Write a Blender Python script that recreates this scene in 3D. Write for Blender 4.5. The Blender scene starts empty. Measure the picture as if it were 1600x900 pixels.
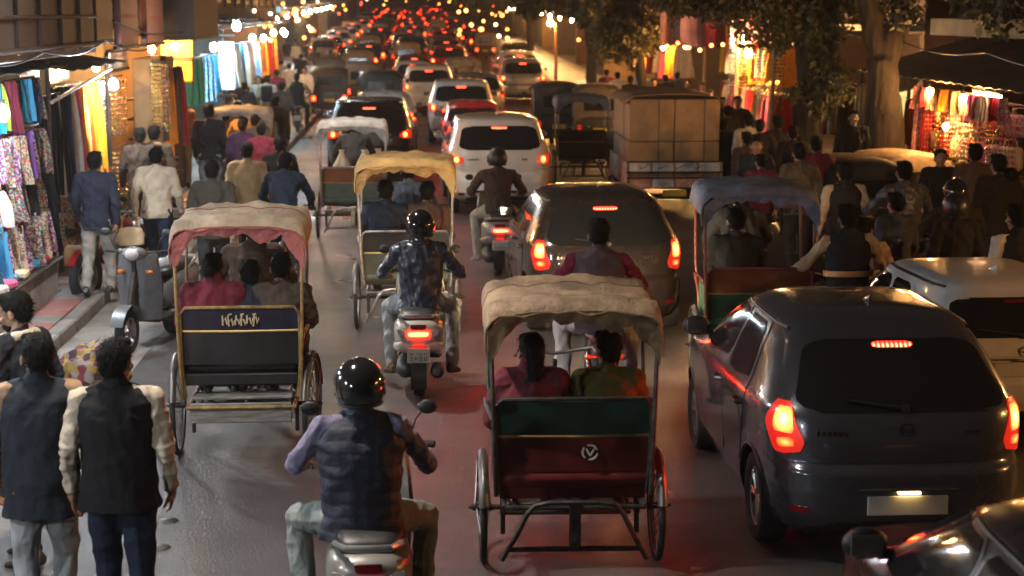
import bpy, math, random
import numpy as np
from mathutils import Vector, Matrix, Euler

R = math.radians
PI = math.pi
random.seed(7)
SC = bpy.context.scene
COL = SC.collection

# ------------------------------------------------------------------ camera
FPX, HC, VPX, VPY = 2700.0, 3.4, 645.0, 20.0      # focal length in photo pixels, eye height, vanishing point of the street
TH = math.atan((450 - VPY) / FPX)
PS = math.atan((800 - VPX) * math.cos(TH) / FPX)
cam_d = bpy.data.cameras.new('camera')
cam = bpy.data.objects.new('camera', cam_d)
COL.objects.link(cam)
cam.location = (0, 0, HC)
cam.rotation_euler = (PI / 2 - TH, 0, -PS)
cam_d.sensor_width = 36
cam_d.lens = FPX / 1600 * 36
cam_d.clip_end = 3000
cam_d.dof.use_dof = True
cam_d.dof.focus_distance = 13.0
cam_d.dof.aperture_fstop = 2.6
SC.camera = cam

# ------------------------------------------------------------------ night sky, exposure
W = bpy.data.worlds.new('World')
SC.world = W
W.use_nodes = True
wn = W.node_tree.nodes
wn['Background'].inputs[0].default_value = (1.0, 0.76, 0.62, 1)
wn['Background'].inputs[1].default_value = 0.011
SC.view_settings.view_transform = 'Standard'
SC.view_settings.look = 'None'
SC.view_settings.gamma = 1
SC.view_settings.use_curve_mapping = False
SC.view_settings.exposure = 0.85
SC.cycles.use_denoising = True
SC.cycles.volume_bounces = 0
SC.cycles.max_bounces = 5
SC.cycles.diffuse_bounces = 2
SC.cycles.glossy_bounces = 3
SC.cycles.transmission_bounces = 4
SC.cycles.transparent_max_bounces = 6
SC.cycles.sample_clamp_indirect = 4
SC.cycles.sample_clamp_direct = 0
SC.cycles.caustics_reflective = False
SC.cycles.caustics_refractive = False
SC.cycles.use_light_tree = True

def zg(y):
    """the street climbs gently beyond 60 m"""
    return .013 * max(0., y - 60)

def G(px, py, h=0.0):
    """world X, Y of the point at height h that the photo shows at pixel px, py"""
    cx, cy = (px - 800) / FPX, (450 - py) / FPX
    f = (math.sin(PS) * math.cos(TH), math.cos(PS) * math.cos(TH), -math.sin(TH))
    r = (math.cos(PS), -math.sin(PS), 0)
    u = (math.sin(PS) * math.sin(TH), math.cos(PS) * math.sin(TH), math.cos(TH))
    d = [f[i] + r[i] * cx + u[i] * cy for i in range(3)]
    t = (h - HC) / d[2]
    return d[0] * t, d[1] * t

# ------------------------------------------------------------------ materials
_M = {}
def _nt(name):
    m = bpy.data.materials.new(name)
    m.use_nodes = True
    n = m.node_tree.nodes
    return m, n, m.node_tree.links, n['Principled BSDF']

def M(name, col, rough=.6, metal=0., coat=0., var=.18, vs=6., bump=0., bs=30., spec=.5, dirt=0., sheen=0., stretch=None):
    """plain procedural surface: colour with uneven tone, optional dirt patches and fine relief"""
    if name in _M: return _M[name]
    m, n, l, p = _nt(name)
    tc = n.new('ShaderNodeTexCoord')
    src = tc.outputs['Object']
    if stretch:
        mp = n.new('ShaderNodeMapping'); mp.inputs['Scale'].default_value = stretch
        l.new(src, mp.inputs[0]); src = mp.outputs[0]
    nz = n.new('ShaderNodeTexNoise'); nz.inputs['Scale'].default_value = vs; nz.inputs['Detail'].default_value = 5
    nz.inputs['Roughness'].default_value = .62
    l.new(src, nz.inputs['Vector'])
    rp = n.new('ShaderNodeValToRGB')
    rp.color_ramp.elements[0].position = .3; rp.color_ramp.elements[1].position = .72
    c = np.array(col)
    rp.color_ramp.elements[0].color = (*np.clip(c * (1 - var * 1.6), 0, 1), 1)
    rp.color_ramp.elements[1].color = (*np.clip(c * (1 + var), 0, 1), 1)
    l.new(nz.outputs['Fac'], rp.inputs[0])
    out = rp.outputs[0]
    if dirt > 0:
        n2 = n.new('ShaderNodeTexNoise'); n2.inputs['Scale'].default_value = vs * .45; n2.inputs['Detail'].default_value = 8
        n2.inputs['Roughness'].default_value = .7
        l.new(src, n2.inputs['Vector'])
        r2 = n.new('ShaderNodeValToRGB'); r2.color_ramp.elements[0].position = .5; r2.color_ramp.elements[1].position = .68
        r2.color_ramp.elements[0].color = (0, 0, 0, 1); r2.color_ramp.elements[1].color = (dirt, dirt, dirt, 1)
        l.new(n2.outputs['Fac'], r2.inputs[0])
        mx = n.new('ShaderNodeMix'); mx.data_type = 'RGBA'
        l.new(r2.outputs[0], mx.inputs['Factor']); l.new(out, mx.inputs[6]); mx.inputs[7].default_value = (.045, .035, .026, 1)
        out = mx.outputs[2]
    l.new(out, p.inputs['Base Color'])
    rr = n.new('ShaderNodeMapRange'); rr.inputs[3].default_value = max(.02, rough - .12); rr.inputs[4].default_value = min(1, rough + .12)
    l.new(nz.outputs['Fac'], rr.inputs[0]); l.new(rr.outputs[0], p.inputs['Roughness'])
    p.inputs['Metallic'].default_value = metal
    p.inputs['Specular IOR Level'].default_value = spec
    if coat: p.inputs['Coat Weight'].default_value = coat; p.inputs['Coat Roughness'].default_value = .06
    if sheen: p.inputs['Sheen Weight'].default_value = sheen
    if bump:
        n3 = n.new('ShaderNodeTexNoise'); n3.inputs['Scale'].default_value = bs; n3.inputs['Detail'].default_value = 5; n3.inputs['Distortion'].default_value = .6
        l.new(src, n3.inputs['Vector'])
        b = n.new('ShaderNodeBump'); b.inputs['Strength'].default_value = bump; b.inputs['Distance'].default_value = .02
        l.new(n3.outputs['Fac'], b.inputs['Height']); l.new(b.outputs[0], p.inputs['Normal'])
    _M[name] = m
    return m

def FAB(name, col, rough=.85, bump=.35, var=.16):
    return M('fabric_' + name, col, rough, bump=bump * 1.7, bs=13, vs=5, var=var, spec=.2, dirt=.12)

def PRINT(name, cols, scale=14, rough=.75, kind='voronoi'):
    """printed cloth: flecks of several colours"""
    k = 'print_' + name
    if k in _M: return _M[k]
    m, n, l, p = _nt(k)
    tc = n.new('ShaderNodeTexCoord')
    if kind == 'voronoi':
        t = n.new('ShaderNodeTexVoronoi'); t.inputs['Scale'].default_value = scale
        l.new(tc.outputs['Object'], t.inputs['Vector'])
        sep = n.new('ShaderNodeSeparateColor'); l.new(t.outputs['Color'], sep.inputs[0]); fac = sep.outputs[0]
    else:
        t = n.new('ShaderNodeTexNoise'); t.inputs['Scale'].default_value = scale; t.inputs['Detail'].default_value = 4
        t.inputs['Distortion'].default_value = 1.2
        l.new(tc.outputs['Object'], t.inputs['Vector']); fac = t.outputs['Fac']
    rp = n.new('ShaderNodeValToRGB'); rp.color_ramp.interpolation = 'CONSTANT' if kind == 'voronoi' else 'LINEAR'
    e = rp.color_ramp.elements
    lo, hi = (0, 1) if kind == 'voronoi' else (.3, .7)
    for i, c in enumerate(cols):
        c = tuple(q * .72 for q in c)
        pos = lo + (hi - lo) * i / len(cols)
        if i < 2: e[i].position = pos; e[i].color = (*c, 1)
        else:
            x = e.new(pos); x.color = (*c, 1)
    l.new(fac, rp.inputs[0]); l.new(rp.outputs[0], p.inputs['Base Color'])
    p.inputs['Roughness'].default_value = rough
    _M[k] = m
    return m

def E(name, col, s, base=(.1, .1, .1)):
    """a surface that gives off light"""
    if name in _M: return _M[name]
    m, n, l, p = _nt(name)
    p.inputs['Base Color'].default_value = (*base, 1)
    p.inputs['Emission Color'].default_value = (*col, 1)
    p.inputs['Emission Strength'].default_value = s
    p.inputs['Roughness'].default_value = .3
    _M[name] = m
    return m

def GLOW(name, stops, leds=0):
    """lamp lens: emission falls off from the bulb in the middle to the edge of the lens; stops are (distance, colour, strength)"""
    if name in _M: return _M[name]
    m, n, l, p = _nt(name)
    tc = n.new('ShaderNodeTexCoord')
    mp = n.new('ShaderNodeMapping'); mp.inputs['Location'].default_value = (-.5, -.5, -.5); l.new(tc.outputs['Generated'], mp.inputs[0])
    ln = n.new('ShaderNodeVectorMath'); ln.operation = 'LENGTH'
    if leds:
        sc = n.new('ShaderNodeVectorMath'); sc.operation = 'MULTIPLY'; sc.inputs[1].default_value = (leds, 0, .9); l.new(tc.outputs['Generated'], sc.inputs[0])
        fr = n.new('ShaderNodeVectorMath'); fr.operation = 'FRACTION'; l.new(sc.outputs[0], fr.inputs[0])
        sb = n.new('ShaderNodeVectorMath'); sb.operation = 'SUBTRACT'; sb.inputs[1].default_value = (.5, 0, .45); l.new(fr.outputs[0], sb.inputs[0]); l.new(sb.outputs[0], ln.inputs[0])
    else:
        sc = n.new('ShaderNodeVectorMath'); sc.operation = 'MULTIPLY'; sc.inputs[1].default_value = (.75, .75, 1); l.new(mp.outputs[0], sc.inputs[0]); l.new(sc.outputs[0], ln.inputs[0])
    rp = n.new('ShaderNodeValToRGB'); e = rp.color_ramp.elements
    rs = n.new('ShaderNodeValToRGB'); es = rs.color_ramp.elements; mx = max(s[2] for s in stops)
    for i, (d, c, s) in enumerate(stops):
        if i > 1: e.new(d); es.new(d)
        e[i].position = d; e[i].color = (*c, 1); es[i].position = d; es[i].color = (s / mx, s / mx, s / mx, 1)
    l.new(ln.outputs['Value'], rp.inputs[0]); l.new(ln.outputs['Value'], rs.inputs[0])
    ml = n.new('ShaderNodeMath'); ml.operation = 'MULTIPLY'; ml.inputs[1].default_value = mx; l.new(rs.outputs[0], ml.inputs[0])
    l.new(rp.outputs[0], p.inputs['Emission Color']); l.new(ml.outputs[0], p.inputs['Emission Strength'])
    p.inputs['Base Color'].default_value = (.25, .02, .02, 1); p.inputs['Roughness'].default_value = .12
    _M[name] = m
    return m

# ------------------------------------------------------------------ mesh building
def unit(v):
    v = np.asarray(v, float); n = np.linalg.norm(v)
    return v / n if n > 1e-9 else v

def frame_of(d):
    d = unit(d)
    a = np.array([0, 0, 1.]) if abs(d[2]) < .9 else np.array([0, 1., 0])
    x = unit(np.cross(d, a)); y = np.cross(x, d)
    return x, y

class MB:
    def __init__(s): s.v = []; s.f = []
    def add(s, v, f, mat=None):
        b = len(s.v)
        if mat is not None:
            a = np.asarray(v, float); m = np.array(mat)
            v = a @ m[:3, :3].T + m[:3, 3]
        s.v.extend([tuple(map(float, q)) for q in v])
        s.f.extend([tuple(b + i for i in q) for q in f])
        return s
    def box(s, c, d, rot=(0, 0, 0), bev=0.):
        hx, hy, hz = d[0] / 2, d[1] / 2, d[2] / 2
        if bev <= 0:
            v = [(x, y, z) for x in (-hx, hx) for y in (-hy, hy) for z in (-hz, hz)]
            f = [(0, 1, 3, 2), (4, 6, 7, 5), (0, 4, 5, 1), (2, 3, 7, 6), (0, 2, 6, 4), (1, 5, 7, 3)]
        else:
            b = min(bev, hx * .95, hy * .95, hz * .95)
            v = []; idx = {}
            for sx in (-1, 1):
                for sy in (-1, 1):
                    for sz in (-1, 1):
                        for ax in range(3):
                            q = [sx * hx, sy * hy, sz * hz]
                            for k in range(3):
                                if k != ax: q[k] -= (sx, sy, sz)[k] * b
                            idx[(sx, sy, sz, ax)] = len(v); v.append(q)
            f = []
            for ax in range(3):
                o = [k for k in range(3) if k != ax]
                for sg in (-1, 1):
                    cs = []
                    for a, c2 in ((-1, -1), (1, -1), (1, 1), (-1, 1)):
                        t = [0, 0, 0]; t[ax] = sg; t[o[0]] = a; t[o[1]] = c2
                        cs.append(idx[(*t, ax)])
                    f.append(tuple(cs if (sg > 0) == (ax != 1) else cs[::-1]))
            for ax in range(3):
                o = [k for k in range(3) if k != ax]
                for a in (-1, 1):
                    for c2 in (-1, 1):
                        t0 = [0, 0, 0]; t1 = [0, 0, 0]
                        t0[ax] = -1; t1[ax] = 1
                        for t in (t0, t1): t[o[0]] = a; t[o[1]] = c2
                        q = (idx[(*t0, o[0])], idx[(*t1, o[0])], idx[(*t1, o[1])], idx[(*t0, o[1])])
                        f.append(q)
            for sx in (-1, 1):
                for sy in (-1, 1):
                    for sz in (-1, 1):
                        f.append(tuple(idx[(sx, sy, sz, a)] for a in range(3)))
        m = Matrix.Translation(c) @ Euler(rot).to_matrix().to_4x4()
        return s.add(v, f, m)
    def loft(s, rings, caps=True, closed=True):
        n = len(rings[0]); v = []; f = []
        for r in rings: v.extend(r)
        for i in range(len(rings) - 1):
            for j in range(n if closed else n - 1):
                k = (j + 1) % n
                f.append((i * n + j, i * n + k, (i + 1) * n + k, (i + 1) * n + j))
        if caps:
            f.append(tuple(range(n))[::-1]); b = (len(rings) - 1) * n; f.append(tuple(b + j for j in range(n)))
        return s.add(v, f)
    def tube(s, pts, r, n=8, caps=True):
        pts = [np.asarray(p, float) for p in pts]
        rs = r if hasattr(r, '__len__') else [r] * len(pts)
        x = None; rings = []
        for i, p in enumerate(pts):
            d = unit((pts[min(i + 1, len(pts) - 1)] - pts[max(i - 1, 0)]))
            if x is None: x, y = frame_of(d)
            else:
                x = unit(x - d * np.dot(x, d)); y = np.cross(d, x)
                if np.dot(np.cross(x, y), d) < 0: y = -y
            y = np.cross(d, x)
            rings.append([p + rs[i] * (math.cos(a) * x + math.sin(a) * y) for a in np.linspace(0, 2 * PI, n, endpoint=False)])
        return s.loft(rings, caps)
    def cyl(s, p0, p1, r0, r1=None, n=12): return s.tube([p0, p1], [r0, r0 if r1 is None else r1], n)
    def cap(s, p0, p1, r0, r1, n=12, m=3):
        """tapered capsule"""
        p0 = np.asarray(p0, float); p1 = np.asarray(p1, float); d = unit(p1 - p0); x, y = frame_of(d)
        rings = []
        for k in range(m + 1):
            a = -PI / 2 + k * PI / 2 / m
            rr, o = max(r0 * math.cos(a), r0 * .06), r0 * math.sin(a)
            rings.append([p0 + d * o + rr * (math.cos(t) * x + math.sin(t) * y) for t in np.linspace(0, 2 * PI, n, endpoint=False)])
        for k in range(m + 1):
            a = k * PI / 2 / m
            rr, o = max(r1 * math.cos(a), r1 * .06), r1 * math.sin(a)
            rings.append([p1 + d * o + rr * (math.cos(t) * x + math.sin(t) * y) for t in np.linspace(0, 2 * PI, n, endpoint=False)])
        return s.loft(rings)
    def ell(s, c, r, rot=None, n=16, m=10):
        r = r if hasattr(r, '__len__') else (r, r, r)
        v = []; f = []
        for i in range(1, m):
            th = PI * i / m
            for j in range(n):
                a = 2 * PI * j / n
                v.append((r[0] * math.sin(th) * math.cos(a), r[1] * math.sin(th) * math.sin(a), r[2] * math.cos(th)))
        for i in range(m - 2):
            for j in range(n):
                k = (j + 1) % n
                f.append((i * n + j, (i + 1) * n + j, (i + 1) * n + k, i * n + k))
        t = len(v); v += [(0, 0, r[2]), (0, 0, -r[2])]
        for j in range(n):
            k = (j + 1) % n
            f.append((t, j, k)); f.append((t + 1, (m - 2) * n + k, (m - 2) * n + j))
        mt = Matrix.Translation(c)
        if rot is not None: mt = mt @ (rot if isinstance(rot, Matrix) else Euler(rot).to_matrix()).to_4x4()
        return s.add(v, f, mt)
    def lathe(s, prof, c=(0, 0, 0), axis='x', n=32):
        """closed profile of (radius, offset along axis)"""
        v = []; f = []; m = len(prof)
        for j in range(n):
            a = 2 * PI * j / n
            for r, o in prof:
                q = (o, r * math.cos(a), r * math.sin(a))
                if axis == 'y': q = (r * math.cos(a), o, r * math.sin(a))
                if axis == 'z': q = (r * math.cos(a), r * math.sin(a), o)
                v.append((q[0] + c[0], q[1] + c[1], q[2] + c[2]))
        for j in range(n):
            k = (j + 1) % n
            for i in range(m):
                i2 = (i + 1) % m
                f.append((j * m + i, j * m + i2, k * m + i2, k * m + i))
        return s.add(v, f)
    def sheet(s, g, t=.004):
        """grid of points (a, b, 3) made into a thin solid"""
        g = np.asarray(g, float); a, b = g.shape[:2]
        du = np.gradient(g, axis=0); dv = np.gradient(g, axis=1)
        nn = np.cross(du, dv); nn /= np.maximum(np.linalg.norm(nn, axis=2, keepdims=True), 1e-9)
        v = np.concatenate([(g + nn * t / 2).reshape(-1, 3), (g - nn * t / 2).reshape(-1, 3)])
        f = []; o = a * b
        for i in range(a - 1):
            for j in range(b - 1):
                q = (i * b + j, (i + 1) * b + j, (i + 1) * b + j + 1, i * b + j + 1)
                f.append(q); f.append(tuple(o + k for k in q[::-1]))
        edge = [(0, j) for j in range(b)] + [(i, b - 1) for i in range(1, a)] + [(a - 1, j) for j in range(b - 2, -1, -1)] + [(i, 0) for i in range(a - 2, 0, -1)]
        e = [i * b + j for i, j in edge]
        for i in range(len(e)):
            k = e[(i + 1) % len(e)]
            f.append((e[i], k, o + k, o + e[i]))
        return s.add(v, f)
    def mesh(s, name='m', smooth=40):
        me = bpy.data.meshes.new(name)
        me.from_pydata(s.v, [], s.f)
        me.update()
        if smooth: sm(me, smooth)
        return me
    def build(s, name, mat, parent=None, smooth=40):
        return ob(name, s.mesh(name, smooth), mat, parent)

def sm(me, ang=40):
    me.polygons.foreach_set('use_smooth', np.ones(len(me.polygons), bool))
    if ang < 180: me.set_sharp_from_angle(angle=R(ang))

def ob(name, me, mat=None, parent=None, loc=None, rot=None):
    """link one mesh object; the material sits on the object so meshes can be shared"""
    o = bpy.data.objects.new(name, me)
    COL.objects.link(o)
    if mat is not None:
        if not me.materials: me.materials.append(None)
        o.material_slots[0].link = 'OBJECT'
        o.material_slots[0].material = mat
    if parent is not None: o.parent = parent
    if loc is not None: o.location = loc
    if rot is not None: o.rotation_euler = rot
    return o

def tag(o, label, cat, group=None, kind=None):
    if label: o['label'] = label
    if cat: o['category'] = cat
    if group: o['group'] = group
    if kind: o['kind'] = kind
    return o

def thing(name, label, cat, loc=(0, 0, 0), rz=0., group=None):
    o = bpy.data.objects.new(name, None)
    o.empty_display_size = .1
    COL.objects.link(o)
    o.location = loc; o.rotation_euler = (0, 0, rz)
    return tag(o, label, cat, group)

def dup(o, parent=None, loc=None, rz=None, label=None):
    c = o.copy(); COL.objects.link(c)
    c.parent = parent
    if loc is not None: c.location = loc
    if rz is not None: c.rotation_euler = (0, 0, rz)
    if label: c['label'] = label
    for ch in o.children: dup(ch, c)
    return c

TMP = bpy.data.scenes.new('workbench')
def evaluated(o_list, mods):
    """mesh of the first object after modifiers set up by mods(obj)"""
    for o in o_list: TMP.collection.objects.link(o)
    mods(o_list)
    vl = TMP.view_layers[0]
    vl.update()
    dg = vl.depsgraph
    me = bpy.data.meshes.new_from_object(o_list[0].evaluated_get(dg), depsgraph=dg)
    for o in o_list:
        d = o.data; bpy.data.objects.remove(o); bpy.data.meshes.remove(d)
    return me

def waves(co, scale, seed, aniso=(1, 1, 1)):
    """ridged folds in -1..1 at points co"""
    r = np.random.RandomState(seed); d = np.zeros(len(co)); c = co * np.array(aniso); tot = 0
    for i in range(7):
        k = unit(r.normal(size=3)) * 2 * PI / (scale * r.uniform(.6, 1.7))
        k2 = unit(r.normal(size=3)) * 2 * PI / (scale * 2.2)
        a = r.uniform(.5, 1); tot += a
        d += a * (1 - 2 * np.abs(np.sin(c @ k / 2 + r.uniform(0, 6) + 1.1 * np.sin(c @ k2 + r.uniform(0, 6)))))
    return d / tot * 1.6

def voxel(mb, vs=.012, it=2, fold=0., fscale=.12, seed=0, extra=None, aniso=(1, 1, 1)):
    """union of all closed shapes in mb as one continuous skin"""
    o = bpy.data.objects.new('t', mb.mesh('t', 0))
    def mods(ol):
        m = ol[0].modifiers.new('r', 'REMESH'); m.mode = 'VOXEL'; m.voxel_size = vs
        if it:
            s = ol[0].modifiers.new('s', 'SMOOTH'); s.factor = .5; s.iterations = it
    me = evaluated([o], mods)
    if fold or extra:
        n = len(me.vertices)
        co = np.zeros(n * 3); me.vertices.foreach_get('co', co); co = co.reshape(-1, 3)
        no = np.zeros(n * 3); me.vertex_normals.foreach_get('vector', no); no = no.reshape(-1, 3)
        d = fold * waves(co, fscale, seed, aniso) if fold else np.zeros(n)
        if extra: d = d + extra(co)
        co = co + no * d[:, None]
        me.vertices.foreach_set('co', co.ravel()); me.update()
    sm(me, 180)
    return me
# ------------------------------------------------------------------ people
SKIN = [M('skin_brown', (.26, .135, .08), .5, var=.1, vs=20), M('skin_tan', (.34, .19, .115), .5, var=.1, vs=20), M('skin_deep', (.16, .085, .05), .5, var=.1, vs=20)]
HAIR = M('hair_black', (.005, .0045, .004), .7, var=.4, vs=30, bump=.4, bs=120, spec=.15)
SHOE = M('shoe_leather', (.02, .016, .013), .45)
SOLE = M('shoe_pale', (.3, .27, .24), .6)

def ring(c, x, y, rx, ry, n=16):
    return [np.asarray(c) + rx * math.cos(a) * x + ry * math.sin(a) * y for a in np.linspace(0, 2 * PI, n, endpoint=False)]

def skeleton(pose, s=0., seat=.72, lean=0., arm=None):
    """joints for a 1.70 m figure that faces +Y; s is the stride or a pose amount"""
    J = {}
    if pose in ('stand', 'walk'):
        J['pel'] = (0, 0, .93); J['che'] = (0, lean * .5, 1.27); J['nk'] = (0, lean, 1.45); J['hd'] = (0, lean + .03, 1.585)
        for k, sg in (('L', -1), ('R', 1)):
            st = s * sg
            J['hip' + k] = (sg * .09, 0, .90)
            J['kn' + k] = (sg * .10, st * .42 + .05 + (.06 if st > 0 else 0), .48)
            J['an' + k] = (sg * .09, st - (.05 if st < 0 else 0), .085 + (.05 if st < -.1 else 0))
            J['toe' + k] = (sg * .115, J['an' + k][1] + .18, .04)
            J['sh' + k] = (sg * .19, lean * .9, 1.395)
            J['el' + k] = (sg * .255, lean * .8 - .04 - st * .35, 1.125)
            J['wr' + k] = (sg * .255, lean * .8 + .06 - st * .75, .885)
    elif pose == 'sit':
        z = seat
        J['pel'] = (0, 0, z + .06); J['che'] = (0, lean * .6 - .03, z + .40); J['nk'] = (0, lean - .01, z + .575); J['hd'] = (0, lean + .02, z + .71)
        for k, sg in (('L', -1), ('R', 1)):
            J['hip' + k] = (sg * .10, .02, z + .04); J['kn' + k] = (sg * .13, .43, z + .05); J['an' + k] = (sg * .12, .46, z - .37)
            J['toe' + k] = (sg * .14, .63, z - .41)
            J['sh' + k] = (sg * .19, lean * .9 - .02, z + .52); J['el' + k] = (sg * .245, lean * .9 + .06, z + .26); J['wr' + k] = (sg * .14, .28, z + .15)
    elif pose == 'ride':
        z = seat
        J['pel'] = (0, 0, z + .07); J['che'] = (0, lean * .6, z + .41); J['nk'] = (0, lean, z + .585); J['hd'] = (0, lean + .03, z + .72)
        for k, sg in (('L', -1), ('R', 1)):
            J['hip' + k] = (sg * .11, .03, z + .05); J['kn' + k] = (sg * (.26 + s), .36, z - .04); J['an' + k] = (sg * (.25 + s * .6), .20, .20)
            J['toe' + k] = (sg * (.30 + s * .6), .37, .15)
            J['sh' + k] = (sg * .20, lean * .9, z + .52); J['el' + k] = (sg * .35, lean * .8 + .16, z + .29); J['wr' + k] = (sg * .33, .46, z + .24)
    elif pose == 'cycle':
        z = seat
        J['pel'] = (0, 0, z + .07); J['che'] = (0, .12 + lean, z + .38); J['nk'] = (0, .22 + lean, z + .54); J['hd'] = (0, .27 + lean, z + .665)
        for k, sg in (('L', -1), ('R', 1)):
            up = s if sg < 0 else 1 - s
            J['hip' + k] = (sg * .09, .02, z + .04); J['kn' + k] = (sg * .13, .34 - .1 * (1 - up), z - .06 - .24 * (1 - up)); J['an' + k] = (sg * .12, .17, z - .46 - .26 * (1 - up))
            J['toe' + k] = (sg * .125, .35, z - .49 - .26 * (1 - up))
            J['sh' + k] = (sg * .19, .2 + lean, z + .48); J['el' + k] = (sg * .30, .34 + lean, z + .25); J['wr' + k] = (sg * .27, .56, z + .10)
    if arm: J.update(arm)
    return {k: np.array(v, float) for k, v in J.items()}

def torso(mb, J, add, hem=None, top=True, n=18, fat=1., cut=0.):
    """loft from the hips to the neck"""
    pel, che, nk = J['pel'], J['che'], J['nk']
    X = np.array([1., 0, 0]); up = unit(nk - pel); Y = unit(np.cross(up, X)); Y = -Y if Y[1] < 0 else Y
    L = [(-.09, .165, .115), (0, .172, .125), (.12, .155 * fat, .108 * fat), (.26, .165 * fat, .118 * fat), (.38, .178 * fat, .118), (.455, .165, .095), (.50, .11, .075), (.535, .065, .062)]
    tot = np.linalg.norm(che - pel) + np.linalg.norm(nk - che); k = tot / .52; l1 = np.linalg.norm(che - pel)
    def at(d):
        d *= k
        if d <= l1: return pel + unit(che - pel) * d
        return che + unit(nk - che) * (d - l1)
    rings = []
    if hem is not None: rings.append(ring(at(hem), X, Y, .175 * fat + add * 1.2, .130 * fat + add * 1.2, n))
    for d, rx, ry in L:
        if hem is not None and d <= hem + .03: continue
        if not top and d > .5: break
        rings.append(ring(at(d), X, Y, rx + add, ry + add, n))
    mb.loft(rings)
    for sg, kk in ((-1, 'L'), (1, 'R')):
        mb.cap(nk + np.array([sg * .03, 0, -.03]), J['sh' + kk] + np.array([-sg * (.02 + cut), 0, .0]), .05 + add * .7, .062 + add * (1 if not cut else .35), 10)

def hand(mb, w, d, n, grip):
    """palm, four fingers of different lengths and a thumb; d along the forearm, n out of the palm"""
    d = unit(d); n = unit(n - d * np.dot(n, d)); s_ = np.cross(d, n)
    mb.cap(w, w + d * .03, .026, .03, 8)
    for i in range(4):
        o = (i - 1.5) * .0205
        mb.cap(w + d * .02 + s_ * o * .8, w + d * .085 + s_ * o, .0125, .0125, 7, 2)
    for i, Ln in enumerate((.068, .078, .072, .055)):
        p = w + d * .09 + s_ * (i - 1.5) * .0215
        a = grip
        for q in range(3):
            dd = unit(d * math.cos(a) + n * math.sin(a)); e = p + dd * Ln * (.45, .32, .26)[q]
            mb.cap(p, e, .0098 - q * .0008, .0092 - q * .0008, 7, 2); p = e; a += grip * (1.1 if q == 0 else .9)
    t0 = w + d * .025 - s_ * .028; t1 = t0 + unit(d * .75 - s_ * .7 + n * .35) * .045; t2 = t1 + unit(d * .9 - s_ * .1 + n * (.3 + grip * .6)) * .04
    mb.cap(t0, t1, .014, .012, 7, 2); mb.cap(t1, t2, .011, .009, 7, 2)

def head_rot(yaw, pitch, roll=0): return Euler((pitch, roll, yaw)).to_matrix()

def body_mesh(J, yaw, pitch, vs, bare_arm=False, bare_foot=False, grip=.25, face=True):
    mb = MB(); Rm = head_rot(yaw, pitch); h = J['hd']
    P = lambda q: h + np.array(Rm @ Vector(q))
    P = lambda q: h + np.array(Rm @ Vector(q)) * 1.06
    mb.ell(P((0, -.005, .025)), (.078, .098, .092), Rm)             # cranium
    mb.ell(P((0, .022, -.045)), (.056, .066, .070), Rm)             # face and jaw
    mb.ell(P((0, .062, -.088)), (.030, .026, .022), Rm, 10, 8)      # chin
    if face:
        mb.cap(P((0, .088, .012)), P((0, .106, -.022)), .011, .014, 8)  # nose
        for sg in (-1, 1):
            mb.ell(P((sg * .079, -.005, -.015)), (.010, .020, .032), Rm, 8, 6)   # ears
            mb.cap(P((sg * .012, .086, .026)), P((sg * .048, .074, .024)), .009, .008, 6)   # brow
            mb.ell(P((sg * .042, .066, -.03)), (.020, .020, .018), Rm, 8, 6)     # cheek
        mb.cap(P((-.02, .082, -.058)), P((.02, .082, -.058)), .009, .009, 6)     # lips
    mb.cap(J['nk'] - np.array([0, 0, .05]), P((0, -.012, -.05)), .058, .053, 12)
    torso(mb, J, -.012)
    for k, sg in (('L', -1), ('R', 1)):
        sh, el, wr = J['sh' + k], J['el' + k], J['wr' + k]
        mb.cap(sh, el, .05, .04, 10); mb.cap(el, wr, .040, .027, 10)
        fd = unit(wr - el)
        inward = J.get('palm' + k, np.array([-sg, .15, 0.]))
        if grip > .6: inward = np.array([0, .25, -1.]); fd = unit(fd * .3 + np.array([-sg * .1, .9, -.1]))
        hand(mb, wr, fd, inward, grip)
        mb.cap(J['hip' + k], J['kn' + k], .085, .055, 10); mb.cap(J['kn' + k], J['an' + k], .052, .036, 10)
        mb.cap(J['an' + k], J['an' + k] * .55 + J['toe' + k] * .45, .030, .018, 8)
    return voxel(mb, vs, 2)

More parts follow.
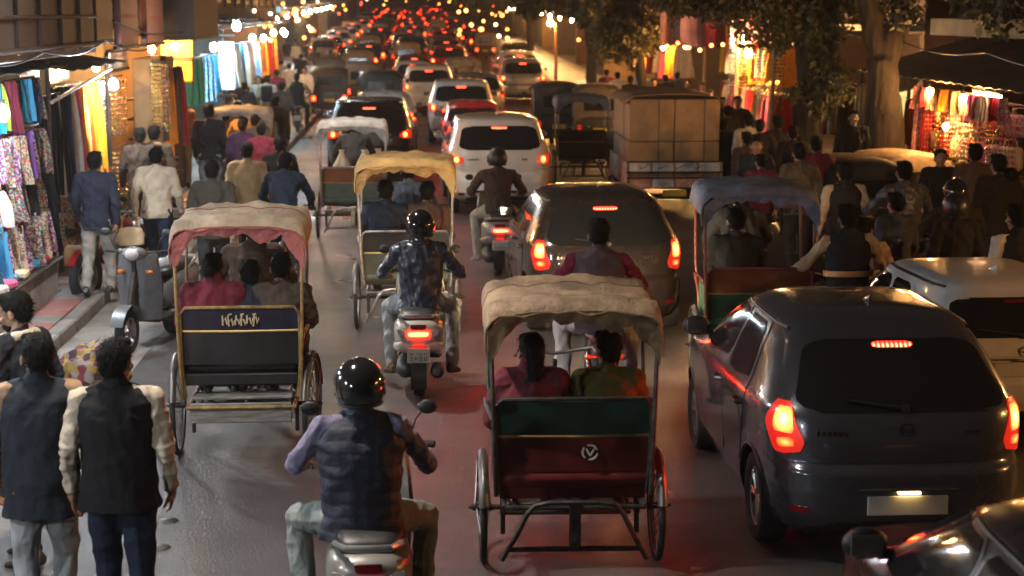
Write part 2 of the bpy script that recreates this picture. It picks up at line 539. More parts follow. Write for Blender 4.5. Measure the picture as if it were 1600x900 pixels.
_shared = {}
def person(label, loc, rz, pose='walk', s=.2, seat=.72, lean=.0, h=1.70, top='jacket', tc=None, vest=None, vc=None, tr=None, skin=0, hair='short',
           helmet=None, yaw=0., pitch=0., vs=.012, fat=1., shoe=None, arm=None, grip=None, quilt=False, key=None, group=None, hem=-.13, shawl=None, seed=None, beard=False, mask=False, leather=False, collar=None, stripe=None, scarf=None, bag=None, foldamp=.014):
    """one figure: body, hair or helmet, clothes and shoes are its parts"""
    seed = seed if seed is not None else abs(hash_(label))
    root = thing('person', label, 'person', loc, rz, group)
    k = h / 1.70
    root.scale = (k, k, k)
    J = skeleton(pose, s, seat / k if pose != 'walk' else seat, lean, arm)
    if grip is None: grip = 1.15 if pose in ('ride', 'cycle') else .28
    Rm = head_rot(yaw, pitch); hd = J['hd']
    P = lambda q: hd + np.array(Rm @ Vector(q)) * 1.06
    cache = _shared.setdefault(key, {}) if key else {}
    def get(nm, fn):
        if nm not in cache: cache[nm] = fn()
        return cache[nm]
    ob('body', get('body', lambda: body_mesh(J, yaw, pitch, vs * .8 if vs < .015 else vs, grip=grip, face=vs < .02)), SKIN[skin], root)
    if helmet is None and hair:
        def fh():
            mb = MB()
            mb.ell(P((0, -.020, .040)), (.088, .104, .093), Rm)
            mb.ell(P((0, -.045, -.005)), (.075, .065, .075), Rm)
            mb.cap(P((-.045, .045, .095)), P((.04, .05, .098)), .026, .024, 8)
            if hair == 'long':
                mb.cap(P((0, -.075, -.02)), P((0, -.12, -.25)), .07, .035, 10)
            if hair == 'bun': mb.ell(P((0, -.12, .01)), .05)
            me = voxel(mb, vs * .75, 1, .0045, .035, seed)
            if vs < .02:                                            # loose strands along the surface
                n = len(me.vertices); co = np.zeros(n * 3); me.vertices.foreach_get('co', co); co = co.reshape(-1, 3); no = np.zeros(n * 3); me.vertex_normals.foreach_get('vector', no); no = no.reshape(-1, 3)
                r_ = np.random.RandomState(seed); ix = r_.choice(n, min(n, 1700), replace=False); b_ = MB()
                for i in ix:
                    d = unit(no[i] * .45 + np.array([0, -.35, -.7]) + r_.normal(size=3) * .45); sd = unit(np.cross(d, no[i])) * .002; Ln = r_.uniform(.015, .042)
                    b_.add([co[i] - sd, co[i] + sd, co[i] + d * Ln], [(0, 1, 2)])
                f_ = [tuple(p.vertices) for p in me.polygons]; b_.add(co, f_); me = b_.mesh('hair', 180)
            return me
        ob('hair', get('hair', fh), HAIR, root)['kind'] = 'stuff'
    if beard:
        mb = MB(); mb.ell(P((0, .035, -.072)), (.054, .062, .05), Rm); mb.cap(P((-.03, .09, -.042)), P((.03, .09, -.042)), .008, .008, 6)
        ob('beard', voxel(mb, .008, 1, .004, .03, seed), HAIR, root)
    if helmet is not None:
        def hm():
            mb = MB(); rings = []
            X = np.array([1., 0, 0]); Y = np.array([0, 1., 0])
            for t in np.linspace(0, 1, 13):
                a = PI / 2 * (1 - t * 1.42); rr = max(math.cos(a), .03)
                c = np.array([0, -.002, .015 + .142 * math.sin(a)])
                rings.append([P(q) for q in ring(c, X, Y, .126 * rr, .150 * rr, 26)])
            mb.loft(rings[::-1])
            return mb.mesh('helmet', 60)
        o = ob('helmet', get('helmet', hm), helmet, root)
        def rim():
            mb = MB(); X = np.array([1., 0, 0]); Y = np.array([0, 1., 0]); pts = [P(q) for q in ring((0, -.002, -.066), X, Y, .108, .128, 26)]
            mb.tube(pts + pts[:2], .008, 6)
            return mb.mesh('rim')
        ob('helmet_rim', get('hrim', rim), M('rubber_black', (.012, .012, .012), .7), o)
        def vis():
            g = [[P((.131 * math.sin(a), .155 * math.cos(a), zz)) for zz in (-.045, 0, .045)] for a in np.linspace(-1.25, 1.25, 15)]
            mb = MB(); mb.sheet(g, .004); return mb.mesh('visor')
        ob('visor', get('hvis', vis), M('visor_dark', (.02, .02, .022), .08, spec=.6), o)
    # trousers
    def ft():
        mb = MB()
        torso_low = [ring(J['pel'] + np.array([0, 0, dz]), np.array([1., 0, 0]), np.array([0, 1., 0]), rx * fat, ry * fat, 16) for dz, rx, ry in ((-.10, .15, .115), (-.03, .168, .122), (.04, .158, .108), (.08, .14, .092))]
        mb.loft(torso_low)
        for kk in 'LR':
            a = unit(J['an' + kk] - J['kn' + kk])
            mb.cap(J['hip' + kk], J['kn' + kk], .108 * (.6 + .4 * fat), .080, 12); mb.cap(J['kn' + kk], J['an' + kk] + a * -.01, .078, .064, 12)
        return voxel(mb, vs, 2, foldamp * .9, .13, seed + 3, aniso=(1, 1, .7))
    ob('trousers', get('trousers', ft), tr or FAB('charcoal', (.03, .03, .032)), root)
    for kk in 'LR':
        def fs(kk=kk):
            mb = MB(); a, t = J['an' + kk], J['toe' + kk]; d = unit((t - a) * np.array([1, 1, .6])); hx = np.cross(d, [0, 0, 1.]); up = np.cross(hx, d)
            base = a - np.array([0, 0, .02])
            rings = [ring(base + d * o + up * uo, hx, up, rx, ry, 12) for o, uo, rx, ry in ((-.075, -.01, .028, .03), (-.05, -.002, .04, .05), (.0, .0, .043, .055), (.07, -.014, .046, .04), (.14, -.026, .05, .028), (.19, -.03, .04, .02), (.205, -.032, .02, .012))]
            mb.loft(rings); return mb.mesh('shoe', 60)
        ob('shoe', get('shoe' + kk, fs), shoe or SHOE, root)
    # upper garment(s)
    def sleeve(mb, add):
        for kk in 'LR':
            sh, el, wr = J['sh' + kk], J['el' + kk], J['wr' + kk]
            mb.cap(sh, el, .066 + add, .056 + add, 12); mb.cap(el, wr - unit(wr - el) * .012, .055 + add, .040 + add * .8, 12)
    def fold_extra(co):
        # creases gather at the elbows
        d = np.zeros(len(co))
        for kk in 'LR':
            q = co - J['el' + kk]; w = np.exp(-(q ** 2).sum(1) / .008); ax = unit(J['wr' + kk] - J['sh' + kk])
            d += w * .006 * np.sin(q @ ax * 2 * PI / .045)
        return d
    def fj():
        mb = MB(); torso(mb, J, .022 if vest is None else .010, hem if vest is None else -.07, fat=fat); sleeve(mb, .006 if vest is None else .002)
        mb.cap(J['nk'] + np.array([0, -.012, -.03]), J['nk'] + np.array([0, -.004, .018]), .066, .064, 12)
        return voxel(mb, vs, 2, foldamp, .11 if not leather else .09, seed, fold_extra, aniso=(1, 1, .75))
    if top: ob(top, get('top', fj), tc or FAB('navy', (.015, .02, .035)), root)
    if vest:
        def fv():
            mb = MB(); torso(mb, J, .036, hem, fat=fat, cut=.045)
            mb.cap(J['nk'] + np.array([0, -.014, -.03]), J['nk'] + np.array([0, -.006, .03]), .07, .068, 12)
            up = unit(J['nk'] - J['pel'])
            ex = (lambda co: (.006 + .002 * np.sin(co[:, 0] * 23 + co[:, 2] * 11)) * (np.abs(np.sin(((co - J['pel']) @ up + .010 * np.sin(co[:, 0] * 9) + .006 * np.sin(co[:, 0] * 31)) * PI / .066)) ** .6 - .6)) if quilt else None
            return voxel(mb, vs, 2 if not quilt else 1, foldamp * .7, .14, seed + 9, ex)
        v = ob('vest', get('vest', fv), vc or FAB('black', (.01, .01, .011)), root)
        if stripe:
            up = unit(J['nk'] - J['pel']); X = np.array([1., 0, 0]); Y = unit(np.cross(up, X)); Y = -Y if Y[1] < 0 else Y
            mb = MB(); mb.loft([ring(J['pel'] + up * dz, X, Y, .225 * fat, .175 * fat, 24) for dz in (.15, .20)], caps=False)
            ob('reflective_band', mb.mesh('band'), stripe, v)
    if collar:
        mb = MB(); c = J['nk'] + np.array([0, -.006, .012])
        pts = [c + np.array([.076 * math.cos(a), .076 * math.sin(a), .006 * math.sin(a)]) for a in np.linspace(0, 2 * PI, 18)]
        mb.tube(pts, .02, 8); ob('collar', mb.mesh('collar', 60), collar, root)
    if scarf:
        mb = MB(); c = J['nk'] + np.array([0, 0, -.01])
        pts = [c + np.array([.10 * math.cos(a), .10 * math.sin(a), -.02 * math.sin(a)]) for a in np.linspace(0, 2 * PI, 18)]
        mb.tube(pts, .038, 8); mb.tube([c + np.array([.07, .11, 0]), c + np.array([.07, .16, -.2]), c + np.array([.06, .17, -.45])], [.035, .045, .05], 8)
        mb.tube([c + np.array([-.07, .11, 0]), c + np.array([-.06, .16, -.2]), c + np.array([-.05, .17, -.42])], [.035, .045, .05], 8)
        ob('scarf', voxel(mb, .01, 2, .008, .06, seed), scarf, root)
    if shawl:
        def fw():
            mb = MB(); torso(mb, J, .045, -.05, fat=1.05)
            for kk in 'LR': mb.cap(J['sh' + kk], J['el' + kk], .085, .095, 12)
            mb.cap(J['nk'], hd - np.array([0, .05, .06]), .09, .085, 12)
            return voxel(mb, vs, 2, .014, .12, seed, aniso=(1, 1, .5))
        ob('shawl', get('shawl', fw), shawl, root)
    if bag:
        mb = MB(); c = J['che'] + np.array([0, -.2, -.03])
        mb.box(c, (.30, .14, .42), bev=.05)
        for sg in (-1, 1): mb.tube([c + np.array([sg * .1, .06, .18]), J['sh' + ('L' if sg < 0 else 'R')] + np.array([-sg * .05, .0, .085]), c + np.array([sg * .1, .33, .05])], .018, 6)
        ob('backpack', voxel(mb, .012, 2, .005, .1, seed), bag, root)
    return root

def hash_(t):
    h = 7
    for c in t: h = (h * 31 + ord(c)) % 99991
    return h
# ------------------------------------------------------------------ cars
GLASS = M('glass_dark', (.012, .012, .013), .05, var=.1, spec=.7)
BLACKP = M('plastic_black', (.014, .014, .014), .5)
RUBBER = M('tyre_rubber', (.016, .015, .015), .85, bump=.3, bs=60)
ALLOY = M('alloy_grey', (.42, .41, .40), .32, metal=.9, dirt=.4)
CHROME = M('chrome', (.62, .60, .58), .16, metal=1, var=.05)
TAIL_OFF = M('lens_red', (.16, .006, .008), .12, spec=.6, var=.05)
TAIL_LIT = E('lens_red_lit', (1, .025, .012), .38, (.25, .01, .01))
AMB_LIT = GLOW('lens_amber_lit', [(0, (1, .35, .08), 2.6), (.3, (1, .2, .04), 1.2), (.6, (1, .05, .01), .4)])
TAIL_HOT = GLOW('brake_bulb_glow', [(0, (1, .034, .004), 180), (.2, (1, .025, .003), 110), (.4, (1, .014, .002), 42), (.62, (1, .010, .003), 12)])
TAIL_HOT_FAR = GLOW('brake_bulb_glow_far', [(0, (1, .03, .004), 130), (.3, (1, .018, .003), 60), (.6, (1, .01, .004), 16)])
AMBER = M('lens_amber', (.5, .16, .02), .15, spec=.6)
CLEAR = M('lens_clear', (.5, .47, .44), .12, spec=.6)
PLATE = M('plate_white', (.55, .52, .45), .5, var=.08)
PLATE_Y = M('plate_yellow', (.6, .42, .06), .5, var=.08)
INK = M('plate_ink', (.02, .02, .02), .6)
PLAMP = E('plate_lamp_glow', (1, .62, .22), 9)

CARS = {
 # z: (rear y, front y, half width)
 'hatch': dict(K=[(.17, -1.66, 1.62, .72), (.22, -1.78, 1.74, .79), (.34, -1.88, 1.86, .83), (.50, -1.91, 1.90, .843), (.62, -1.90, 1.90, .848), (.665, -1.845, 1.89, .848), (.80, -1.835, 1.83, .85), (.90, -1.81, 1.62, .848), (.955, -1.79, 1.25, .836), (.995, -1.765, 1.06, .815), (1.06, -1.72, .95, .785), (1.20, -1.57, .72, .725), (1.32, -1.43, .48, .665), (1.40, -1.32, .31, .61), (1.445, -1.23, .18, .555), (1.475, -1.12, .04, .48), (1.495, -.98, -.14, .37), (1.505, -.92, -.32, .26), (1.508, -.78, -.48, .08)],
      L=3.8, ax=(-1.20, 1.22), tr=.735, wr=.295, p=(5.8, 3.9), rw=(.965, 1.36, .68, .53), tl=(.70, 1.02, 247, 213), belt=(.99, 1.36), win=[(-.98, -.28), (-.20, .80)], bl=1.34, plate=.42, bump=.66),
 'suv': dict(K=[(.22, -1.72, 1.72, .74), (.28, -1.90, 1.88, .82), (.40, -1.99, 1.97, .87), (.58, -2.0, 2.0, .885), (.70, -1.98, 1.99, .89), (.74, -1.92, 1.98, .89), (.90, -1.92, 1.94, .892), (1.02, -1.90, 1.80, .885), (1.08, -1.87, 1.25, .87), (1.14, -1.83, 1.10, .845), (1.28, -1.74, .86, .80), (1.44, -1.62, .56, .75), (1.54, -1.54, .36, .71), (1.60, -1.48, .2, .66), (1.635, -1.36, .02, .56), (1.652, -1.15, -.2, .40), (1.66, -.95, -.4, .2), (1.662, -.8, -.55, .06)],
      L=4.0, ax=(-1.27, 1.30), tr=.78, wr=.33, p=(6.5, 5), rw=(1.10, 1.50, .70, .62), tl=(.86, 1.04, 252, 210), belt=(1.12, 1.50), win=[(-1.15, -.30), (-.22, .85)], bl=1.545, plate=.62, bump=.73),
 'small': dict(K=[(.18, -1.48, 1.48, .62), (.24, -1.60, 1.60, .68), (.38, -1.66, 1.66, .705), (.55, -1.665, 1.665, .71), (.60, -1.62, 1.66, .712), (.74, -1.61, 1.62, .715), (.84, -1.59, 1.40, .712), (.89, -1.57, 1.05, .70), (.94, -1.55, .92, .685), (1.06, -1.50, .72, .65), (1.20, -1.44, .50, .615), (1.28, -1.40, .36, .59), (1.33, -1.35, .22, .55), (1.36, -1.26, .06, .47), (1.378, -1.08, -.16, .33), (1.384, -.9, -.36, .16), (1.386, -.8, -.5, .05)],
      L=3.35, ax=(-1.05, 1.08), tr=.62, wr=.26, p=(6.5, 5), rw=(.91, 1.24, .58, .52), tl=(.60, .84, 236, 214), belt=(.92, 1.24), win=[(-.85, -.22), (-.14, .70)], bl=1.27, plate=.66, bump=.58),
}
class Shape:
    def __init__(s, c):
        K = np.array(c['K']); z = K[:, 0]
        s.z0, s.z1 = z[0], z[-1]
        s.zz = np.linspace(s.z0, s.z1, 500)
        out = []
        for i in (1, 2, 3):
            a = np.interp(s.zz, z, K[:, i]); pad = np.pad(a, 6, mode='edge'); ker = np.hanning(13); ker /= ker.sum()
            out.append(np.convolve(pad, ker, 'valid'))
        s.yr, s.yf, s.w = out; s.p = c['p']; s.zb = c['belt'][0]
    def at(s, z):
        g = lambda a: np.interp(z, s.zz, a)
        t = np.clip((z - s.zb) / max(s.z1 - s.zb, .01), 0, 1)
        return g(s.yr), g(s.yf), g(s.w), s.p[0] * (1 - t) + s.p[1] * t
    def S(s, u, z):
        yr, yf, w, p = s.at(z); c, n = math.cos(u), math.sin(u); e = 2 / p
        return np.array([w * math.copysign(abs(c) ** e, c), (yr + yf) / 2 + (yf - yr) / 2 * math.copysign(abs(n) ** e, n), z])
    def ux(s, x, z):      # angle on the rear face
        yr, yf, w, p = s.at(z); c = min(1, abs(x) / w) ** (p / 2)
        return 1.5 * PI + math.copysign(math.asin(c), x)
    def uy(s, y, z, sg):  # angle on the side
        yr, yf, w, p = s.at(z); q = (y - (yr + yf) / 2) / ((yf - yr) / 2); a = math.asin(min(1, abs(q)) ** (p / 2)); a = math.copysign(a, q)
        return a if sg > 0 else PI - a
    def nrm(s, u, z):
        a = s.S(u + .01, z) - s.S(u - .01, z); b = s.S(u, min(z + .01, s.z1)) - s.S(u, max(z - .01, s.z0))
        n = np.cross(a, b); n = unit(n)
        return n

def chaikin(p, it=2):
    p = [np.array(q, float) for q in p]
    for _ in range(it):
        o = []
        for i in range(len(p)):
            a, b = p[i], p[(i + 1) % len(p)]
            o += [a * .88 + b * .12, a * .12 + b * .88]
        p = o
    return p

def patch(mb, sh, poly, conv, off=.004, nz=14, na=14, back=.012):
    """panel that follows the body: poly in (a, z), conv(a, z) gives the body angle"""
    p = chaikin(poly, 2); zs = [q[1] for q in p]; z0, z1 = min(zs), max(zs); g = []; gb = []
    for i in range(nz + 1):
        z = z0 + (z1 - z0) * (.012 + .976 * i / nz); xs = []
        for j in range(len(p)):
            a, b = p[j], p[(j + 1) % len(p)]
            if (a[1] - z) * (b[1] - z) <= 0 and a[1] != b[1]: xs.append(a[0] + (b[0] - a[0]) * (z - a[1]) / (b[1] - a[1]))
        lo, hi = min(xs), max(xs); row = []; rb = []
        for j in range(na + 1):
            u = conv(lo + (hi - lo) * j / na, z); n = sh.nrm(u, z); q = sh.S(u, z)
            row.append(q + n * off); rb.append(q - n * back)
        g.append(row); gb.append(rb)
    a, b = nz + 1, na + 1
    v = [q for r in g for q in r]; f = []
    for i in range(nz):
        for j in range(na): f.append((i * b + j, i * b + j + 1, (i + 1) * b + j + 1, (i + 1) * b + j))
    e = [(0, j) for j in range(b)] + [(i, b - 1) for i in range(1, a)] + [(a - 1, j) for j in range(b - 2, -1, -1)] + [(i, 0) for i in range(a - 2, 0, -1)]
    o = len(v); v += [gb[i][j] for i, j in e]
    for k in range(len(e)):
        k2 = (k + 1) % len(e); i, j = e[k]; i2, j2 = e[k2]
        f.append((i2 * b + j2, i * b + j, o + k, o + k2))
    return mb.add(v, f)

def wheel_meshes(r, w, spokes=8):
    t = MB(); t.lathe([(r * .66, -w * .42), (r * .8, -w * .5), (r * .95, -w * .48), (r, -w * .34), (r, w * .34), (r * .95, w * .48), (r * .8, w * .5), (r * .66, w * .42)], n=40)
    m = MB(); m.lathe([(r * .67, -w * .40), (r * .60, -w * .36), (r * .58, w * .1), (r * .67, w * .3)], n=32)
    m.lathe([(r * .17, -w * .30), (r * .14, -w * .36), (.004, -w * .37), (.004, -w * .1), (r * .17, -w * .1)], n=16)
    for i in range(spokes):
        a = 2 * PI * i / spokes
        for da in (-.10, .10):
            c, n = np.array([0, math.cos(a + da * .4), math.sin(a + da * .4)]), np.array([0, math.cos(a + da), math.sin(a + da)])
            m.tube([c * r * .14 + [-w * .30, 0, 0], n * r * .61 + [-w * .33, 0, 0]], [.016, .012], 6)
    d = MB(); d.lathe([(r * .58, w * .0), (r * .3, w * .02), (.004, w * .02), (.004, w * .1), (r * .58, w * .1)], n=24)
    return t.mesh('tyre'), m.mesh('rim'), d.mesh('brake_disc')

def glyph(mb, c, w, h, seed, t=.007):
    """one stamped character out of straight strokes"""
    r = random.Random(seed); on = r.choice(['lbr', 'tlmrb', 'tr', 'lmr', 'tlb', 'tmb', 'lmRb', 'tlrb', 'rm'])
    for k in on:
        o, s_ = {'t': ((0, h / 2), (w, t)), 'b': ((0, -h / 2), (w, t)), 'm': ((0, 0), (w, t)), 'l': ((-w / 2, 0), (t, h)), 'r': ((w / 2, 0), (t, h)), 'R': ((w / 2, -h / 4), (t, h / 2))}[k]
        mb.box((c[0] + o[0], c[1] - r.uniform(0, .0006), c[2] + o[1]), (s_[0], .002, s_[1]))

_car = {}
def car_parts(kind):
    if kind in _car: return _car[kind]
    c = CARS[kind]; sh = Shape(c); P = []
    # shell: closed loops stacked upwards
    zs = sorted(set(list(np.linspace(sh.z0, c['belt'][0], 22)) + list(np.linspace(c['belt'][0], c['bl'] + .02, 14)) + list(np.linspace(c['bl'] + .02, sh.z1, 16)) + [k[0] for k in c['K']]))
    us = np.linspace(0, 2 * PI, 96, endpoint=False)
    mb = MB(); mb.loft([[sh.S(u, z) for u in us] for z in zs])
    shell = bpy.data.objects.new('t', mb.mesh('t', 0))
    cut = MB()
    for y in c['ax']:
        for sg in (-1, 1): cut.cyl((sg * (c['tr'] - .14), y, c['wr']), (sg * 1.2, y, c['wr']), c['wr'] * 1.16, n=40)
    cutter = bpy.data.objects.new('t2', cut.mesh('t2', 0))
    def mods(ol):
        m = ol[0].modifiers.new('b', 'BOOLEAN'); m.operation = 'DIFFERENCE'; m.object = ol[1]; m.solver = 'EXACT'
    me = evaluated([shell, cutter], mods); sm(me, 38)
    P.append(('body', me, 'paint', None))
    for y in c['ax']:
        for sg in (-1, 1):
            pts = []; a = MB()
            for t in np.linspace(-.12 * PI, 1.12 * PI, 20):
                yy, zz = y + c['wr'] * 1.165 * math.cos(t), c['wr'] + c['wr'] * 1.165 * math.sin(t)
                if zz > sh.z0 + .02: pts.append(sh.S(sh.uy(yy, zz, sg), zz))
            a.tube(pts, .012, 6)
            P.append(('arch_trim', a.mesh('arch'), BLACKP, 'body'))
    rear = lambda x, z: sh.ux(x, z)
    side = lambda sg: (lambda y, z: sh.uy(y, z, sg))
    ang = lambda u, z: R(u)
    z0, z1, wb, wt = c['rw']
    # tailgate with window, handle, badge and wiper
    m = MB(); patch(m, sh, [(-wb - .03, c['bump'] + .005), (wb + .03, c['bump'] + .005), (wb + .015, z0), (wt + .035, z1 + .05), (-wt - .035, z1 + .05), (-wb - .015, z0)], rear, .006, 22, 22)
    P.append(('tailgate', m.mesh('tailgate'), 'paint', None))
    m = MB(); patch(m, sh, [(-wb, z0), (wb, z0), (wt, z1), (-wt, z1)], rear, .010, 14, 18)
    P.append(('rear_window', m.mesh('rw'), GLASS, 'tailgate'))
    m = MB(); q0 = sh.S(sh.ux(0, z0 + .02), z0 + .02); q1 = sh.S(sh.ux(-.36, z0 + .07), z0 + .07); n0 = sh.nrm(1.5 * PI, z0 + .05)
    m.tube([q0 + n0 * .03, q1 + n0 * .024], [.012, .007], 6); m.box(q0 + n0 * .02, (.05, .04, .05), bev=.01)
    P.append(('wiper', m.mesh('wiper'), BLACKP, 'tailgate'))
    zz = (c['bump'] + z0) / 2 + .06; q = sh.S(1.5 * PI, zz); m = MB(); m.lathe([(.045, -.004), (.045, .004), (.034, .004), (.034, -.004)], q + [0, -.012, 0], 'y', 20); m.box(q + [0, -.012, 0], (.07, .006, .010)); 
    P.append(('badge', m.mesh('badge'), CHROME, 'tailgate'))
    for i, xx in enumerate((-.46, .46)):
        m = MB()
        for j in range(6 if i == 0 else 3):
            x = xx + (j - 2.5) * .034; qq = sh.S(sh.ux(x, zz - .02), zz - .02)
            m.box(qq + [0, -.009, 0], (.02, .005, .026 if j % 2 else .032))
        P.append(('lettering', m.mesh('let'), CHROME, 'tailgate'))
    # brake light in the top of the window
    m = MB(); zc = z1 - .035
    patch(m, sh, [(-.13, zc - .014), (.13, zc - .014), (.13, zc + .014), (-.13, zc + .014)], rear, .016, 3, 10); P.append(('brake_light', m.mesh('hb'), 'brake_hi', 'tailgate'))
    # number plate with its lamp
    zp = c['plate']; q = sh.S(1.5 * PI, zp); m = MB(); m.box(q + [0, -.014, 0], (.50, .016, .12), bev=.004); P.append(('number_plate', m.mesh('pl'), 'plate', None))
    m = MB(); m.box(q + [0, -.035, .085], (.14, .03, .012), bev=.003); P.append(('plate_lamp', m.mesh('plm'), 'plamp', None))
    m = MB(); m.box(q + [0, -.02, .102], (.62, .05, .018), bev=.006); P.append(('plate_hood', m.mesh('plh'), 'paint', None))
    # lower bumper insert, reflectors
    m = MB(); patch(m, sh, [(-.62, sh.z0 + .02), (.62, sh.z0 + .02), (.56, sh.z0 + .12), (-.56, sh.z0 + .12)], rear, .006, 4, 16); P.append(('bumper_insert', m.mesh('bi'), BLACKP, None))
    for sg in (-1, 1):
        m = MB(); patch(m, sh, sorted([(sg * wb * 1.03, .36), (sg * wb * .86, .36)]) + sorted([(sg * wb * 1.03, .40), (sg * wb * .86, .40)], reverse=True), rear, .008, 2, 6); P.append(('reflector', m.mesh('rf'), TAIL_OFF, None))
        # tail lamp wrapped round the corner
        a0, a1, u0, u1 = c['tl']; cv = (lambda u, z: R(u)) if sg < 0 else (lambda u, z: R(540 - u))
        pl = [(u0, a0 + (a1 - a0) * .30), (u0 - 4, a0 + (a1 - a0) * .05), (u1 + 10, a0), (u1, a0 + (a1 - a0) * .55), (u1 + 6, a1), (u0 - 13, a1)] if kind != 'suv' else [(u0, a0 + .03), (u1 + 6, a0), (u1, a1 - .03), (u1 + 6, a1), (u0, a1 - .05)]
        pl = pl if sg < 0 else pl
        m = MB(); patch(m, sh, pl, cv, .014, 12, 12); P.append(('tail_light', m.mesh('tl'), 'tail', None))
        um = (u0 + u1) / 2 + 1; du = (u0 - u1) * .27; zc = a0 + (a1 - a0) * (.66 if kind != 'suv' else .5); dz = (a1 - a0) * (.24 if kind != 'suv' else .3)
        if kind == 'suv': um += 7; du *= .6
        m = MB(); patch(m, sh, [(um + du, zc - dz), (um - du, zc - dz), (um - du * .9, zc + dz), (um + du * .6, zc + dz)], cv, .018, 6, 6); P.append(('brake_bulb', m.mesh('bb'), 'brake', 'tail_light'))
        m = MB(); patch(m, sh, [(um + du * .9, a0 + (a1 - a0) * .16), (um - du * .5, a0 + (a1 - a0) * .13), (um - du * .6, a0 + (a1 - a0) * .33), (um + du, a0 + (a1 - a0) * .36)], cv, .018, 4, 6); P.append(('indicator_lens', m.mesh('il'), 'tail_low', 'tail_light'))
        # doors with windows and handles, mirror
        b0, b1 = c['belt']
        (r0, r1), (f0, f1) = c['win']
        for k, (y0, y1) in enumerate(((r0 - .02, r1 + .035), (f0 - .035, f1 + .18))):
            low = .30 if k else .42
            pl = [(y0 + (.0 if k else .16), low), (y1, low), (y1, b0), (y1 - (.30 if k else 0), b1 + .03), (y0 + (0 if k else .16), b1 + .03), (y0, b0)]
            m = MB(); patch(m, sh, pl, side(sg), .005, 18, 12); P.append(('door', m.mesh('door'), 'paint', None)); pi = len(P) - 1
            wy0, wy1 = (r0, r1) if k == 0 else (f0, f1)
            pl = [(wy0 + (.03 if k == 0 else 0), b0 + .01), (wy1, b0 - .01), (wy1 - (.42 if k else 0), b1), (wy0 + (.22 if k == 0 else 0), b1)]
            m = MB(); patch(m, sh, pl, side(sg), .009, 10, 12); P.append(('side_window', m.mesh('sw'), GLASS, pi))
            hy = y0 + .17; hz = b0 - .14; q = sh.S(sh.uy(hy, hz, sg), hz); m = MB(); m.tube([q + [0, -.08, 0], q + [sg * .035, -.06, 0], q + [sg * .035, .06, 0], q + [0, .08, 0]], .014, 6); P.append(('handle', m.mesh('hn'), 'paint', pi))
        q = sh.S(sh.uy(f1 - .05, b0 + .03, sg), b0 + .03); m = MB(); m.ell(q + [sg * .13, 0, .05], (.105, .05, .075), n=14, m=8); m.box(q + [sg * .03, 0, .0], (.10, .05, .04), bev=.01); P.append(('side_mirror', m.mesh('mir'), 'mirror', None))
        m = MB(); m.box(q + [sg * .13, -.046, .05], (.15, .012, .10), bev=.005); P.append(('mirror_glass', m.mesh('mg'), CHROME, len(P) - 1))
        # roof rail / gutter line
        pts = [sh.S(sh.uy(yy, zr, sg), zr) for yy, zr in [(y, c['bl'] + .02 + (.02 if kind == 'hatch' else .01)) for y in np.linspace(c['K'][-5][1] + .12, c['K'][-5][2] - .12, 8)]]
        m = MB(); m.tube([q + [0, 0, .004] for q in pts], .014 if kind != 'suv' else .024, 6); P.append(('roof_rail', m.mesh('rr'), BLACKP if kind != 'suv' else M('rail_silver', (.5, .5, .5), .35, metal=.8), None))
    # windscreen
    zw0, zw1 = c['belt'][0] + .03, c['bl'] + .03
    fr = lambda x, z: 2 * PI - sh.ux(x, z)
    m = MB(); patch(m, sh, [(wb * .98, zw0), (-wb * .98, zw0), (-wt * .98, zw1), (wt * .98, zw1)], fr, .006, 10, 14); P.append(('windscreen', m.mesh('ws'), GLASS, None))
    for sg in (-1, 1):
        m = MB(); patch(m, sh, sorted([(-sg * .42, .62), (-sg * .74, .64)], reverse=True) + sorted([(-sg * .74, .78), (-sg * .46, .74)]), fr, .008, 4, 6); P.append(('headlamp', m.mesh('hl'), 'head', None))
    m = MB(); q = np.array([0, (c['K'][-3][1] + c['K'][-3][2]) / 2 - .25, sh.z1 - .01])
    rings = [ring(q + [0, o, zz], np.array([1., 0, 0]), np.array([0, 0, 1.]), rx, rz, 8) for o, zz, rx, rz in ((-.07, .035, .006, .03), (-.02, .02, .016, .028), (.05, .008, .018, .014), (.1, .0, .008, .006))]
    m.loft(rings); P.append(('antenna', m.mesh('an'), 'paint', None))
    # interior seen through nothing, but the underside needs closing: sill strip
    m = MB(); m.box((0, 0, sh.z0 - .02), (c['tr'] * 1.5, c['L'] * .8, .06), bev=.02); P.append(('underbody', m.mesh('ub'), BLACKP, None))
    W_ = wheel_meshes(c['wr'], .19 if kind != 'small' else .15, 8)
    _car[kind] = (P, W_, c)
    return _car[kind]

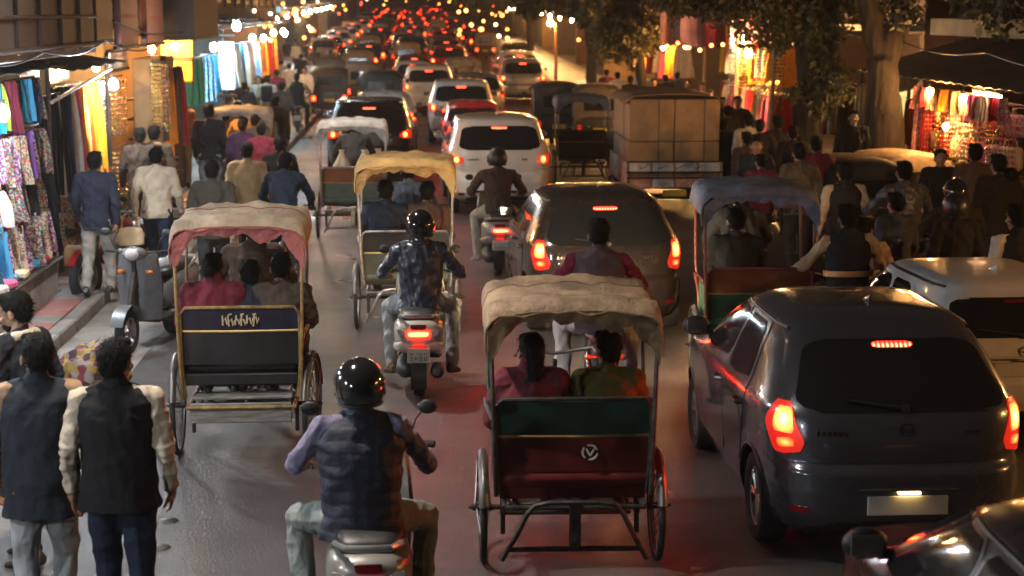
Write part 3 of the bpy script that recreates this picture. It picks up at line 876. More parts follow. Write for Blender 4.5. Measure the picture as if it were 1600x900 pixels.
def car(label, loc, rz, kind, paint, brake=True, lit=True, plate=None, mirror=None, far=False, group=None, name='car', hot=None, plamp=True, head=None):
    P, Wm, c = car_parts(kind)
    root = thing(name, label, 'car', loc, rz, group)
    hot = hot or TAIL_HOT
    mats = {'paint': paint, 'brake_hi': hot_hi if brake else TAIL_OFF, 'plate': plate or PLATE, 'plamp': PLAMP if plamp else CLEAR, 'tail': TAIL_LIT if lit else TAIL_OFF, 'brake': hot if brake else TAIL_OFF,
            'tail_low': (AMB_LIT if lit else AMBER), 'mirror': mirror or paint, 'head': head or CLEAR}
    objs = []
    skip = ('body_', 'lettering', 'characters', 'handle', 'wiper', 'badge', 'arch_trim', 'mirror_glass', 'reflector', 'antenna', 'door', 'headlamp', 'windscreen', 'underbody', 'side_mirror', 'roof_rail', 'indicator_lens', 'bumper_insert', 'plate_hood', 'plate_lamp', 'side_window') if far == 2 else ('lettering', 'characters', 'handle', 'wiper', 'badge', 'arch_trim', 'mirror_glass', 'reflector', 'antenna', 'door', 'headlamp', 'windscreen', 'underbody') if far else ()
    for nm, me, mt, par in P:
        if nm in skip: objs.append(None); continue
        mt = mats.get(mt, mt) if isinstance(mt, str) else mt
        if par is None: po = root
        elif isinstance(par, int): po = objs[par] or root
        else: po = next((o for o in reversed(objs) if o is not None and o.name.split('.')[0] == par), root)
        objs.append(ob(nm, me, mt, po))
        if nm in ('characters', 'lettering'): objs[-1]['kind'] = 'stuff'
    for y in c['ax']:
        for sg in (-1, 1):
            w = ob('wheel', Wm[0], RUBBER, root, (sg * (c['tr'] - .01), y, c['wr']), (0, 0, 0 if sg < 0 else PI))
            if not far:
                ob('rim', Wm[1], ALLOY, w); ob('brake_disc', Wm[2], BLACKP, w)
    return root
hot_hi = GLOW('high_brake_glow', [(0, (1, .13, .05), 14), (.28, (1, .05, .02), 6), (.5, (1, .015, .012), 1.6)], 9)
# ------------------------------------------------------------------ two- and three-wheelers
STEEL = M('steel_worn', (.30, .28, .26), .4, metal=.8, dirt=.6, vs=12)
DARKSTEEL = M('steel_dark', (.06, .055, .05), .45, metal=.6, dirt=.5, vs=12)
ENGINE = M('engine_grey', (.12, .115, .11), .5, metal=.7, dirt=.4)
VINYL = M('seat_vinyl', (.016, .015, .015), .42, bump=.15, bs=60)

def wire_wheel(root, name, c, r, tyre_w=.02, fender=None, n=22, fa=(10, 190), fw=.075, rz=0.):
    """bicycle wheel: tyre, rim, hub and spokes; axle along x"""
    t = MB(); t.lathe([(r + tyre_w * math.cos(a), tyre_w * math.sin(a)) for a in np.linspace(0, 2 * PI, 8, endpoint=False)], n=40)
    w = ob(name, t.mesh('tyre'), RUBBER, root, c, (0, 0, rz))
    t = MB(); t.lathe([(r - .012, -.016), (r - .03, -.012), (r - .03, .012), (r - .012, .016)], n=40); ob('rim', t.mesh('rim'), STEEL, w)
    t = MB(); t.cyl((-.06, 0, 0), (.06, 0, 0), .022, n=10); t.cyl((-.09, 0, 0), (.09, 0, 0), .010, n=8); t.cyl((-.045, 0, 0), (-.035, 0, 0), .034, n=12); t.cyl((.035, 0, 0), (.045, 0, 0), .034, n=12)
    ob('hub', t.mesh('hub'), DARKSTEEL, w)
    t = MB()
    for i in range(n):
        a = 2 * PI * i / n; b = a + (.35 if i % 2 else -.35); sx = .04 if i % 2 else -.04
        t.cyl((sx, .03 * math.cos(b), .03 * math.sin(b)), (0, (r - .02) * math.cos(a), (r - .02) * math.sin(a)), .0028, n=4)
    s = ob('spokes', t.mesh('spokes'), STEEL, w); s['kind'] = 'stuff'
    if fender:
        g = []
        for a in np.linspace(R(fa[0]), R(fa[1]), 18):
            g.append([((xx) * fw, (r + .045 - (abs(xx) ** 2) * .10) * math.cos(a), (r + .045 - (abs(xx) ** 2) * .10) * math.sin(a)) for xx in (-.5, -.35, -.15, 0, .15, .35, .5)])
        t = MB(); t.sheet(g, .003)
        f = ob('mudguard', t.mesh('mudguard'), fender, root, c, (0, 0, rz))
        t = MB()
        for a in (fa[0] + 30, fa[1] - 25):
            for sg in (-1, 1): t.cyl((sg * .05, 0, 0), (sg * fw * .5, (r + .02) * math.cos(R(a)), (r + .02) * math.sin(R(a))), .004, n=5)
        s = ob('stay', t.mesh('stay'), STEEL, f)
    return w

def fat_wheel(root, name, c, r, w, rim=None):
    t, m, d = _shared.setdefault(('fw', r, w), wheel_meshes(r, w, 5))
    o = ob(name, t, RUBBER, root, c); ob('rim', m, rim or ALLOY, o)
    return o

def strokes(mb, pts, w, plane):
    """brush stroke as a flat ribbon; plane(u, v) gives the point"""
    for p in pts:
        g = []
        for i in range(len(p)):
            a = np.array(p[max(i - 1, 0)]); b = np.array(p[min(i + 1, len(p) - 1)]); d = unit(np.array([b[0] - a[0], b[1] - a[1], 0])); n = np.array([-d[1], d[0]])
            k = w * (.6 + .4 * math.sin(PI * (i + .5) / len(p)))
            g.append([plane(*(np.array(p[i]) + n * k)), plane(*(np.array(p[i]) - n * k))])
        mb.sheet(g, .003)

def scooter(label, loc, rz, paint, lit=True, name='scooter', group=None, tail_hot=True, plate=None, mirrors=True):
    """step-through scooter, rear wheel at the origin's y"""
    root = thing(name, label, 'scooter', loc, rz, group); kx = 1.22
    fat_wheel(root, 'rear_wheel', (0, 0, .225), .225, .10); fat_wheel(root, 'front_wheel', (0, 1.24, .225), .225, .09)
    X, Z = np.array([1., 0, 0]), np.array([0, 0, 1.])
    def sec(y, z, rx, rz_, e=3.2):
        out = []
        for a in np.linspace(0, 2 * PI, 24, endpoint=False):
            c, s_ = math.cos(a), math.sin(a)
            out.append(np.array([rx * kx * math.copysign(abs(c) ** (2 / e), c), y, z + rz_ * math.copysign(abs(s_) ** (2 / e), s_)]))
        return out
    m = MB(); m.loft([sec(-.40, .635, .05, .035), sec(-.385, .63, .105, .075), (sec(-.34, .62, .145, .115)), sec(-.20, .60, .175, .145), sec(0, .575, .185, .165), sec(.2, .55, .175, .175), sec(.36, .50, .14, .17), sec(.43, .46, .09, .14)])
    body = m.build('body', paint, root, 70)
    m = MB(); m.loft([sec(-.37, .545, .03, .02), sec(-.36, .525, .135, .05), sec(-.30, .50, .165, .06), sec(-.10, .47, .19, .05), sec(.05, .46, .19, .04)]); m.build('rear_skirt', paint, root, 70)
    m = MB(); m.loft([sec(-.30, .745, .07, .02), sec(-.27, .755, .115, .045), sec(-.05, .755, .145, .055), sec(.15, .74, .145, .055), sec(.38, .72, .12, .055), sec(.46, .70, .06, .04)]); m.build('seat', VINYL, root, 70)
    m = MB(); m.tube([(-.165, .02, .70), (-.17, -.15, .745), (-.155, -.28, .775), (-.11, -.37, .785), (0, -.395, .79), (.11, -.37, .785), (.155, -.28, .775), (.17, -.15, .745), (.165, .02, .70)], .018, 8); m.build('grab_rail', M('rail_grey', (.33, .32, .31), .35, metal=.6), root)
    def rear(x, z): return np.array([x * kx, -.398 + .9 * x * x + .12 * abs(z - .63), z])
    def rp(poly, off):
        p = chaikin(poly, 1); g = []
        zs = [q[1] for q in p]
        for z in np.linspace(min(zs) + .002, max(zs) - .002, 7):
            xs = []
            for j in range(len(p)):
                a, b = p[j], p[(j + 1) % len(p)]
                if (a[1] - z) * (b[1] - z) <= 0 and a[1] != b[1]: xs.append(a[0] + (b[0] - a[0]) * (z - a[1]) / (b[1] - a[1]))
            g.append([rear(x, z) - [0, off, 0] for x in np.linspace(min(xs), max(xs), 9)])
        mm = MB(); mm.sheet(g, .016); return mm
    rp([(-.05, .665), (.05, .665), (.06, .715), (-.06, .715)], .012).build('reflector', TAIL_OFF, root)
    rp([(-.068, .605), (.068, .605), (.075, .655), (-.075, .655)], .016).build('tail_light', (GLOW('scooter_brake_glow', [(0, (1, .022, .007), 200), (.3, (1, .015, .004), 120), (.55, (1, .008, .003), 32)]) if tail_hot else TAIL_LIT) if lit else TAIL_OFF, root)
    for sg in (-1, 1): rp(sorted([(sg * .085, .605), (sg * .14, .62)]) + sorted([(sg * .15, .675), (sg * .09, .655)], reverse=True), .010).build('indicator', CLEAR, root)
    m = MB(); m.box((0, -.405, .44), (.20, .006, .135), (.12, 0, 0), bev=.003); pl = m.build('number_plate', plate or PLATE, root)
    m = MB()
    for r_ in range(2):
        for j in range(4): glyph(m, (-.062 + j * .041, -.413 + .0065 * (.5 - r_), .465 - r_ * .05), .018, .028, j + r_ * 7, .005)
    m.build('characters', INK, pl)['kind'] = 'stuff'
    m = MB(); m.box((0, -.385, .52), (.10, .05, .02), bev=.005); m.build('plate_lamp', TAIL_LIT if lit else TAIL_OFF, root)
    g = [[(x, -.02 + .275 * math.cos(a), .225 + .275 * math.sin(a)) for x in (-.07, -.035, 0, .035, .07)] for a in np.linspace(R(95), R(205), 12)]
    m = MB(); m.sheet(g, .006); m.build('rear_mudguard', BLACKP, root)
    m = MB(); m.cap((.16, -.22, .26), (.16, .12, .23), .062, .05, 14); m.cyl((.16, -.30, .265), (.16, -.2, .26), .026, n=10); m.build('exhaust', ENGINE, root)
    m = MB(); m.cap((-.12, -.02, .25), (-.13, .35, .25), .09, .08, 12); m.box((-.12, -.05, .40), (.05, .06, .28), bev=.02); m.build('engine', ENGINE, root)
    m = MB(); m.box((0, .62, .285), (.40, .46, .05), bev=.02); m.build('floor_board', BLACKP, root)
    g = []
    for z in np.linspace(.30, .98, 10):
        wv = .20 + .03 * math.sin((z - .3) / .68 * PI); yv = .86 + .17 * (1 - (z - .3) / .68) ** 0 * ((z - .3) / .68) * .35
        g.append([(wv * t, yv + .09 - .12 * t * t, z) for t in np.linspace(-1, 1, 11)])
    m = MB(); m.sheet(g, .03); ap = m.build('apron', paint, root)
    m = MB(); m.ell((0, 1.0, .66), (.035, .02, .045)); m.build('horn_cover', BLACKP, ap)
    for sg in (-1, 1): m = MB(); m.ell((sg * .15, .985, .80), (.045, .02, .025), n=12, m=6); m.build('front_indicator', AMBER, ap)
    m = MB(); m.tube([(-.2, .90, .93), (-.235, .86, .65), (-.2, .83, .34)], .014, 6); m.tube([(.2, .90, .93), (.235, .86, .65), (.2, .83, .34)], .014, 6); m.tube([(0, 1.02, .94), (0, 1.0, .6), (0, .96, .34)], .028, 8); m.build('apron_trim', BLACKP, ap)['kind'] = 'stuff'
    g = [[(x, 1.24 + .275 * math.cos(a), .225 + .275 * math.sin(a)) for x in (-.07, -.035, 0, .035, .07)] for a in np.linspace(R(20), R(165), 12)]
    m = MB(); m.sheet(g, .006); m.build('front_mudguard', paint, root)
    m = MB(); m.cyl((0, 1.22, .3), (0, .98, .85), .035, n=10); m.build('fork', DARKSTEEL, root)
    m = MB(); rings = [ring((0, .98 + o, .99), X, Z, rx, rz_, 16) for o, rx, rz_ in ((-.09, .05, .03), (-.05, .11, .06), (.02, .13, .075), (.08, .085, .07), (.10, .04, .04))]; m.loft(rings); hs = m.build('handlebar_cover', paint, root, 70)
    m = MB(); m.ell((0, 1.065, .99), (.075, .03, .06)); m.build('headlamp', CLEAR, hs)
    m = MB(); m.tube([(-.34, .86, 1.0), (-.2, .93, 1.0), (0, .96, .99), (.2, .93, 1.0), (.34, .86, 1.0)], .015, 8); m.build('handlebar', DARKSTEEL, root)
    for sg in (-1, 1):
        m = MB(); m.cyl((sg * .25, .90, 1.0), (sg * .365, .85, 1.0), .02, n=10); m.build('grip', RUBBER, root)
        if mirrors:
            m = MB(); m.tube([(sg * .22, .93, 1.0), (sg * .26, .96, 1.12), (sg * .30, .93, 1.18)], .006, 6); st = m.build('mirror_stem', DARKSTEEL, root)
            m = MB(); m.ell((sg * .33, .93, 1.20), (.055, .018, .042), n=14, m=8); m.build('mirror', BLACKP, st)
    return root

def motorcycle(label, loc, rz, paint, lit=True, headlamp=False, group=None, plate=None, name='motorcycle'):
    root = thing(name, label, 'motorcycle', loc, rz, group)
    fat_wheel(root, 'rear_wheel', (0, 0, .30), .30, .09); fat_wheel(root, 'front_wheel', (0, 1.27, .30), .30, .08)
    X, Z = np.array([1., 0, 0]), np.array([0, 0, 1.])
    m = MB(); m.loft([ring((0, y, z), X, Z, rx, rz_, 16) for y, z, rx, rz_ in ((-.38, .76, .03, .02), (-.33, .755, .075, .045), (-.1, .73, .09, .07), (.15, .69, .10, .085), (.3, .66, .07, .07))]); m.build('tail_cowl', paint, root, 60)
    m = MB(); m.loft([ring((0, y, z), X, Z, rx, rz_, 16) for y, z, rx, rz_ in ((-.30, .80, .06, .02), (-.24, .81, .115, .045), (.05, .80, .13, .05), (.35, .77, .12, .05), (.42, .77, .06, .04))]); m.build('seat', VINYL, root, 60)
    m = MB(); m.loft([ring((0, y, z), X, Z, rx, rz_, 16) for y, z, rx, rz_ in ((.36, .79, .06, .05), (.42, .82, .11, .09), (.6, .85, .135, .12), (.78, .86, .12, .11), (.86, .84, .05, .06))]); m.build('fuel_tank', paint, root, 60)
    m = MB(); m.tube([(-.13, .1, .80), (-.14, -.2, .85), (-.10, -.34, .86), (.10, -.34, .86), (.14, -.2, .85), (.13, .1, .80)], .012, 8); m.build('grab_rail', STEEL, root)
    m = MB(); m.box((0, -.375, .765), (.13, .04, .055), bev=.015); m.build('tail_light', GLOW('scooter_brake_glow', [(0, (1, .022, .007), 200), (.3, (1, .015, .004), 120), (.55, (1, .008, .003), 32)]) if lit else TAIL_OFF, root)
    for sg in (-1, 1):
        m = MB(); m.cyl((sg * .05, -.34, .70), (sg * .12, -.35, .70), .008, n=6); m.ell((sg * .14, -.355, .70), (.03, .025, .022), n=10, m=6); m.build('indicator', AMBER, root)
        m = MB(); m.cyl((sg * .10, 0, .30), (sg * .12, .12, .68), .026, n=10); m.build('shock_absorber', CHROME, root)
        m = MB(); m.cyl((sg * .07, 1.27, .30), (sg * .08, 1.02, .92), .022, n=8); m.build('fork', CHROME, root)
        m = MB(); m.tube([(sg * .22, .86, 1.03), (sg * .26, .88, 1.16)], .006, 6); st = m.build('mirror_stem', DARKSTEEL, root)
        m = MB(); m.ell((sg * .29, .87, 1.19), (.055, .016, .038), n=14, m=8); m.build('mirror', BLACKP, st)
    g = [[(x, .335 * math.cos(a), .30 + .335 * math.sin(a)) for x in (-.055, -.03, 0, .03, .055)] for a in np.linspace(R(70), R(195), 12)]
    m = MB(); m.sheet(g, .005); m.build('rear_mudguard', BLACKP, root)
    m = MB(); m.box((0, -.40, .545), (.20, .006, .14), (.2, 0, 0), bev=.003); pl = m.build('number_plate', plate or PLATE, root)
    m = MB()
    for r_ in range(2):
        for j in range(4): glyph(m, (-.062 + j * .041, -.419 + .008 * (.5 - r_), .57 - r_ * .05), .018, .028, j + r_ * 7 + 3, .005)
    m.build('characters', INK, pl)['kind'] = 'stuff'
    m = MB(); m.cap((.14, -.25, .33), (.13, .35, .27), .048, .04, 12); m.build('exhaust', CHROME, root)
    m = MB(); m.box((0, .55, .38), (.24, .32, .30), bev=.05); m.cyl((0, .68, .42), (0, .78, .62), .09, n=12); m.build('engine', ENGINE, root)
    m = MB(); m.tube([(0, .95, .90), (0, .80, .55), (0, .62, .25), (0, .3, .26), (0, .0, .30)], .022, 8); m.tube([(0, .95, .92), (0, .5, .72), (0, -.25, .70)], .02, 8); m.build('frame', DARKSTEEL, root)
    m = MB(); m.tube([(-.36, .74, 1.02), (-.2, .86, 1.03), (0, .92, .98), (.2, .86, 1.03), (.36, .74, 1.02)], .014, 8); m.build('handlebar', DARKSTEEL, root)
    m = MB(); m.ell((0, 1.06, .92), (.09, .07, .09)); hb = m.build('headlamp_shell', BLACKP, root)
    m = MB(); m.lathe([(.078, 1.06), (.082, 1.06), (.086, 1.20), (.082, 1.20)], (0, 0, .92), 'y', 20); m.build('headlamp_baffle', BLACKP, hb)  # tube added to stop the lamp spilling sideways onto riders
    m = MB(); m.cyl((0, 1.105, .92), (0, 1.125, .915), .072, .068, n=18); m.build('headlamp', E('motorcycle_headlamp_glow', (1, .74, .42), 3500) if headlamp else CLEAR, hb)
    g = [[(x, 1.27 + .335 * math.cos(a), .30 + .335 * math.sin(a)) for x in (-.05, -.03, 0, .03, .05)] for a in np.linspace(R(30), R(160), 10)]
    m = MB(); m.sheet(g, .005); m.build('front_mudguard', paint, root)
    return root

def bicycle(label, loc, rz, paint, group=None):
    root = thing('bicycle', label, 'bicycle', loc, rz, group)
    wire_wheel(root, 'rear_wheel', (0, 0, .34), .33, .018, STEEL); wire_wheel(root, 'front_wheel', (0, 1.08, .34), .33, .018, STEEL)
    m = MB(); m.tube([(0, .43, .30), (0, .88, .88), (0, .86, .80), (0, .26, .82), (0, .43, .30), (0, 0, .34), (0, .28, .80)], .016, 8); m.build('frame', paint, root)
    m = MB(); m.tube([(0, 1.08, .34), (0, .98, .62), (0, .88, .98)], .015, 8); m.build('fork', paint, root)
    m = MB(); m.tube([(-.27, .66, 1.05), (-.24, .82, 1.06), (0, .90, 1.02), (.24, .82, 1.06), (.27, .66, 1.05)], .012, 8); m.build('handlebar', STEEL, root)
    m = MB(); m.loft([ring((0, y, .93), np.array([1., 0, 0]), np.array([0, 0, 1.]), rx, .03, 12) for y, rx in ((.06, .03), (.12, .11), (.22, .09), (.34, .03), (.38, .015))]); m.cyl((0, .24, .80), (0, .2, .92), .014); m.build('saddle', VINYL, root)
    m = MB(); m.cyl((-.12, .43, .30), (.12, .43, .30), .012); m.box((-.10, .43, .22), (.012, .02, .17)); m.box((.10, .43, .38), (.012, .02, .17)); m.box((-.15, .43, .135), (.09, .07, .02)); m.box((.15, .43, .465), (.09, .07, .02)); m.lathe([(.10, .05), (.09, .045), (.09, .055)], (0, .43, .30), n=20); m.build('crank', STEEL, root)
    return root

def rickshaw(label, loc, rz, hood, valance, upper, lower, frame, seat=None, rim=None, hz=1.72, fender=None, plank=None, text=None, emblem=False, wheel_rz=(0, 0), group=None, band=None, detail=True, sz=.77, wr=.325, skirt=True, pz=(.64, .866, 1.085)):
    """cycle rickshaw, rear axle at the origin, heading +Y"""
    root = thing('cycle_rickshaw', label, 'rickshaw', loc, rz, group)
    fender = fender or M('mudguard_worn', (.16, .15, .14), .42, metal=.75, dirt=.7, vs=12)
    k = hz - 1.72
    for sg, wz in ((-1, wheel_rz[0]), (1, wheel_rz[1])):
        wire_wheel(root, 'rear_wheel', (sg * .545, 0, wr + .02), wr, .022, fender, 26, (10, 165), .06, wz)
    m = MB(); m.cyl((-.62, 0, wr + .02), (.62, 0, wr + .02), .017, n=8); m.build('axle', DARKSTEEL, root)
    # chassis rails with hangers
    for sg in (-1, 1):
        m = MB(); m.tube([(sg * .42, -.42, .46), (sg * .42, -.1, .44), (sg * .42, .5, .44), (sg * .25, .75, .42), (sg * .06, .95, .38)], .018, 8); m.build('side_rail', frame, root)
        m = MB(); m.box((sg * .42, 0, .375), (.035, .06, .15), bev=.006); m.box((sg * .42, 0, .245), (.03, .03, .15), bev=.006); m.build('axle_hanger', DARKSTEEL, root)
        m = MB(); pts = [(sg * .36, .42 * math.sin(t), .47 - .08 * math.cos(t)) for t in np.linspace(-1.4, 1.4, 9)]
        for q in range(3): m.tube([(x, y * (1 - q * .2), z - q * .011) for x, y, z in pts], .008, 4)
        m.build('leaf_spring', DARKSTEEL, root)
        # hood posts
        m = MB(); m.tube([(sg * .47, -.30, .50), (sg * .49, -.32, 1.10), (sg * .50, -.31, 1.45 + k * .8), (sg * .495, -.26, 1.58 + k)], .014, 8); m.build('rear_post', frame, root)
        m = MB(); m.tube([(sg * .47, .28, .62), (sg * .50, .40, 1.05), (sg * .50, .52, 1.5 + k)], .013, 8); m.build('front_post', frame, root)
        m = MB(); m.tube([(sg * .49, -.29, .97), (sg * .52, .02, 1.0), (sg * .52, .26, .98), (sg * .48, .32, .80), (sg * .46, .33, .62)], .016, 8); m.build('arm_rest', frame, root)
        m = MB(); m.box((sg * .475, .02, .74), (.014, .52, .36), bev=.005); m.build('side_panel', lower, root)
    for y, z in ((-.42, .46), (.5, .44)): m = MB(); m.cyl((-.42, y, z), (.42, y, z), .016, n=8); m.build('cross_member', frame, root)
    if plank is not None:
        m = MB(); m.box((0, -.40, .415), (.80, .035, .15), bev=.006); m.build('rear_plank', plank, root)
        m = MB(); m.box((0, -.18, .50), (.80, .20, .025), bev=.006); m.build('rear_plank', plank, root)
    else:
        m = MB(); pts = [(-.44, -.40, .13), (-.36, -.44, .28), (-.29, -.46, .43), (-.24, -.46, .485), (-.15, -.46, .50), (.15, -.46, .50), (.24, -.46, .485), (.29, -.46, .43), (.36, -.44, .28), (.44, -.40, .13)]
        m.tube(pts, .017, 8); m.build('rear_guard', frame, root)
        m = MB(); m.cyl((-.40, -.42, .20), (.40, -.42, .20), .017, n=8); m.build('rear_guard_bar', frame, root)
        m = MB(); m.box((0, -.44, .36), (.07, .03, .30), bev=.01); m.build('rear_guard_strut', frame, root)
    # foot board and its rail
    m = MB(); m.box((0, .52, sz - .43), (.84, .42, .025), bev=.006); m.build('foot_board', plank or M('wood_worn', (.18, .13, .09), .75, var=.4, vs=9, stretch=(1, 8, 8)), root)
    # seat box and backrest: two painted panels with bead strips
    m = MB(); m.box((0, .02, sz - .135), (.90, .50, .09), bev=.01); m.build('seat_box', lower, root)
    m = MB(); m.box((0, .04, sz - .045), (.90, .50, .085), bev=.03); m.build('seat_cushion', seat or VINYL, root)
    def panel(z0, z1, y0, y1, w, bulge=0., bev=0):
        g = []
        for t in np.linspace(0, 1, 9):
            z = z0 + (z1 - z0) * t; y = y0 + (y1 - y0) * t - bulge * math.sin(PI * t)
            g.append([(x * w / 2, y + .02 * x * x, z) for x in np.linspace(-1, 1, 13)])
        mm = MB(); mm.sheet(g, .022); return mm
    panel(pz[1] + .004, pz[2], -.275, -.305, .93).build('backrest_upper', upper, root)
    lo = panel(pz[0], pz[1] - .004, -.262, -.274, .95).build('backrest_lower', lower, root)
    if skirt: panel(.525, .635, -.215, -.255, .95, .035).build('seat_skirt', lower, root)
    m = MB(); m.tube([(-.465, -.27, pz[1]), (0, -.292, pz[1]), (.465, -.27, pz[1])], .010, 6); m.build('bead_strip', band or M('gold_paint', (.45, .3, .12), .4, metal=.5, dirt=.5), root)
    m = MB(); m.tube([(-.45, -.25, .50), (-.47, -.275, .75), (-.47, -.295, pz[2] - .035), (-.43, -.305, pz[2] + .015), (0, -.325, pz[2] + .02), (.43, -.305, pz[2] + .015), (.47, -.295, pz[2] - .035), (.47, -.275, .75), (.45, -.25, .50)], .014, 8); m.build('backrest_frame', frame, root)
    if text:
        m = MB(); strokes(m, text, .007, lambda u, v: (u, -.318 + .004 * (v - .9), v) if v > .87 else (u, -.288, v)); m.build('painted_script', M('script_gold', (.42, .33, .20), .6), root)['kind'] = 'stuff'
    if emblem:
        m = MB(); cx, cz = .10, .765
        for a0 in (20, 140, 260):
            strokes(m, [[(cx + .045 * math.cos(R(a0 + t)), cz + .045 * math.sin(R(a0 + t))) for t in range(0, 100, 10)]], .0065, lambda u, v: (u, -.289, v))
        strokes(m, [[(cx - .022, cz + .022), (cx, cz - .022)], [(cx, cz - .022), (cx + .026, cz + .022)]], .006, lambda u, v: (u, -.289, v))
        m.build('painted_emblem', M('emblem_white', (.6, .58, .55), .6), lo)['kind'] = 'stuff'
    # hood: canvas over hoops, hanging valance with an uneven hem
    r_ = np.random.RandomState(hash_(label)); g = []
    ys = [-.335, -.325, -.30, -.26, -.20, -.12, 0, .13, .25, .38, .50, .60, .64]
    dz = [-.085, -.055, -.03, -.008, .0, -.012, -.026, -.030, .002, -.026, -.028, .004, -.05]
    for y, d in zip(ys, dz):
        row = []
        for t in np.linspace(-1, 1, 29):
            a = abs(t); sx = math.copysign(1, t)
            if a < .62: x, z = t / .62 * .44, 1.72 + k + d - .030 * (a / .62) ** 2
            elif a < .80:
                q = (a - .62) / .18 * PI / 2; x, z = sx * (.44 + .085 * math.sin(q)), 1.69 + k + d - .085 * (1 - math.cos(q))
            else:
                q = (a - .80) / .20; x, z = sx * (.525 + .012 * math.sin(q * 3)), 1.605 + k + d - q * (.155 - .05 * ((y + .33) / 1.0))
            row.append((x + r_.normal() * .003, y + r_.normal() * .003, z + r_.normal() * .0035 + .007 * math.sin(x * 17 + y * 9) + .006 * math.sin(x * 31 - y * 23)))
        g.append(row)
    m = MB(); m.sheet(g, .004); h = m.build('hood', hood, root, 50)
    m = MB(); m.tube([np.array(q) + [0, -.004, 0] for q in g[0]], .008, 6); m.build('edge_piping', valance, h)
    m = MB(); m.tube([np.array(q) + [0, 0, .003] for q in g[8]], .0045, 5); m.build('seam', valance, h)
    g = []
    hem = [.10 + .03 * math.sin(i * .55 + 2 * math.sin(i * .31 + r_.uniform(0, .6))) + r_.normal() * .011 for i in range(25)]
    for j in range(7):
        row = []
        for i, x in enumerate(np.linspace(-1, 1, 25)):
            arch = 1.645 + k - .085 * abs(x) ** 4 - .03 * abs(x) ** 12
            z = arch - hem[i] * j / 6 * (1.0 + .9 * abs(x) ** 6)
            row.append((x * .515, -.338 + .015 * math.sin(x * 21 + j * .6) * j / 6 + .03 * j / 6 * (1 - x * x), z))
        g.append(row)
    m = MB(); m.sheet(g, .004); m.build('valance', valance, h, 70)
    for y in (-.29, .13, .56):
        m = MB(); m.tube([(-.505, y, 1.48 + k), (-.49, y, 1.57 + k), (-.42, y, 1.635 + k), (0, y, 1.672 + k), (.42, y, 1.635 + k), (.49, y, 1.57 + k), (.505, y, 1.48 + k)], .010, 6); m.build('hood_hoop', frame, h)
    if detail:
        # the bicycle half in front
        wire_wheel(root, 'front_wheel', (0, 1.78, .345), .325, .022, fender, 24)
        m = MB(); m.tube([(0, 0, .36), (0, .55, .40), (0, .95, .36), (0, 1.1, .33)], .02, 8); m.tube([(0, 1.1, .33), (0, 1.48, .86)], .018, 8); m.tube([(0, 1.1, .33), (0, .92, .86)], .016, 8); m.tube([(0, .95, .80), (0, 1.48, .86)], .016, 8); m.tube([(0, .95, .80), (0, .45, .44)], .014, 8); m.build('cycle_frame', frame, root)
        m = MB(); m.tube([(0, 1.78, .345), (0, 1.66, .62), (0, 1.48, .98)], .016, 8); m.build('fork', frame, root)
        m = MB(); m.tube([(-.29, 1.24, 1.06), (-.26, 1.42, 1.08), (0, 1.47, 1.03), (.26, 1.42, 1.08), (.29, 1.24, 1.06)], .013, 8); m.build('handlebar', STEEL, root)
        m = MB(); m.loft([ring((0, y, .93), np.array([1., 0, 0]), np.array([0, 0, 1.]), rx, .03, 12) for y, rx in ((.74, .03), (.80, .12), (.9, .10), (1.02, .03), (1.06, .015))]); m.cyl((0, .93, .82), (0, .88, .92), .014); m.build('saddle', VINYL, root)
        m = MB(); m.cyl((-.12, 1.1, .33), (.12, 1.1, .33), .012); m.box((-.10, 1.1, .25), (.012, .02, .17)); m.box((.10, 1.1, .41), (.012, .02, .17)); m.box((-.15, 1.1, .165), (.09, .07, .02)); m.box((.15, 1.1, .495), (.09, .07, .02)); m.lathe([(.10, .05), (.09, .045), (.09, .055)], (0, 1.1, .33), n=20); m.build('crank', STEEL, root)
    return root

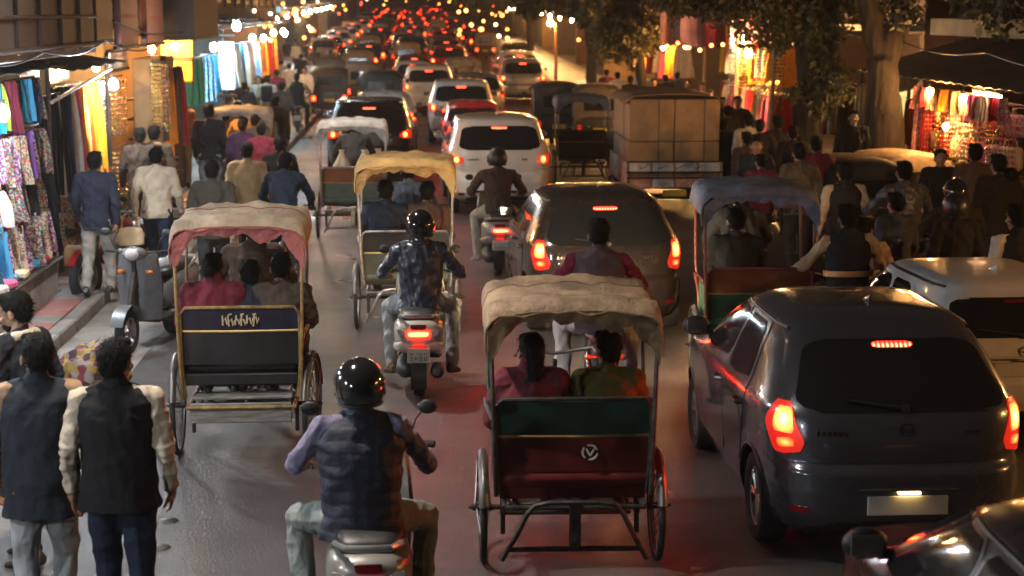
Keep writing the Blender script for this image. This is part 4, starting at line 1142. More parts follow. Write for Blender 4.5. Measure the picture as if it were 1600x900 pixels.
def auto_rickshaw(label, loc, rz, body, hood, lit=True, group=None, hot=False):
    """three-wheeled motor rickshaw seen mostly from behind"""
    root = thing('auto_rickshaw', label, 'auto rickshaw', loc, rz, group)
    for sg in (-1, 1): fat_wheel(root, 'rear_wheel', (sg * .52, 0, .22), .22, .11)
    fat_wheel(root, 'front_wheel', (0, 1.9, .22), .22, .10)
    def sec(y, z0, z1, w, e=5):
        out = []
        for a in np.linspace(0, 2 * PI, 28, endpoint=False):
            c, s_ = math.cos(a), math.sin(a)
            out.append(np.array([w * math.copysign(abs(c) ** (2 / e), c), y, (z0 + z1) / 2 + (z1 - z0) / 2 * math.copysign(abs(s_) ** (2 / e), s_)]))
        return out
    m = MB(); m.loft([sec(-.47, .40, .84, .52), sec(-.45, .34, .90, .60), sec(-.2, .28, .92, .64), (sec(.5, .26, .80, .64)), sec(.75, .26, .55, .62), sec(1.3, .26, .50, .55), sec(1.9, .34, .90, .40), sec(2.15, .45, .95, .30), sec(2.2, .5, .85, .2)]); b = m.build('body', body, root, 50)
    g = []
    for y, d in ((-.50, -.75), (-.495, -.35), (-.46, -.10), (-.38, -.03), (-.1, .0), (.4, .01), (1.0, 0), (1.35, -.04), (1.5, -.10)):
        g.append([(x * .63, y, 1.68 + d - .12 * abs(x) ** 5 - .05 * x * x) for x in np.linspace(-1, 1, 19)])
    m = MB(); m.sheet(g, .012); h = m.build('hood', hood, root, 60)
    for sg in (-1, 1):
        g = [[(sg * .625, y, z - (.12 if y < -.4 else 0)) for z in np.linspace(.88, 1.53, 5)] for y in (-.48, -.4, -.2, .05)]
        m = MB(); m.sheet(g, .012); m.build('side_curtain', hood, root)
        m = MB(); m.tube([(sg * .60, .7, .55), (sg * .61, .75, 1.0), (sg * .60, .8, 1.58)], .018, 8); m.build('door_post', DARKSTEEL, root)
        m = MB(); m.box((sg * .50, -.482, .66), (.10, .03, .15), bev=.015); m.build('tail_light', (TAIL_HOT if hot else TAIL_LIT) if lit else TAIL_OFF, root)
        m = MB(); m.cyl((sg * .45, 1.5, 1.3), (sg * .72, 1.5, 1.32), .008, n=6); m.box((sg * .76, 1.5, 1.32), (.10, .025, .14), bev=.012); m.build('mirror', BLACKP, root)
    m = MB(); g = [[(x * .40, -.512 + .03 * (z - 1.0), z) for x in np.linspace(-1, 1, 5)] for z in (1.08, 1.2, 1.36)]; m.sheet(g, .012); m.build('rear_window', GLASS, h)
    m = MB(); m.box((0, -.485, .60), (.34, .012, .11), bev=.003); m.build('number_plate', PLATE_Y, root)
    m = MB(); m.box((0, -.50, .34), (1.1, .05, .07), bev=.02); m.build('bumper', DARKSTEEL, root)
    m = MB(); m.box((0, .12, .86), (1.1, .12, .46), bev=.05); m.build('seat_back', VINYL, root)
    m = MB(); g = [[(x * .5, 1.45 + .32 * (1.55 - z) * .8, z) for x in np.linspace(-1, 1, 5)] for z in (.95, 1.25, 1.55)]; m.sheet(g, .01); m.build('windscreen', GLASS, root)
    return root
# ------------------------------------------------------------------ the street itself
def asphalt():
    m, n, l, p = _nt('asphalt')
    tc = n.new('ShaderNodeTexCoord')
    def noise(s, d=6, r=.6, dist=0.):
        t = n.new('ShaderNodeTexNoise'); t.inputs['Scale'].default_value = s; t.inputs['Detail'].default_value = d; t.inputs['Roughness'].default_value = r; t.inputs['Distortion'].default_value = dist
        l.new(tc.outputs['Object'], t.inputs['Vector']); return t.outputs['Fac']
    def ramp(f, a, b, c0, c1):
        r = n.new('ShaderNodeValToRGB'); r.color_ramp.elements[0].position = a; r.color_ramp.elements[1].position = b
        r.color_ramp.elements[0].color = (*c0, 1); r.color_ramp.elements[1].color = (*c1, 1); l.new(f, r.inputs[0]); return r.outputs[0]
    def mix(f, a, b, mode='MIX'):
        x = n.new('ShaderNodeMix'); x.data_type = 'RGBA'; x.blend_type = mode
        if isinstance(f, float): x.inputs['Factor'].default_value = f
        else: l.new(f, x.inputs['Factor'])
        for i, v in ((6, a), (7, b)):
            if isinstance(v, tuple): x.inputs[i].default_value = (*v, 1)
            else: l.new(v, x.inputs[i])
        return x.outputs[2]
    ad_ = n.new('ShaderNodeVectorMath'); ad_.operation = 'MULTIPLY_ADD'; ad_.inputs[1].default_value = (.5, .5, 0)
    w0 = n.new('ShaderNodeTexNoise'); w0.inputs['Scale'].default_value = 1.6; l.new(tc.outputs['Object'], w0.inputs['Vector']); l.new(w0.outputs['Color'], ad_.inputs[0]); l.new(tc.outputs['Object'], ad_.inputs[2])
    base = ramp(noise(.35, 6, .65), .35, .68, (.045, .044, .045), (.084, .081, .081))
    fine = ramp(noise(42, 5, .8), .36, .66, (.42, .42, .42), (1.5, 1.47, 1.42))
    c = mix(1.0, base, fine, 'MULTIPLY')
    st = ramp(noise(1.1, 9, .72, .6), .56, .72, (0, 0, 0), (.65, .65, .65))        # oil and dust stains
    c = mix(st, c, (.035, .031, .029))
    mp = n.new('ShaderNodeMapping'); mp.inputs['Scale'].default_value = (1.6, .10, 1); l.new(tc.outputs['Object'], mp.inputs[0])
    tn = n.new('ShaderNodeTexNoise'); tn.inputs['Scale'].default_value = 1.0; tn.inputs['Detail'].default_value = 4; l.new(mp.outputs[0], tn.inputs['Vector'])
    c = mix(ramp(tn.outputs['Fac'], .48, .66, (0, 0, 0), (.5, .5, .5)), c, (.030, .028, .028))      # dark bands polished by tyres
    vp = n.new('ShaderNodeTexVoronoi'); vp.inputs['Scale'].default_value = .23; l.new(ad_.outputs[0], vp.inputs['Vector'])
    sp = n.new('ShaderNodeSeparateColor'); l.new(vp.outputs['Color'], sp.inputs[0])
    c = mix(ramp(sp.outputs[0], .70, .72, (0, 0, 0), (.45, .45, .45)), c, (.045, .043, .043))       # old repair patches
    vo = n.new('ShaderNodeTexVoronoi'); vo.feature = 'DISTANCE_TO_EDGE'; vo.inputs['Scale'].default_value = .42
    wv = n.new('ShaderNodeTexNoise'); wv.inputs['Scale'].default_value = 2.2; wv.inputs['Detail'].default_value = 5; l.new(tc.outputs['Object'], wv.inputs['Vector'])
    ad = n.new('ShaderNodeVectorMath'); ad.operation = 'MULTIPLY_ADD'; ad.inputs[1].default_value = (.55, .55, 0); l.new(wv.outputs['Color'], ad.inputs[0]); l.new(tc.outputs['Object'], ad.inputs[2]); l.new(ad.outputs[0], vo.inputs['Vector'])
    ck = ramp(vo.outputs['Distance'], .0, .012, (.6, .6, .6), (0, 0, 0))
    gate = ramp(noise(.22, 3, .5), .52, .60, (0, 0, 0), (1, 1, 1))
    ckg = mix(1.0, ck, gate, 'MULTIPLY')
    c = mix(ckg, c, (.016, .014, .013))
    l.new(c, p.inputs['Base Color'])
    rr = n.new('ShaderNodeMapRange'); rr.inputs[1].default_value = .3; rr.inputs[2].default_value = .7; rr.inputs[3].default_value = .26; rr.inputs[4].default_value = .50
    l.new(noise(.8, 6, .65), rr.inputs[0]); l.new(rr.outputs[0], p.inputs['Roughness'])
    b = n.new('ShaderNodeBump'); b.inputs['Strength'].default_value = .8; b.inputs['Distance'].default_value = .02
    l.new(noise(46, 5, .8), b.inputs['Height']); l.new(b.outputs[0], p.inputs['Normal'])
    p.inputs['Specular IOR Level'].default_value = .6
    return m

def flat(name, x0, x1, y0, y1, z, mat, nx=1, ny=1):
    mb = MB(); xs = np.linspace(x0, x1, nx + 1); ys = np.linspace(y0, y1, ny + 1)
    v = [(x, y, z) for y in ys for x in xs]; f = [(j * (nx + 1) + i, j * (nx + 1) + i + 1, (j + 1) * (nx + 1) + i + 1, (j + 1) * (nx + 1) + i) for j in range(ny) for i in range(nx)]
    mb.add(v, f); o = mb.build(name, mat, None, 0); o['kind'] = 'structure'; return o

EARTH = M('packed_earth', (.10, .08, .06), .9, var=.35, vs=.8, bump=.4, bs=14, dirt=.5)
CONC = M('concrete_old', (.20, .185, .17), .8, var=.25, vs=2.2, bump=.35, bs=22, dirt=.55)
SLABM = [M('slab_grey', (.17, .16, .15), .75, var=.25, vs=3, bump=.3, bs=25, dirt=.5), M('slab_red', (.26, .105, .09), .75, var=.25, vs=3, bump=.3, bs=25, dirt=.45), M('slab_pale', (.22, .20, .185), .75, var=.25, vs=3, bump=.3, bs=25, dirt=.5)]
flat('ground', -300, 300, -60, 900, -.012, EARTH)
flat('road', -3.66, 6.9, -20, 60.5, 0, asphalt())
rf = flat('road', -9, 9.2, 60.5, 420, 0, bpy.data.materials['asphalt'])
for v in rf.data.vertices: v.co.z = zg(v.co.y) + .002
gf = flat('ground', -120, 120, 61, 900, 0, EARTH)
for v in gf.data.vertices: v.co.z = zg(v.co.y) - .02
gut = MB(); random.seed(4)
flat('gutter_strip', -3.64, -2.72, 7, 21.5, .004, CONC)
flat('gutter_strip', -3.2, -2.75, 21.5, 60, .004, CONC)

def pavement(x0, x1, y0, y1, name='pavement'):
    mb = MB(); mb.box(((x0 + x1) / 2, (y0 + y1) / 2, .05), (x1 - x0, y1 - y0, .10)); o = mb.build(name, CONC, None); o['kind'] = 'structure'; return o
pv = pavement(-9, -3.82, -15, 20.6); pv2 = pavement(-9, -3.30, 20.6, 62); pv3 = pavement(7.05, 13, -15, 64)
kerb = {}
def kerb_stones(par, x, y0, y1, step, sgn=1):
    y = y0; i = 0
    while y < y1:
        Lk = step * random.uniform(.9, 1.1); key = int(Lk * 20)
        if key not in kerb: mb = MB(); mb.box((0, 0, 0), (.17, key / 20 - .02, .19), bev=.02); kerb[key] = mb.mesh('kerb_stone')
        o = ob('kerb_stone', kerb[key], CONC if i % 3 else SLABM[0], par, (x + random.uniform(-.008, .008), y + Lk / 2, .055 + random.uniform(-.006, .006)), (random.uniform(-.008, .008), 0, random.uniform(-.01, .01)))
        y += Lk; i += 1
kerb_stones(pv, -3.73, 8, 20.6, .9); kerb_stones(pv2, -3.21, 20.6, 60, 1.2); kerb_stones(pv3, 6.97, 16, 50, 1.2)
slab = []
for w_ in (.40,): mb = MB(); mb.box((0, 0, 0), (w_ - .014, .386, .05), bev=.008); slab.append(mb.mesh('paving_slab'))
for iy in range(32):
    for ix in range(2):
        y = 8.2 + iy * .40; x = -4.02 - ix * .40
        o = ob('paving_slab', slab[0], SLABM[1] if (ix == 0 and 14.5 < y < 18.5) or random.random() < .12 else SLABM[random.choice((0, 0, 2))], pv, (x, y, .112 + random.uniform(-.006, .006)), (random.uniform(-.012, .012), random.uniform(-.012, .012), random.uniform(-.01, .01)))
for iy in range(30):
    for ix in range(3):
        y = 20.85 + iy * .40; x = -3.51 - ix * .40
        ob('paving_slab', slab[0], SLABM[random.choice((0, 1, 2))], pv2, (x, y, .112 + random.uniform(-.006, .006)), (random.uniform(-.012, .012), random.uniform(-.012, .012), random.uniform(-.01, .01)))

# ------------------------------------------------------------------ buildings, stalls, lamps
WALL = [M('plaster_brown', (.085, .06, .045), .85, var=.3, vs=1.2, bump=.3, dirt=.6), M('plaster_cream', (.30, .21, .12), .8, var=.2, vs=1.5, bump=.2, dirt=.5), M('plaster_grey', (.08, .075, .072), .85, var=.3, vs=1.2, bump=.3, dirt=.6), M('plaster_rose', (.12, .06, .05), .85, var=.3, vs=1.2, bump=.3, dirt=.6)]
WOODD = M('wood_dark', (.045, .03, .022), .7, var=.4, vs=4, stretch=(6, 6, .8), bump=.2)
IRON = M('iron_rusty', (.07, .05, .04), .65, metal=.4, var=.5, vs=5, dirt=.5)
TIN = M('tin_sheet', (.13, .115, .10), .55, metal=.5, var=.35, vs=2.5, dirt=.6)
TARP = M('tarp_dark', (.045, .038, .035), .7, var=.3, vs=2, bump=.25, bs=8)
TARPB = M('tarp_brown', (.05, .034, .027), .75, var=.3, vs=2, bump=.25, bs=8)
BULB_W = E('bulb_white_glow', (.84, .92, 1), 800)
BULB_Y = E('bulb_warm_glow', (1, .60, .24), 800)
BULB_O = E('bulb_amber_glow', (1, .46, .13), 900)
BULB_C = E('bulb_cool_glow', (.62, .88, 1), 500)
BOK = {'w': E('far_lamp_white', (1, .62, .34), 7), 'y': E('far_lamp_yellow', (1, .38, .08), 7), 'o': E('far_lamp_orange', (1, .22, .035), 8), 'c': E('far_lamp_cyan', (.50, .85, 1), 5), 'r': E('far_lamp_red', (1, .06, .03), 7), 'g': E('far_lamp_green', (.4, .95, .55), 5)}
_bulbm = {}
def bulb(label, loc, mat, r=.05, cord=.35, name='light_bulb', group=None):
    root = thing(name, label, 'lamp', loc, 0, group)
    if r not in _bulbm:
        mb = MB(); mb.ell((0, 0, 0), (r, r, r * 1.25), n=10, m=6); _bulbm[r] = mb.mesh('bulb', 60)
    ob('bulb', _bulbm[r], mat, root)
    mb = MB(); mb.cyl((0, 0, r * 1.1), (0, 0, r * 1.1 + .06), r * .45, n=8); mb.build('socket', BLACKP, root)
    if cord: mb = MB(); mb.cyl((0, 0, r * 1.1 + .05), (0, 0, r * 1.1 + .05 + cord), .005, n=5); mb.build('cord', BLACKP, root)
    return root

def shutter_wall(root, x, y0, y1, z0, z1, mat, sgn):
    """roller shutter of separate slats"""
    n = 10
    for i in range(n):
        mb = MB(); h = (z1 - z0) / n; mb.box((x, (y0 + y1) / 2, z0 + h * (i + .5)), (.03, y1 - y0, h * .9), bev=.012); mb.build('shutter_slat', mat, root)

def added_lamp(label, x, y, z, sgn, mat, r=.12):  # unseen overhead lamp, added to light the road
    root = thing('added_lamp', label, 'lamp', (x, y, z))
    mb = MB(); mb.tube([(0, 0, 0), (-sgn * 1.6, 0, .42), (-sgn * 3.2, 0, .26)], .025, 8); mb.build('arm', IRON, root)
    mb = MB(); mb.ell((-sgn * 3.2, 0, .08), r, n=10, m=6); mb.build('lamp', mat, root)
    mb = MB(); mb.lathe([(.02, .26), (r * 1.6, .18), (r * 2.3, -.2), (r * 2.25, -.2), (r * 1.55, .17), (.02, .24)], (-sgn * 3.2, 0, 0), 'z', 20); mb.build('shade', IRON, root)  # deep cone shaped to keep the added light off the upper boards

def building(label, x, sgn, y0, y1, h, wall, sill=2.9, depth=6, windows=True, opening=True, interior=None, beam=None):
    """street building: x is its street face, sgn the direction away from the street"""
    root = thing('building', label, 'building', (x, (y0 + y1) / 2, .1 + zg((y0 + y1) / 2)))
    L = y1 - y0; d = depth
    mb = MB(); mb.box((sgn * (d / 2), 0, (h + sill) / 2), (d, L, h - sill), bev=.02); mb.build('upper_wall', wall, root)
    mb = MB(); mb.box((sgn * (d - 1.2), 0, sill / 2 - .003), (2.4, L - .01, sill)); mb.build('back_wall', interior or wall, root)
    for s in (-1, 1):
        mb = MB(); mb.box((sgn * (d / 2 - 1.2 - .004), s * (L / 2 - .14), sill / 2 - .004), (d - 2.4, .27, sill), bev=.01); mb.build('pillar', wall, root)
    mb = MB(); mb.box((-sgn * .25, 0, sill + .10), (.5, L - .05, .12), bev=.01); mb.build('ledge', beam or CONC, root)
    if windows:
        n = max(1, int(L // 2.4))
        for i in range(n):
            yy = (i + .5) / n * L - L / 2
            for z in (sill + 1.2,):
                mb = MB(); mb.box((-sgn * .02, yy, z), (.06, 1.0, 1.3), bev=.01); w = mb.build('window_frame', WOODD, root)
                for q in (-1, 1): mb = MB(); mb.box((-sgn * .055, yy + q * .23, z), (.02, .40, 1.1)); mb.build('pane', GLASS, w)
    return root




def sheet_roof(label, p00, p01, p10, p11, mat, name='awning', cat='awning', ribs=16, sag=.0, t=.012):
    """awning between four corners (p00-p01 along the street at the wall, p10-p11 at the front), ribbed"""
    a = [np.array(p, float) for p in (p00, p01, p10, p11)]; nu, nv = ribs * 4 + 1, 5; g = []
    for i in range(nu):
        u = i / (nu - 1); row = []
        for j in range(nv):
            v = j / (nv - 1); p = (a[0] * (1 - u) + a[1] * u) * (1 - v) + (a[2] * (1 - u) + a[3] * u) * v
            row.append(p + [0, 0, .014 * math.sin(u * ribs * 2 * PI) - sag * math.sin(PI * v)])
        g.append(row)
    mb = MB(); mb.sheet(g, t); o = mb.build(name, mat, None, 60); return tag(o, label, cat)

_cl = {}
def cloth_mesh(w, h, folds, seed, gather=.8, long_=False):
    k = (w, h, folds, seed, gather)
    if k in _cl: return _cl[k]
    r = np.random.RandomState(seed); ph = r.uniform(0, 6, 4); g = []
    for i, t in enumerate(np.linspace(0, 1, 13)):
        row = []
        for u in np.linspace(-1, 1, 25):
            ww = w / 2 * (gather + (1 - gather) * t ** .6)
            x = u * ww + .01 * math.sin(t * 5 + ph[0]); d = (.018 + .035 * t) * math.sin(u * folds * PI + ph[1] + .7 * math.sin(t * 3 + ph[2])) + .012 * math.sin(u * folds * 2.3 * PI + ph[3])
            row.append((x, d, -h * t + .012 * math.sin(u * 6 + ph[2]) * t))
        g.append(row)
    mb = MB(); mb.sheet(g, .004); _cl[k] = mb.mesh('cloth', 70); return _cl[k]

def bag_mesh(w, h, d):
    k = ('bag', w, h, d)
    if k in _cl: return _cl[k]
    mb = MB(); mb.box((0, 0, -h * .62), (w, d, h * .75), bev=min(w, d) * .28); mb.tube([(-w * .28, 0, -h * .27), (-w * .25, 0, -h * .05), (0, 0, .0), (w * .25, 0, -h * .05), (w * .28, 0, -h * .27)], .012, 6); _cl[k] = mb.mesh('bag', 60); return _cl[k]

def beads_mesh(n, L, seed):
    k = ('beads', n, L, seed)
    if k in _cl: return _cl[k]
    r = np.random.RandomState(seed); mb = MB()
    for i in range(n):
        x = (i - (n - 1) / 2) * .045 + r.normal() * .004; q = 0
        mb.cyl((x, 0, 0), (x, r.normal() * .01, -L * r.uniform(.8, 1)), .004, n=4)
        for z in np.arange(.06, L * .9, .075): mb.ell((x + r.normal() * .006, r.normal() * .01, -z), r.uniform(.014, .024), n=6, m=4)
    _cl[k] = mb.mesh('strands', 60); return _cl[k]

CL = {
 'teal': FAB('teal', (.02, .22, .34)), 'sky blue': FAB('skyblue', (.06, .30, .52)), 'maroon': FAB('maroon', (.16, .02, .04)), 'violet': FAB('violet', (.14, .06, .26)), 'yellow': FAB('yellow', (.75, .42, .03)),
 'saffron': FAB('saffron', (.70, .25, .02)), 'white': FAB('white', (.62, .58, .52)), 'pink': FAB('pinkcloth', (.55, .12, .22)), 'black': FAB('blackcloth', (.012, .012, .014)), 'green': FAB('greencloth', (.04, .16, .07)), 'lime': FAB('lime', (.35, .42, .06)),
 'crimson': FAB('crimson', (.38, .02, .03)), 'navy': FAB('navycloth', (.02, .03, .09)), 'cream': FAB('creamcloth', (.6, .48, .32)), 'orange': FAB('orange', (.6, .18, .03)), 'brown': FAB('browncloth', (.13, .07, .04)),
 'purple print': PRINT('purple', [(.28, .05, .22), (.5, .4, .45), (.12, .03, .16), (.42, .15, .3), (.6, .55, .5)], 52), 'floral print': PRINT('floral', [(.55, .5, .42), (.5, .06, .1), (.1, .2, .1), (.6, .35, .1), (.5, .45, .4)], 52),
 'blue print': PRINT('blue', [(.04, .2, .4), (.5, .5, .5), (.02, .1, .25), (.1, .4, .55)], 52), 'mixed print': PRINT('mixed', [(.5, .3, .06), (.3, .03, .06), (.06, .2, .2), (.5, .45, .4), (.1, .04, .12)], 52), 'pink print': PRINT('pink', [(.5, .15, .2), (.55, .4, .35), (.3, .05, .1), (.55, .25, .2)], 52)}
GLIT = {'gold': M('glitter_gold', (.65, .40, .10), .25, metal=.9, var=.5, vs=40), 'silver': M('glitter_silver', (.6, .58, .55), .25, metal=.9, var=.4, vs=40), 'rosy': M('glitter_rose', (.55, .16, .14), .3, metal=.7, var=.5, vs=40)}
ORD = ['first', 'second', 'third', 'fourth', 'fifth', 'sixth', 'seventh', 'eighth', 'ninth', 'tenth', 'eleventh', 'twelfth', 'thirteenth', 'fourteenth', 'fifteenth', 'sixteenth', 'seventeenth', 'eighteenth', 'nineteenth', 'twentieth', 'twenty-first', 'twenty-second', 'twenty-third', 'twenty-fourth', 'twenty-fifth', 'twenty-sixth', 'twenty-seventh', 'twenty-eighth']
def hang_row(where, x, y0, y1, z, names, w, h, rot, kind='cloth', word='cloth', jx=.05, group=None, seed0=0, rail=True):
    """a row of goods hung along a rail; each piece is a thing of its own"""
    n = len(names)
    for i, c in enumerate(names):
        yy = y0 + (y1 - y0) * (i + .5) / n; sd = (i * 7 + seed0) % 5
        if kind == 'cloth': me = cloth_mesh(w, h, 3 + sd % 3, sd, .55 + .1 * (sd % 4)); mt = CL[c]
        elif kind == 'bag': me = bag_mesh(w, h, .16); mt = CL[c]
        else: me = beads_mesh(6, h, sd); mt = GLIT[c]
        o = ob({'cloth': 'hanging_cloth', 'bag': 'hanging_bag', 'beads': 'bead_strands'}[kind], me, mt, None, (x + random.uniform(-jx, jx), yy, z + random.uniform(-.03, .02)), (0, 0, rot + random.uniform(-.25, .25)))
        o.scale = (random.uniform(.9, 1.12), 1, random.uniform(.86, 1.08))
        tag(o, f'{c} {word}, {ORD[i]} along {where}', {'cloth': 'cloth', 'bag': 'bag', 'beads': 'beads'}[kind], group or f'{word} goods hung on {where}')
    if rail:
        mb = MB(); mb.cyl((x, y0 - .1, z + .01), (x, y1 + .1, z + .01), .012, n=6); tag(mb.build('hanging_rail', IRON, None), f'iron rail carrying the {word} goods of {where}', 'rail')

# ---- left side, nearest buildings (they go on past the camera)
building('brown plastered shop house at the near left edge', -5.2, -1, 2, 16.6, 7, WALL[0], interior=WALL[1])
building('dim shop house behind the scarf stall', -5.3, -1, 16.6, 26.8, 7, WALL[2], interior=WALL[1])
building('cream pillared shop house past the yellow cloths', -4.7, -1, 26.8, 34.2, 7, WALL[1], interior=WALL[1])
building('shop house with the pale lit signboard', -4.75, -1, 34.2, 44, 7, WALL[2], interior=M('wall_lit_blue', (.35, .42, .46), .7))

# balcony hoarding of separate boards above the scarf stall
b = thing('balcony', 'boarded balcony of weathered grey panels above the scarf stall', 'balcony', (-4.05, 19, 3.02))
mb = MB(); mb.box((-.55, 0, -.06), (1.2, 6.6, .11), bev=.01); mb.build('floor_slab', CONC, b)
BD = [M('board_grey', (.062, .061, .068), .7, var=.3, vs=2.5, dirt=.5), M('board_brown', (.050, .036, .030), .75, var=.3, vs=2.5, dirt=.5), M('board_pale', (.085, .08, .08), .7, var=.3, vs=2.5, dirt=.5)]
for i in range(6):
    mb = MB(); mb.box((.02, -2.75 + i * 1.1, .17), (.035, 1.06, .30), bev=.006); mb.build('board', BD[1] if i < 4 else BD[2], b)
    mb = MB(); mb.box((.015, -2.75 + i * 1.1, .50), (.035, 1.07, .31), bev=.006); mb.build('board', BD[0] if i % 2 else BD[2], b)
    mb = MB(); mb.box((.0, -2.75 + i * 1.1, .86), (.035, 1.07, .36), bev=.006); mb.build('board', BD[1], b)
    mb = MB(); mb.box((.055, -3.3 + i * 1.1, .5), (.05, .05, 1.1), bev=.006); mb.build('post', IRON, b)
mb = MB(); mb.cyl((.07, -3.3, .335), (.07, 3.3, .335), .022, n=8); mb.build('rail', IRON, b)
mb = MB(); mb.cyl((.09, -3.3, .0), (.09, 3.3, .0), .03, n=8); mb.build('rail', IRON, b)
SGN = [M('sign_wine', (.10, .03, .028), .6, var=.3, vs=3, dirt=.4), M('sign_dark', (.035, .028, .026), .6, var=.3), M('sign_clay', (.15, .05, .034), .6, var=.3, vs=3, dirt=.4)]
def signboard(label, loc, size, mat, marks=None, mmat=None, rz=0., frame=IRON):
    root = thing('signboard', label, 'sign', loc, rz)
    mb = MB(); mb.box((0, 0, 0), size, bev=.01); mb.build('panel', mat, root)
    mb = MB(); mb.box((0, 0, size[2] / 2 + .02), (size[0] + .03, size[1] + .05, .04), bev=.006); mb.build('frame_bar', frame, root)
    mb = MB(); mb.box((0, 0, -size[2] / 2 - .02), (size[0] + .03, size[1] + .05, .04), bev=.006); mb.build('frame_bar', frame, root)
    if marks:
        rr = random.Random(marks); mb = MB(); ax = 1 if size[1] > size[0] else 0
        for row in range(marks % 10):
            z = size[2] * (.32 - .22 * row); a = -.38 * size[ax]
            while a < .36 * size[ax]:
                ln = rr.uniform(.04, .09)
                if ax: strokes(mb, [[(a, z + rr.uniform(-.02, .03)), (a + ln * .4, z - .03), (a + ln, z + rr.uniform(-.02, .04))]], .009, lambda u, v: (size[0] / 2 + .006, u, v) if loc[0] < 0 else (-size[0] / 2 - .006, u, v))
                else: strokes(mb, [[(a, z + rr.uniform(-.02, .03)), (a + ln * .4, z - .03), (a + ln, z + rr.uniform(-.02, .04))]], .009, lambda u, v: (u, -size[1] / 2 - .006, v))
                a += ln + .03
        mb.build('painted_marks', mmat or M('mark_red', (.4, .10, .07), .6), root)['kind'] = 'stuff'
    return root
signboard('dark upright board next to the grey balcony', (-4.05, 23.0, 3.55), (.10, 1.2, 1.0), SGN[1])
signboard('wine red upright signboard with faded marks', (-4.0, 24.7, 3.5), (.10, 1.5, 1.1), SGN[0], 13)
signboard('clay red upright signboard with glinting marks', (-3.95, 26.8, 3.45), (.10, 1.7, 1.0), SGN[2], 23)
signboard('deep brown hoarding box above the cream pillar', (-3.75, 30.0, 3.5), (.5, 3.4, 1.0), TARPB)
sheet_roof('sagging dark tarp over the scarf stall', (-5.2, 15, 3.0), (-5.2, 20.6, 3.0), (-4.02, 15, 2.78), (-4.02, 20.6, 2.80), TARP, ribs=5, sag=.06)
sheet_roof('dark brown tarp over the yellow cloth stall', (-5.2, 20.8, 3.0), (-5.2, 24.6, 3.0), (-4.0, 20.8, 2.72), (-4.0, 24.6, 2.74), TARPB, ribs=4, sag=.05)
sheet_roof('plain awning over the shop nearest the camera on the left', (-5.2, 3, 3.0), (-5.2, 14.8, 3.0), (-4.1, 3, 2.8), (-4.1, 14.8, 2.8), TARP, ribs=8, sag=.05)

# left scarf stall: five rows
L1 = 'the upper rail of the scarf stall'
hang_row(L1, -4.42, 16.7, 20.5, 2.66, ['maroon', 'violet', 'sky blue', 'blue print', 'teal', 'navy', 'teal', 'lime', 'maroon', 'pink print', 'teal', 'sky blue', 'navy', 'mixed print'], .34, .52, .75, word='scarf')
hang_row('the second rail of the scarf stall', -4.40, 16.7, 20.5, 2.10, ['purple print', 'mixed print', 'purple print', 'floral print', 'purple print', 'mixed print', 'purple print', 'floral print', 'violet', 'purple print', 'navy', 'mixed print'], .42, .52, .7, word='scarf', seed0=2)
hang_row('the third rail of the scarf stall', -4.36, 16.9, 20.5, 1.56, ['sky blue', 'blue print', 'floral print', 'white', 'mixed print', 'black', 'floral print', 'black', 'mixed print', 'black'], .44, .42, .75, word='folded shawl', seed0=3)
hang_row('the lowest rail of the scarf stall', -4.34, 17.0, 20.6, 1.16, ['teal', 'blue print', 'sky blue', 'purple print', 'floral print', 'purple print', 'mixed print', 'floral print', 'purple print', 'black'], .4, .55, .7, word='stole', seed0=4)
tb = thing('stall_table', 'low whitewashed counter below the scarf stall', 'table', (-4.45, 18.6, .10))
mb = MB(); mb.box((0, 0, .22), (.5, 3.6, .42), bev=.01); mb.build('counter', M('whitewash', (.34, .32, .31), .8, var=.25, vs=3, dirt=.6), tb)
mb = MB(); mb.box((.02, 0, .455), (.6, 3.7, .04), bev=.008); mb.build('table_top', WOODD, tb)
for i in range(9):
    mb = MB(); mb.box((0, 0, .05), (.34, .30, .09), bev=.025); o = mb.build('folded_cloth', CL[['pink print', 'white', 'pink', 'blue print', 'cream', 'purple print', 'sky blue', 'crimson', 'mixed print'][i]], None)
    o.location = (-4.36 + random.uniform(-.06, .06), 17.1 + i * .38, .582); o.rotation_euler = (0, 0, random.uniform(-.3, .3))
    tag(o, f'folded {["pink printed", "white", "plain pink", "blue printed", "cream", "purple printed", "sky blue", "crimson", "multicoloured"][i]} cloth lying on the whitewashed counter', 'cloth', 'folded cloths on the counter')
# post and pipe with the bulb
for k_, (yy, nm) in enumerate(((20.75, 'between the scarf stall and the dark strips'), (24.75, 'beside the glittering strands'), (16.4, 'at the near end of the scarf stall'))):
    mb = MB(); mb.cyl((-4.30, yy, .1), (-4.30, yy, 2.85), .028, n=8); tag(mb.build('stall_post', IRON, None), f'thin iron post standing {nm}', 'post')
mb = MB(); mb.tube([(-4.25, 20.7, 2.36), (-4.18, 22.5, 2.52), (-4.1, 24.0, 2.66)], .022, 8); tag(mb.build('lamp_pipe', M('pipe_pale', (.4, .38, .36), .5), None), 'pale slanting pipe that carries the bare white bulb', 'pipe')
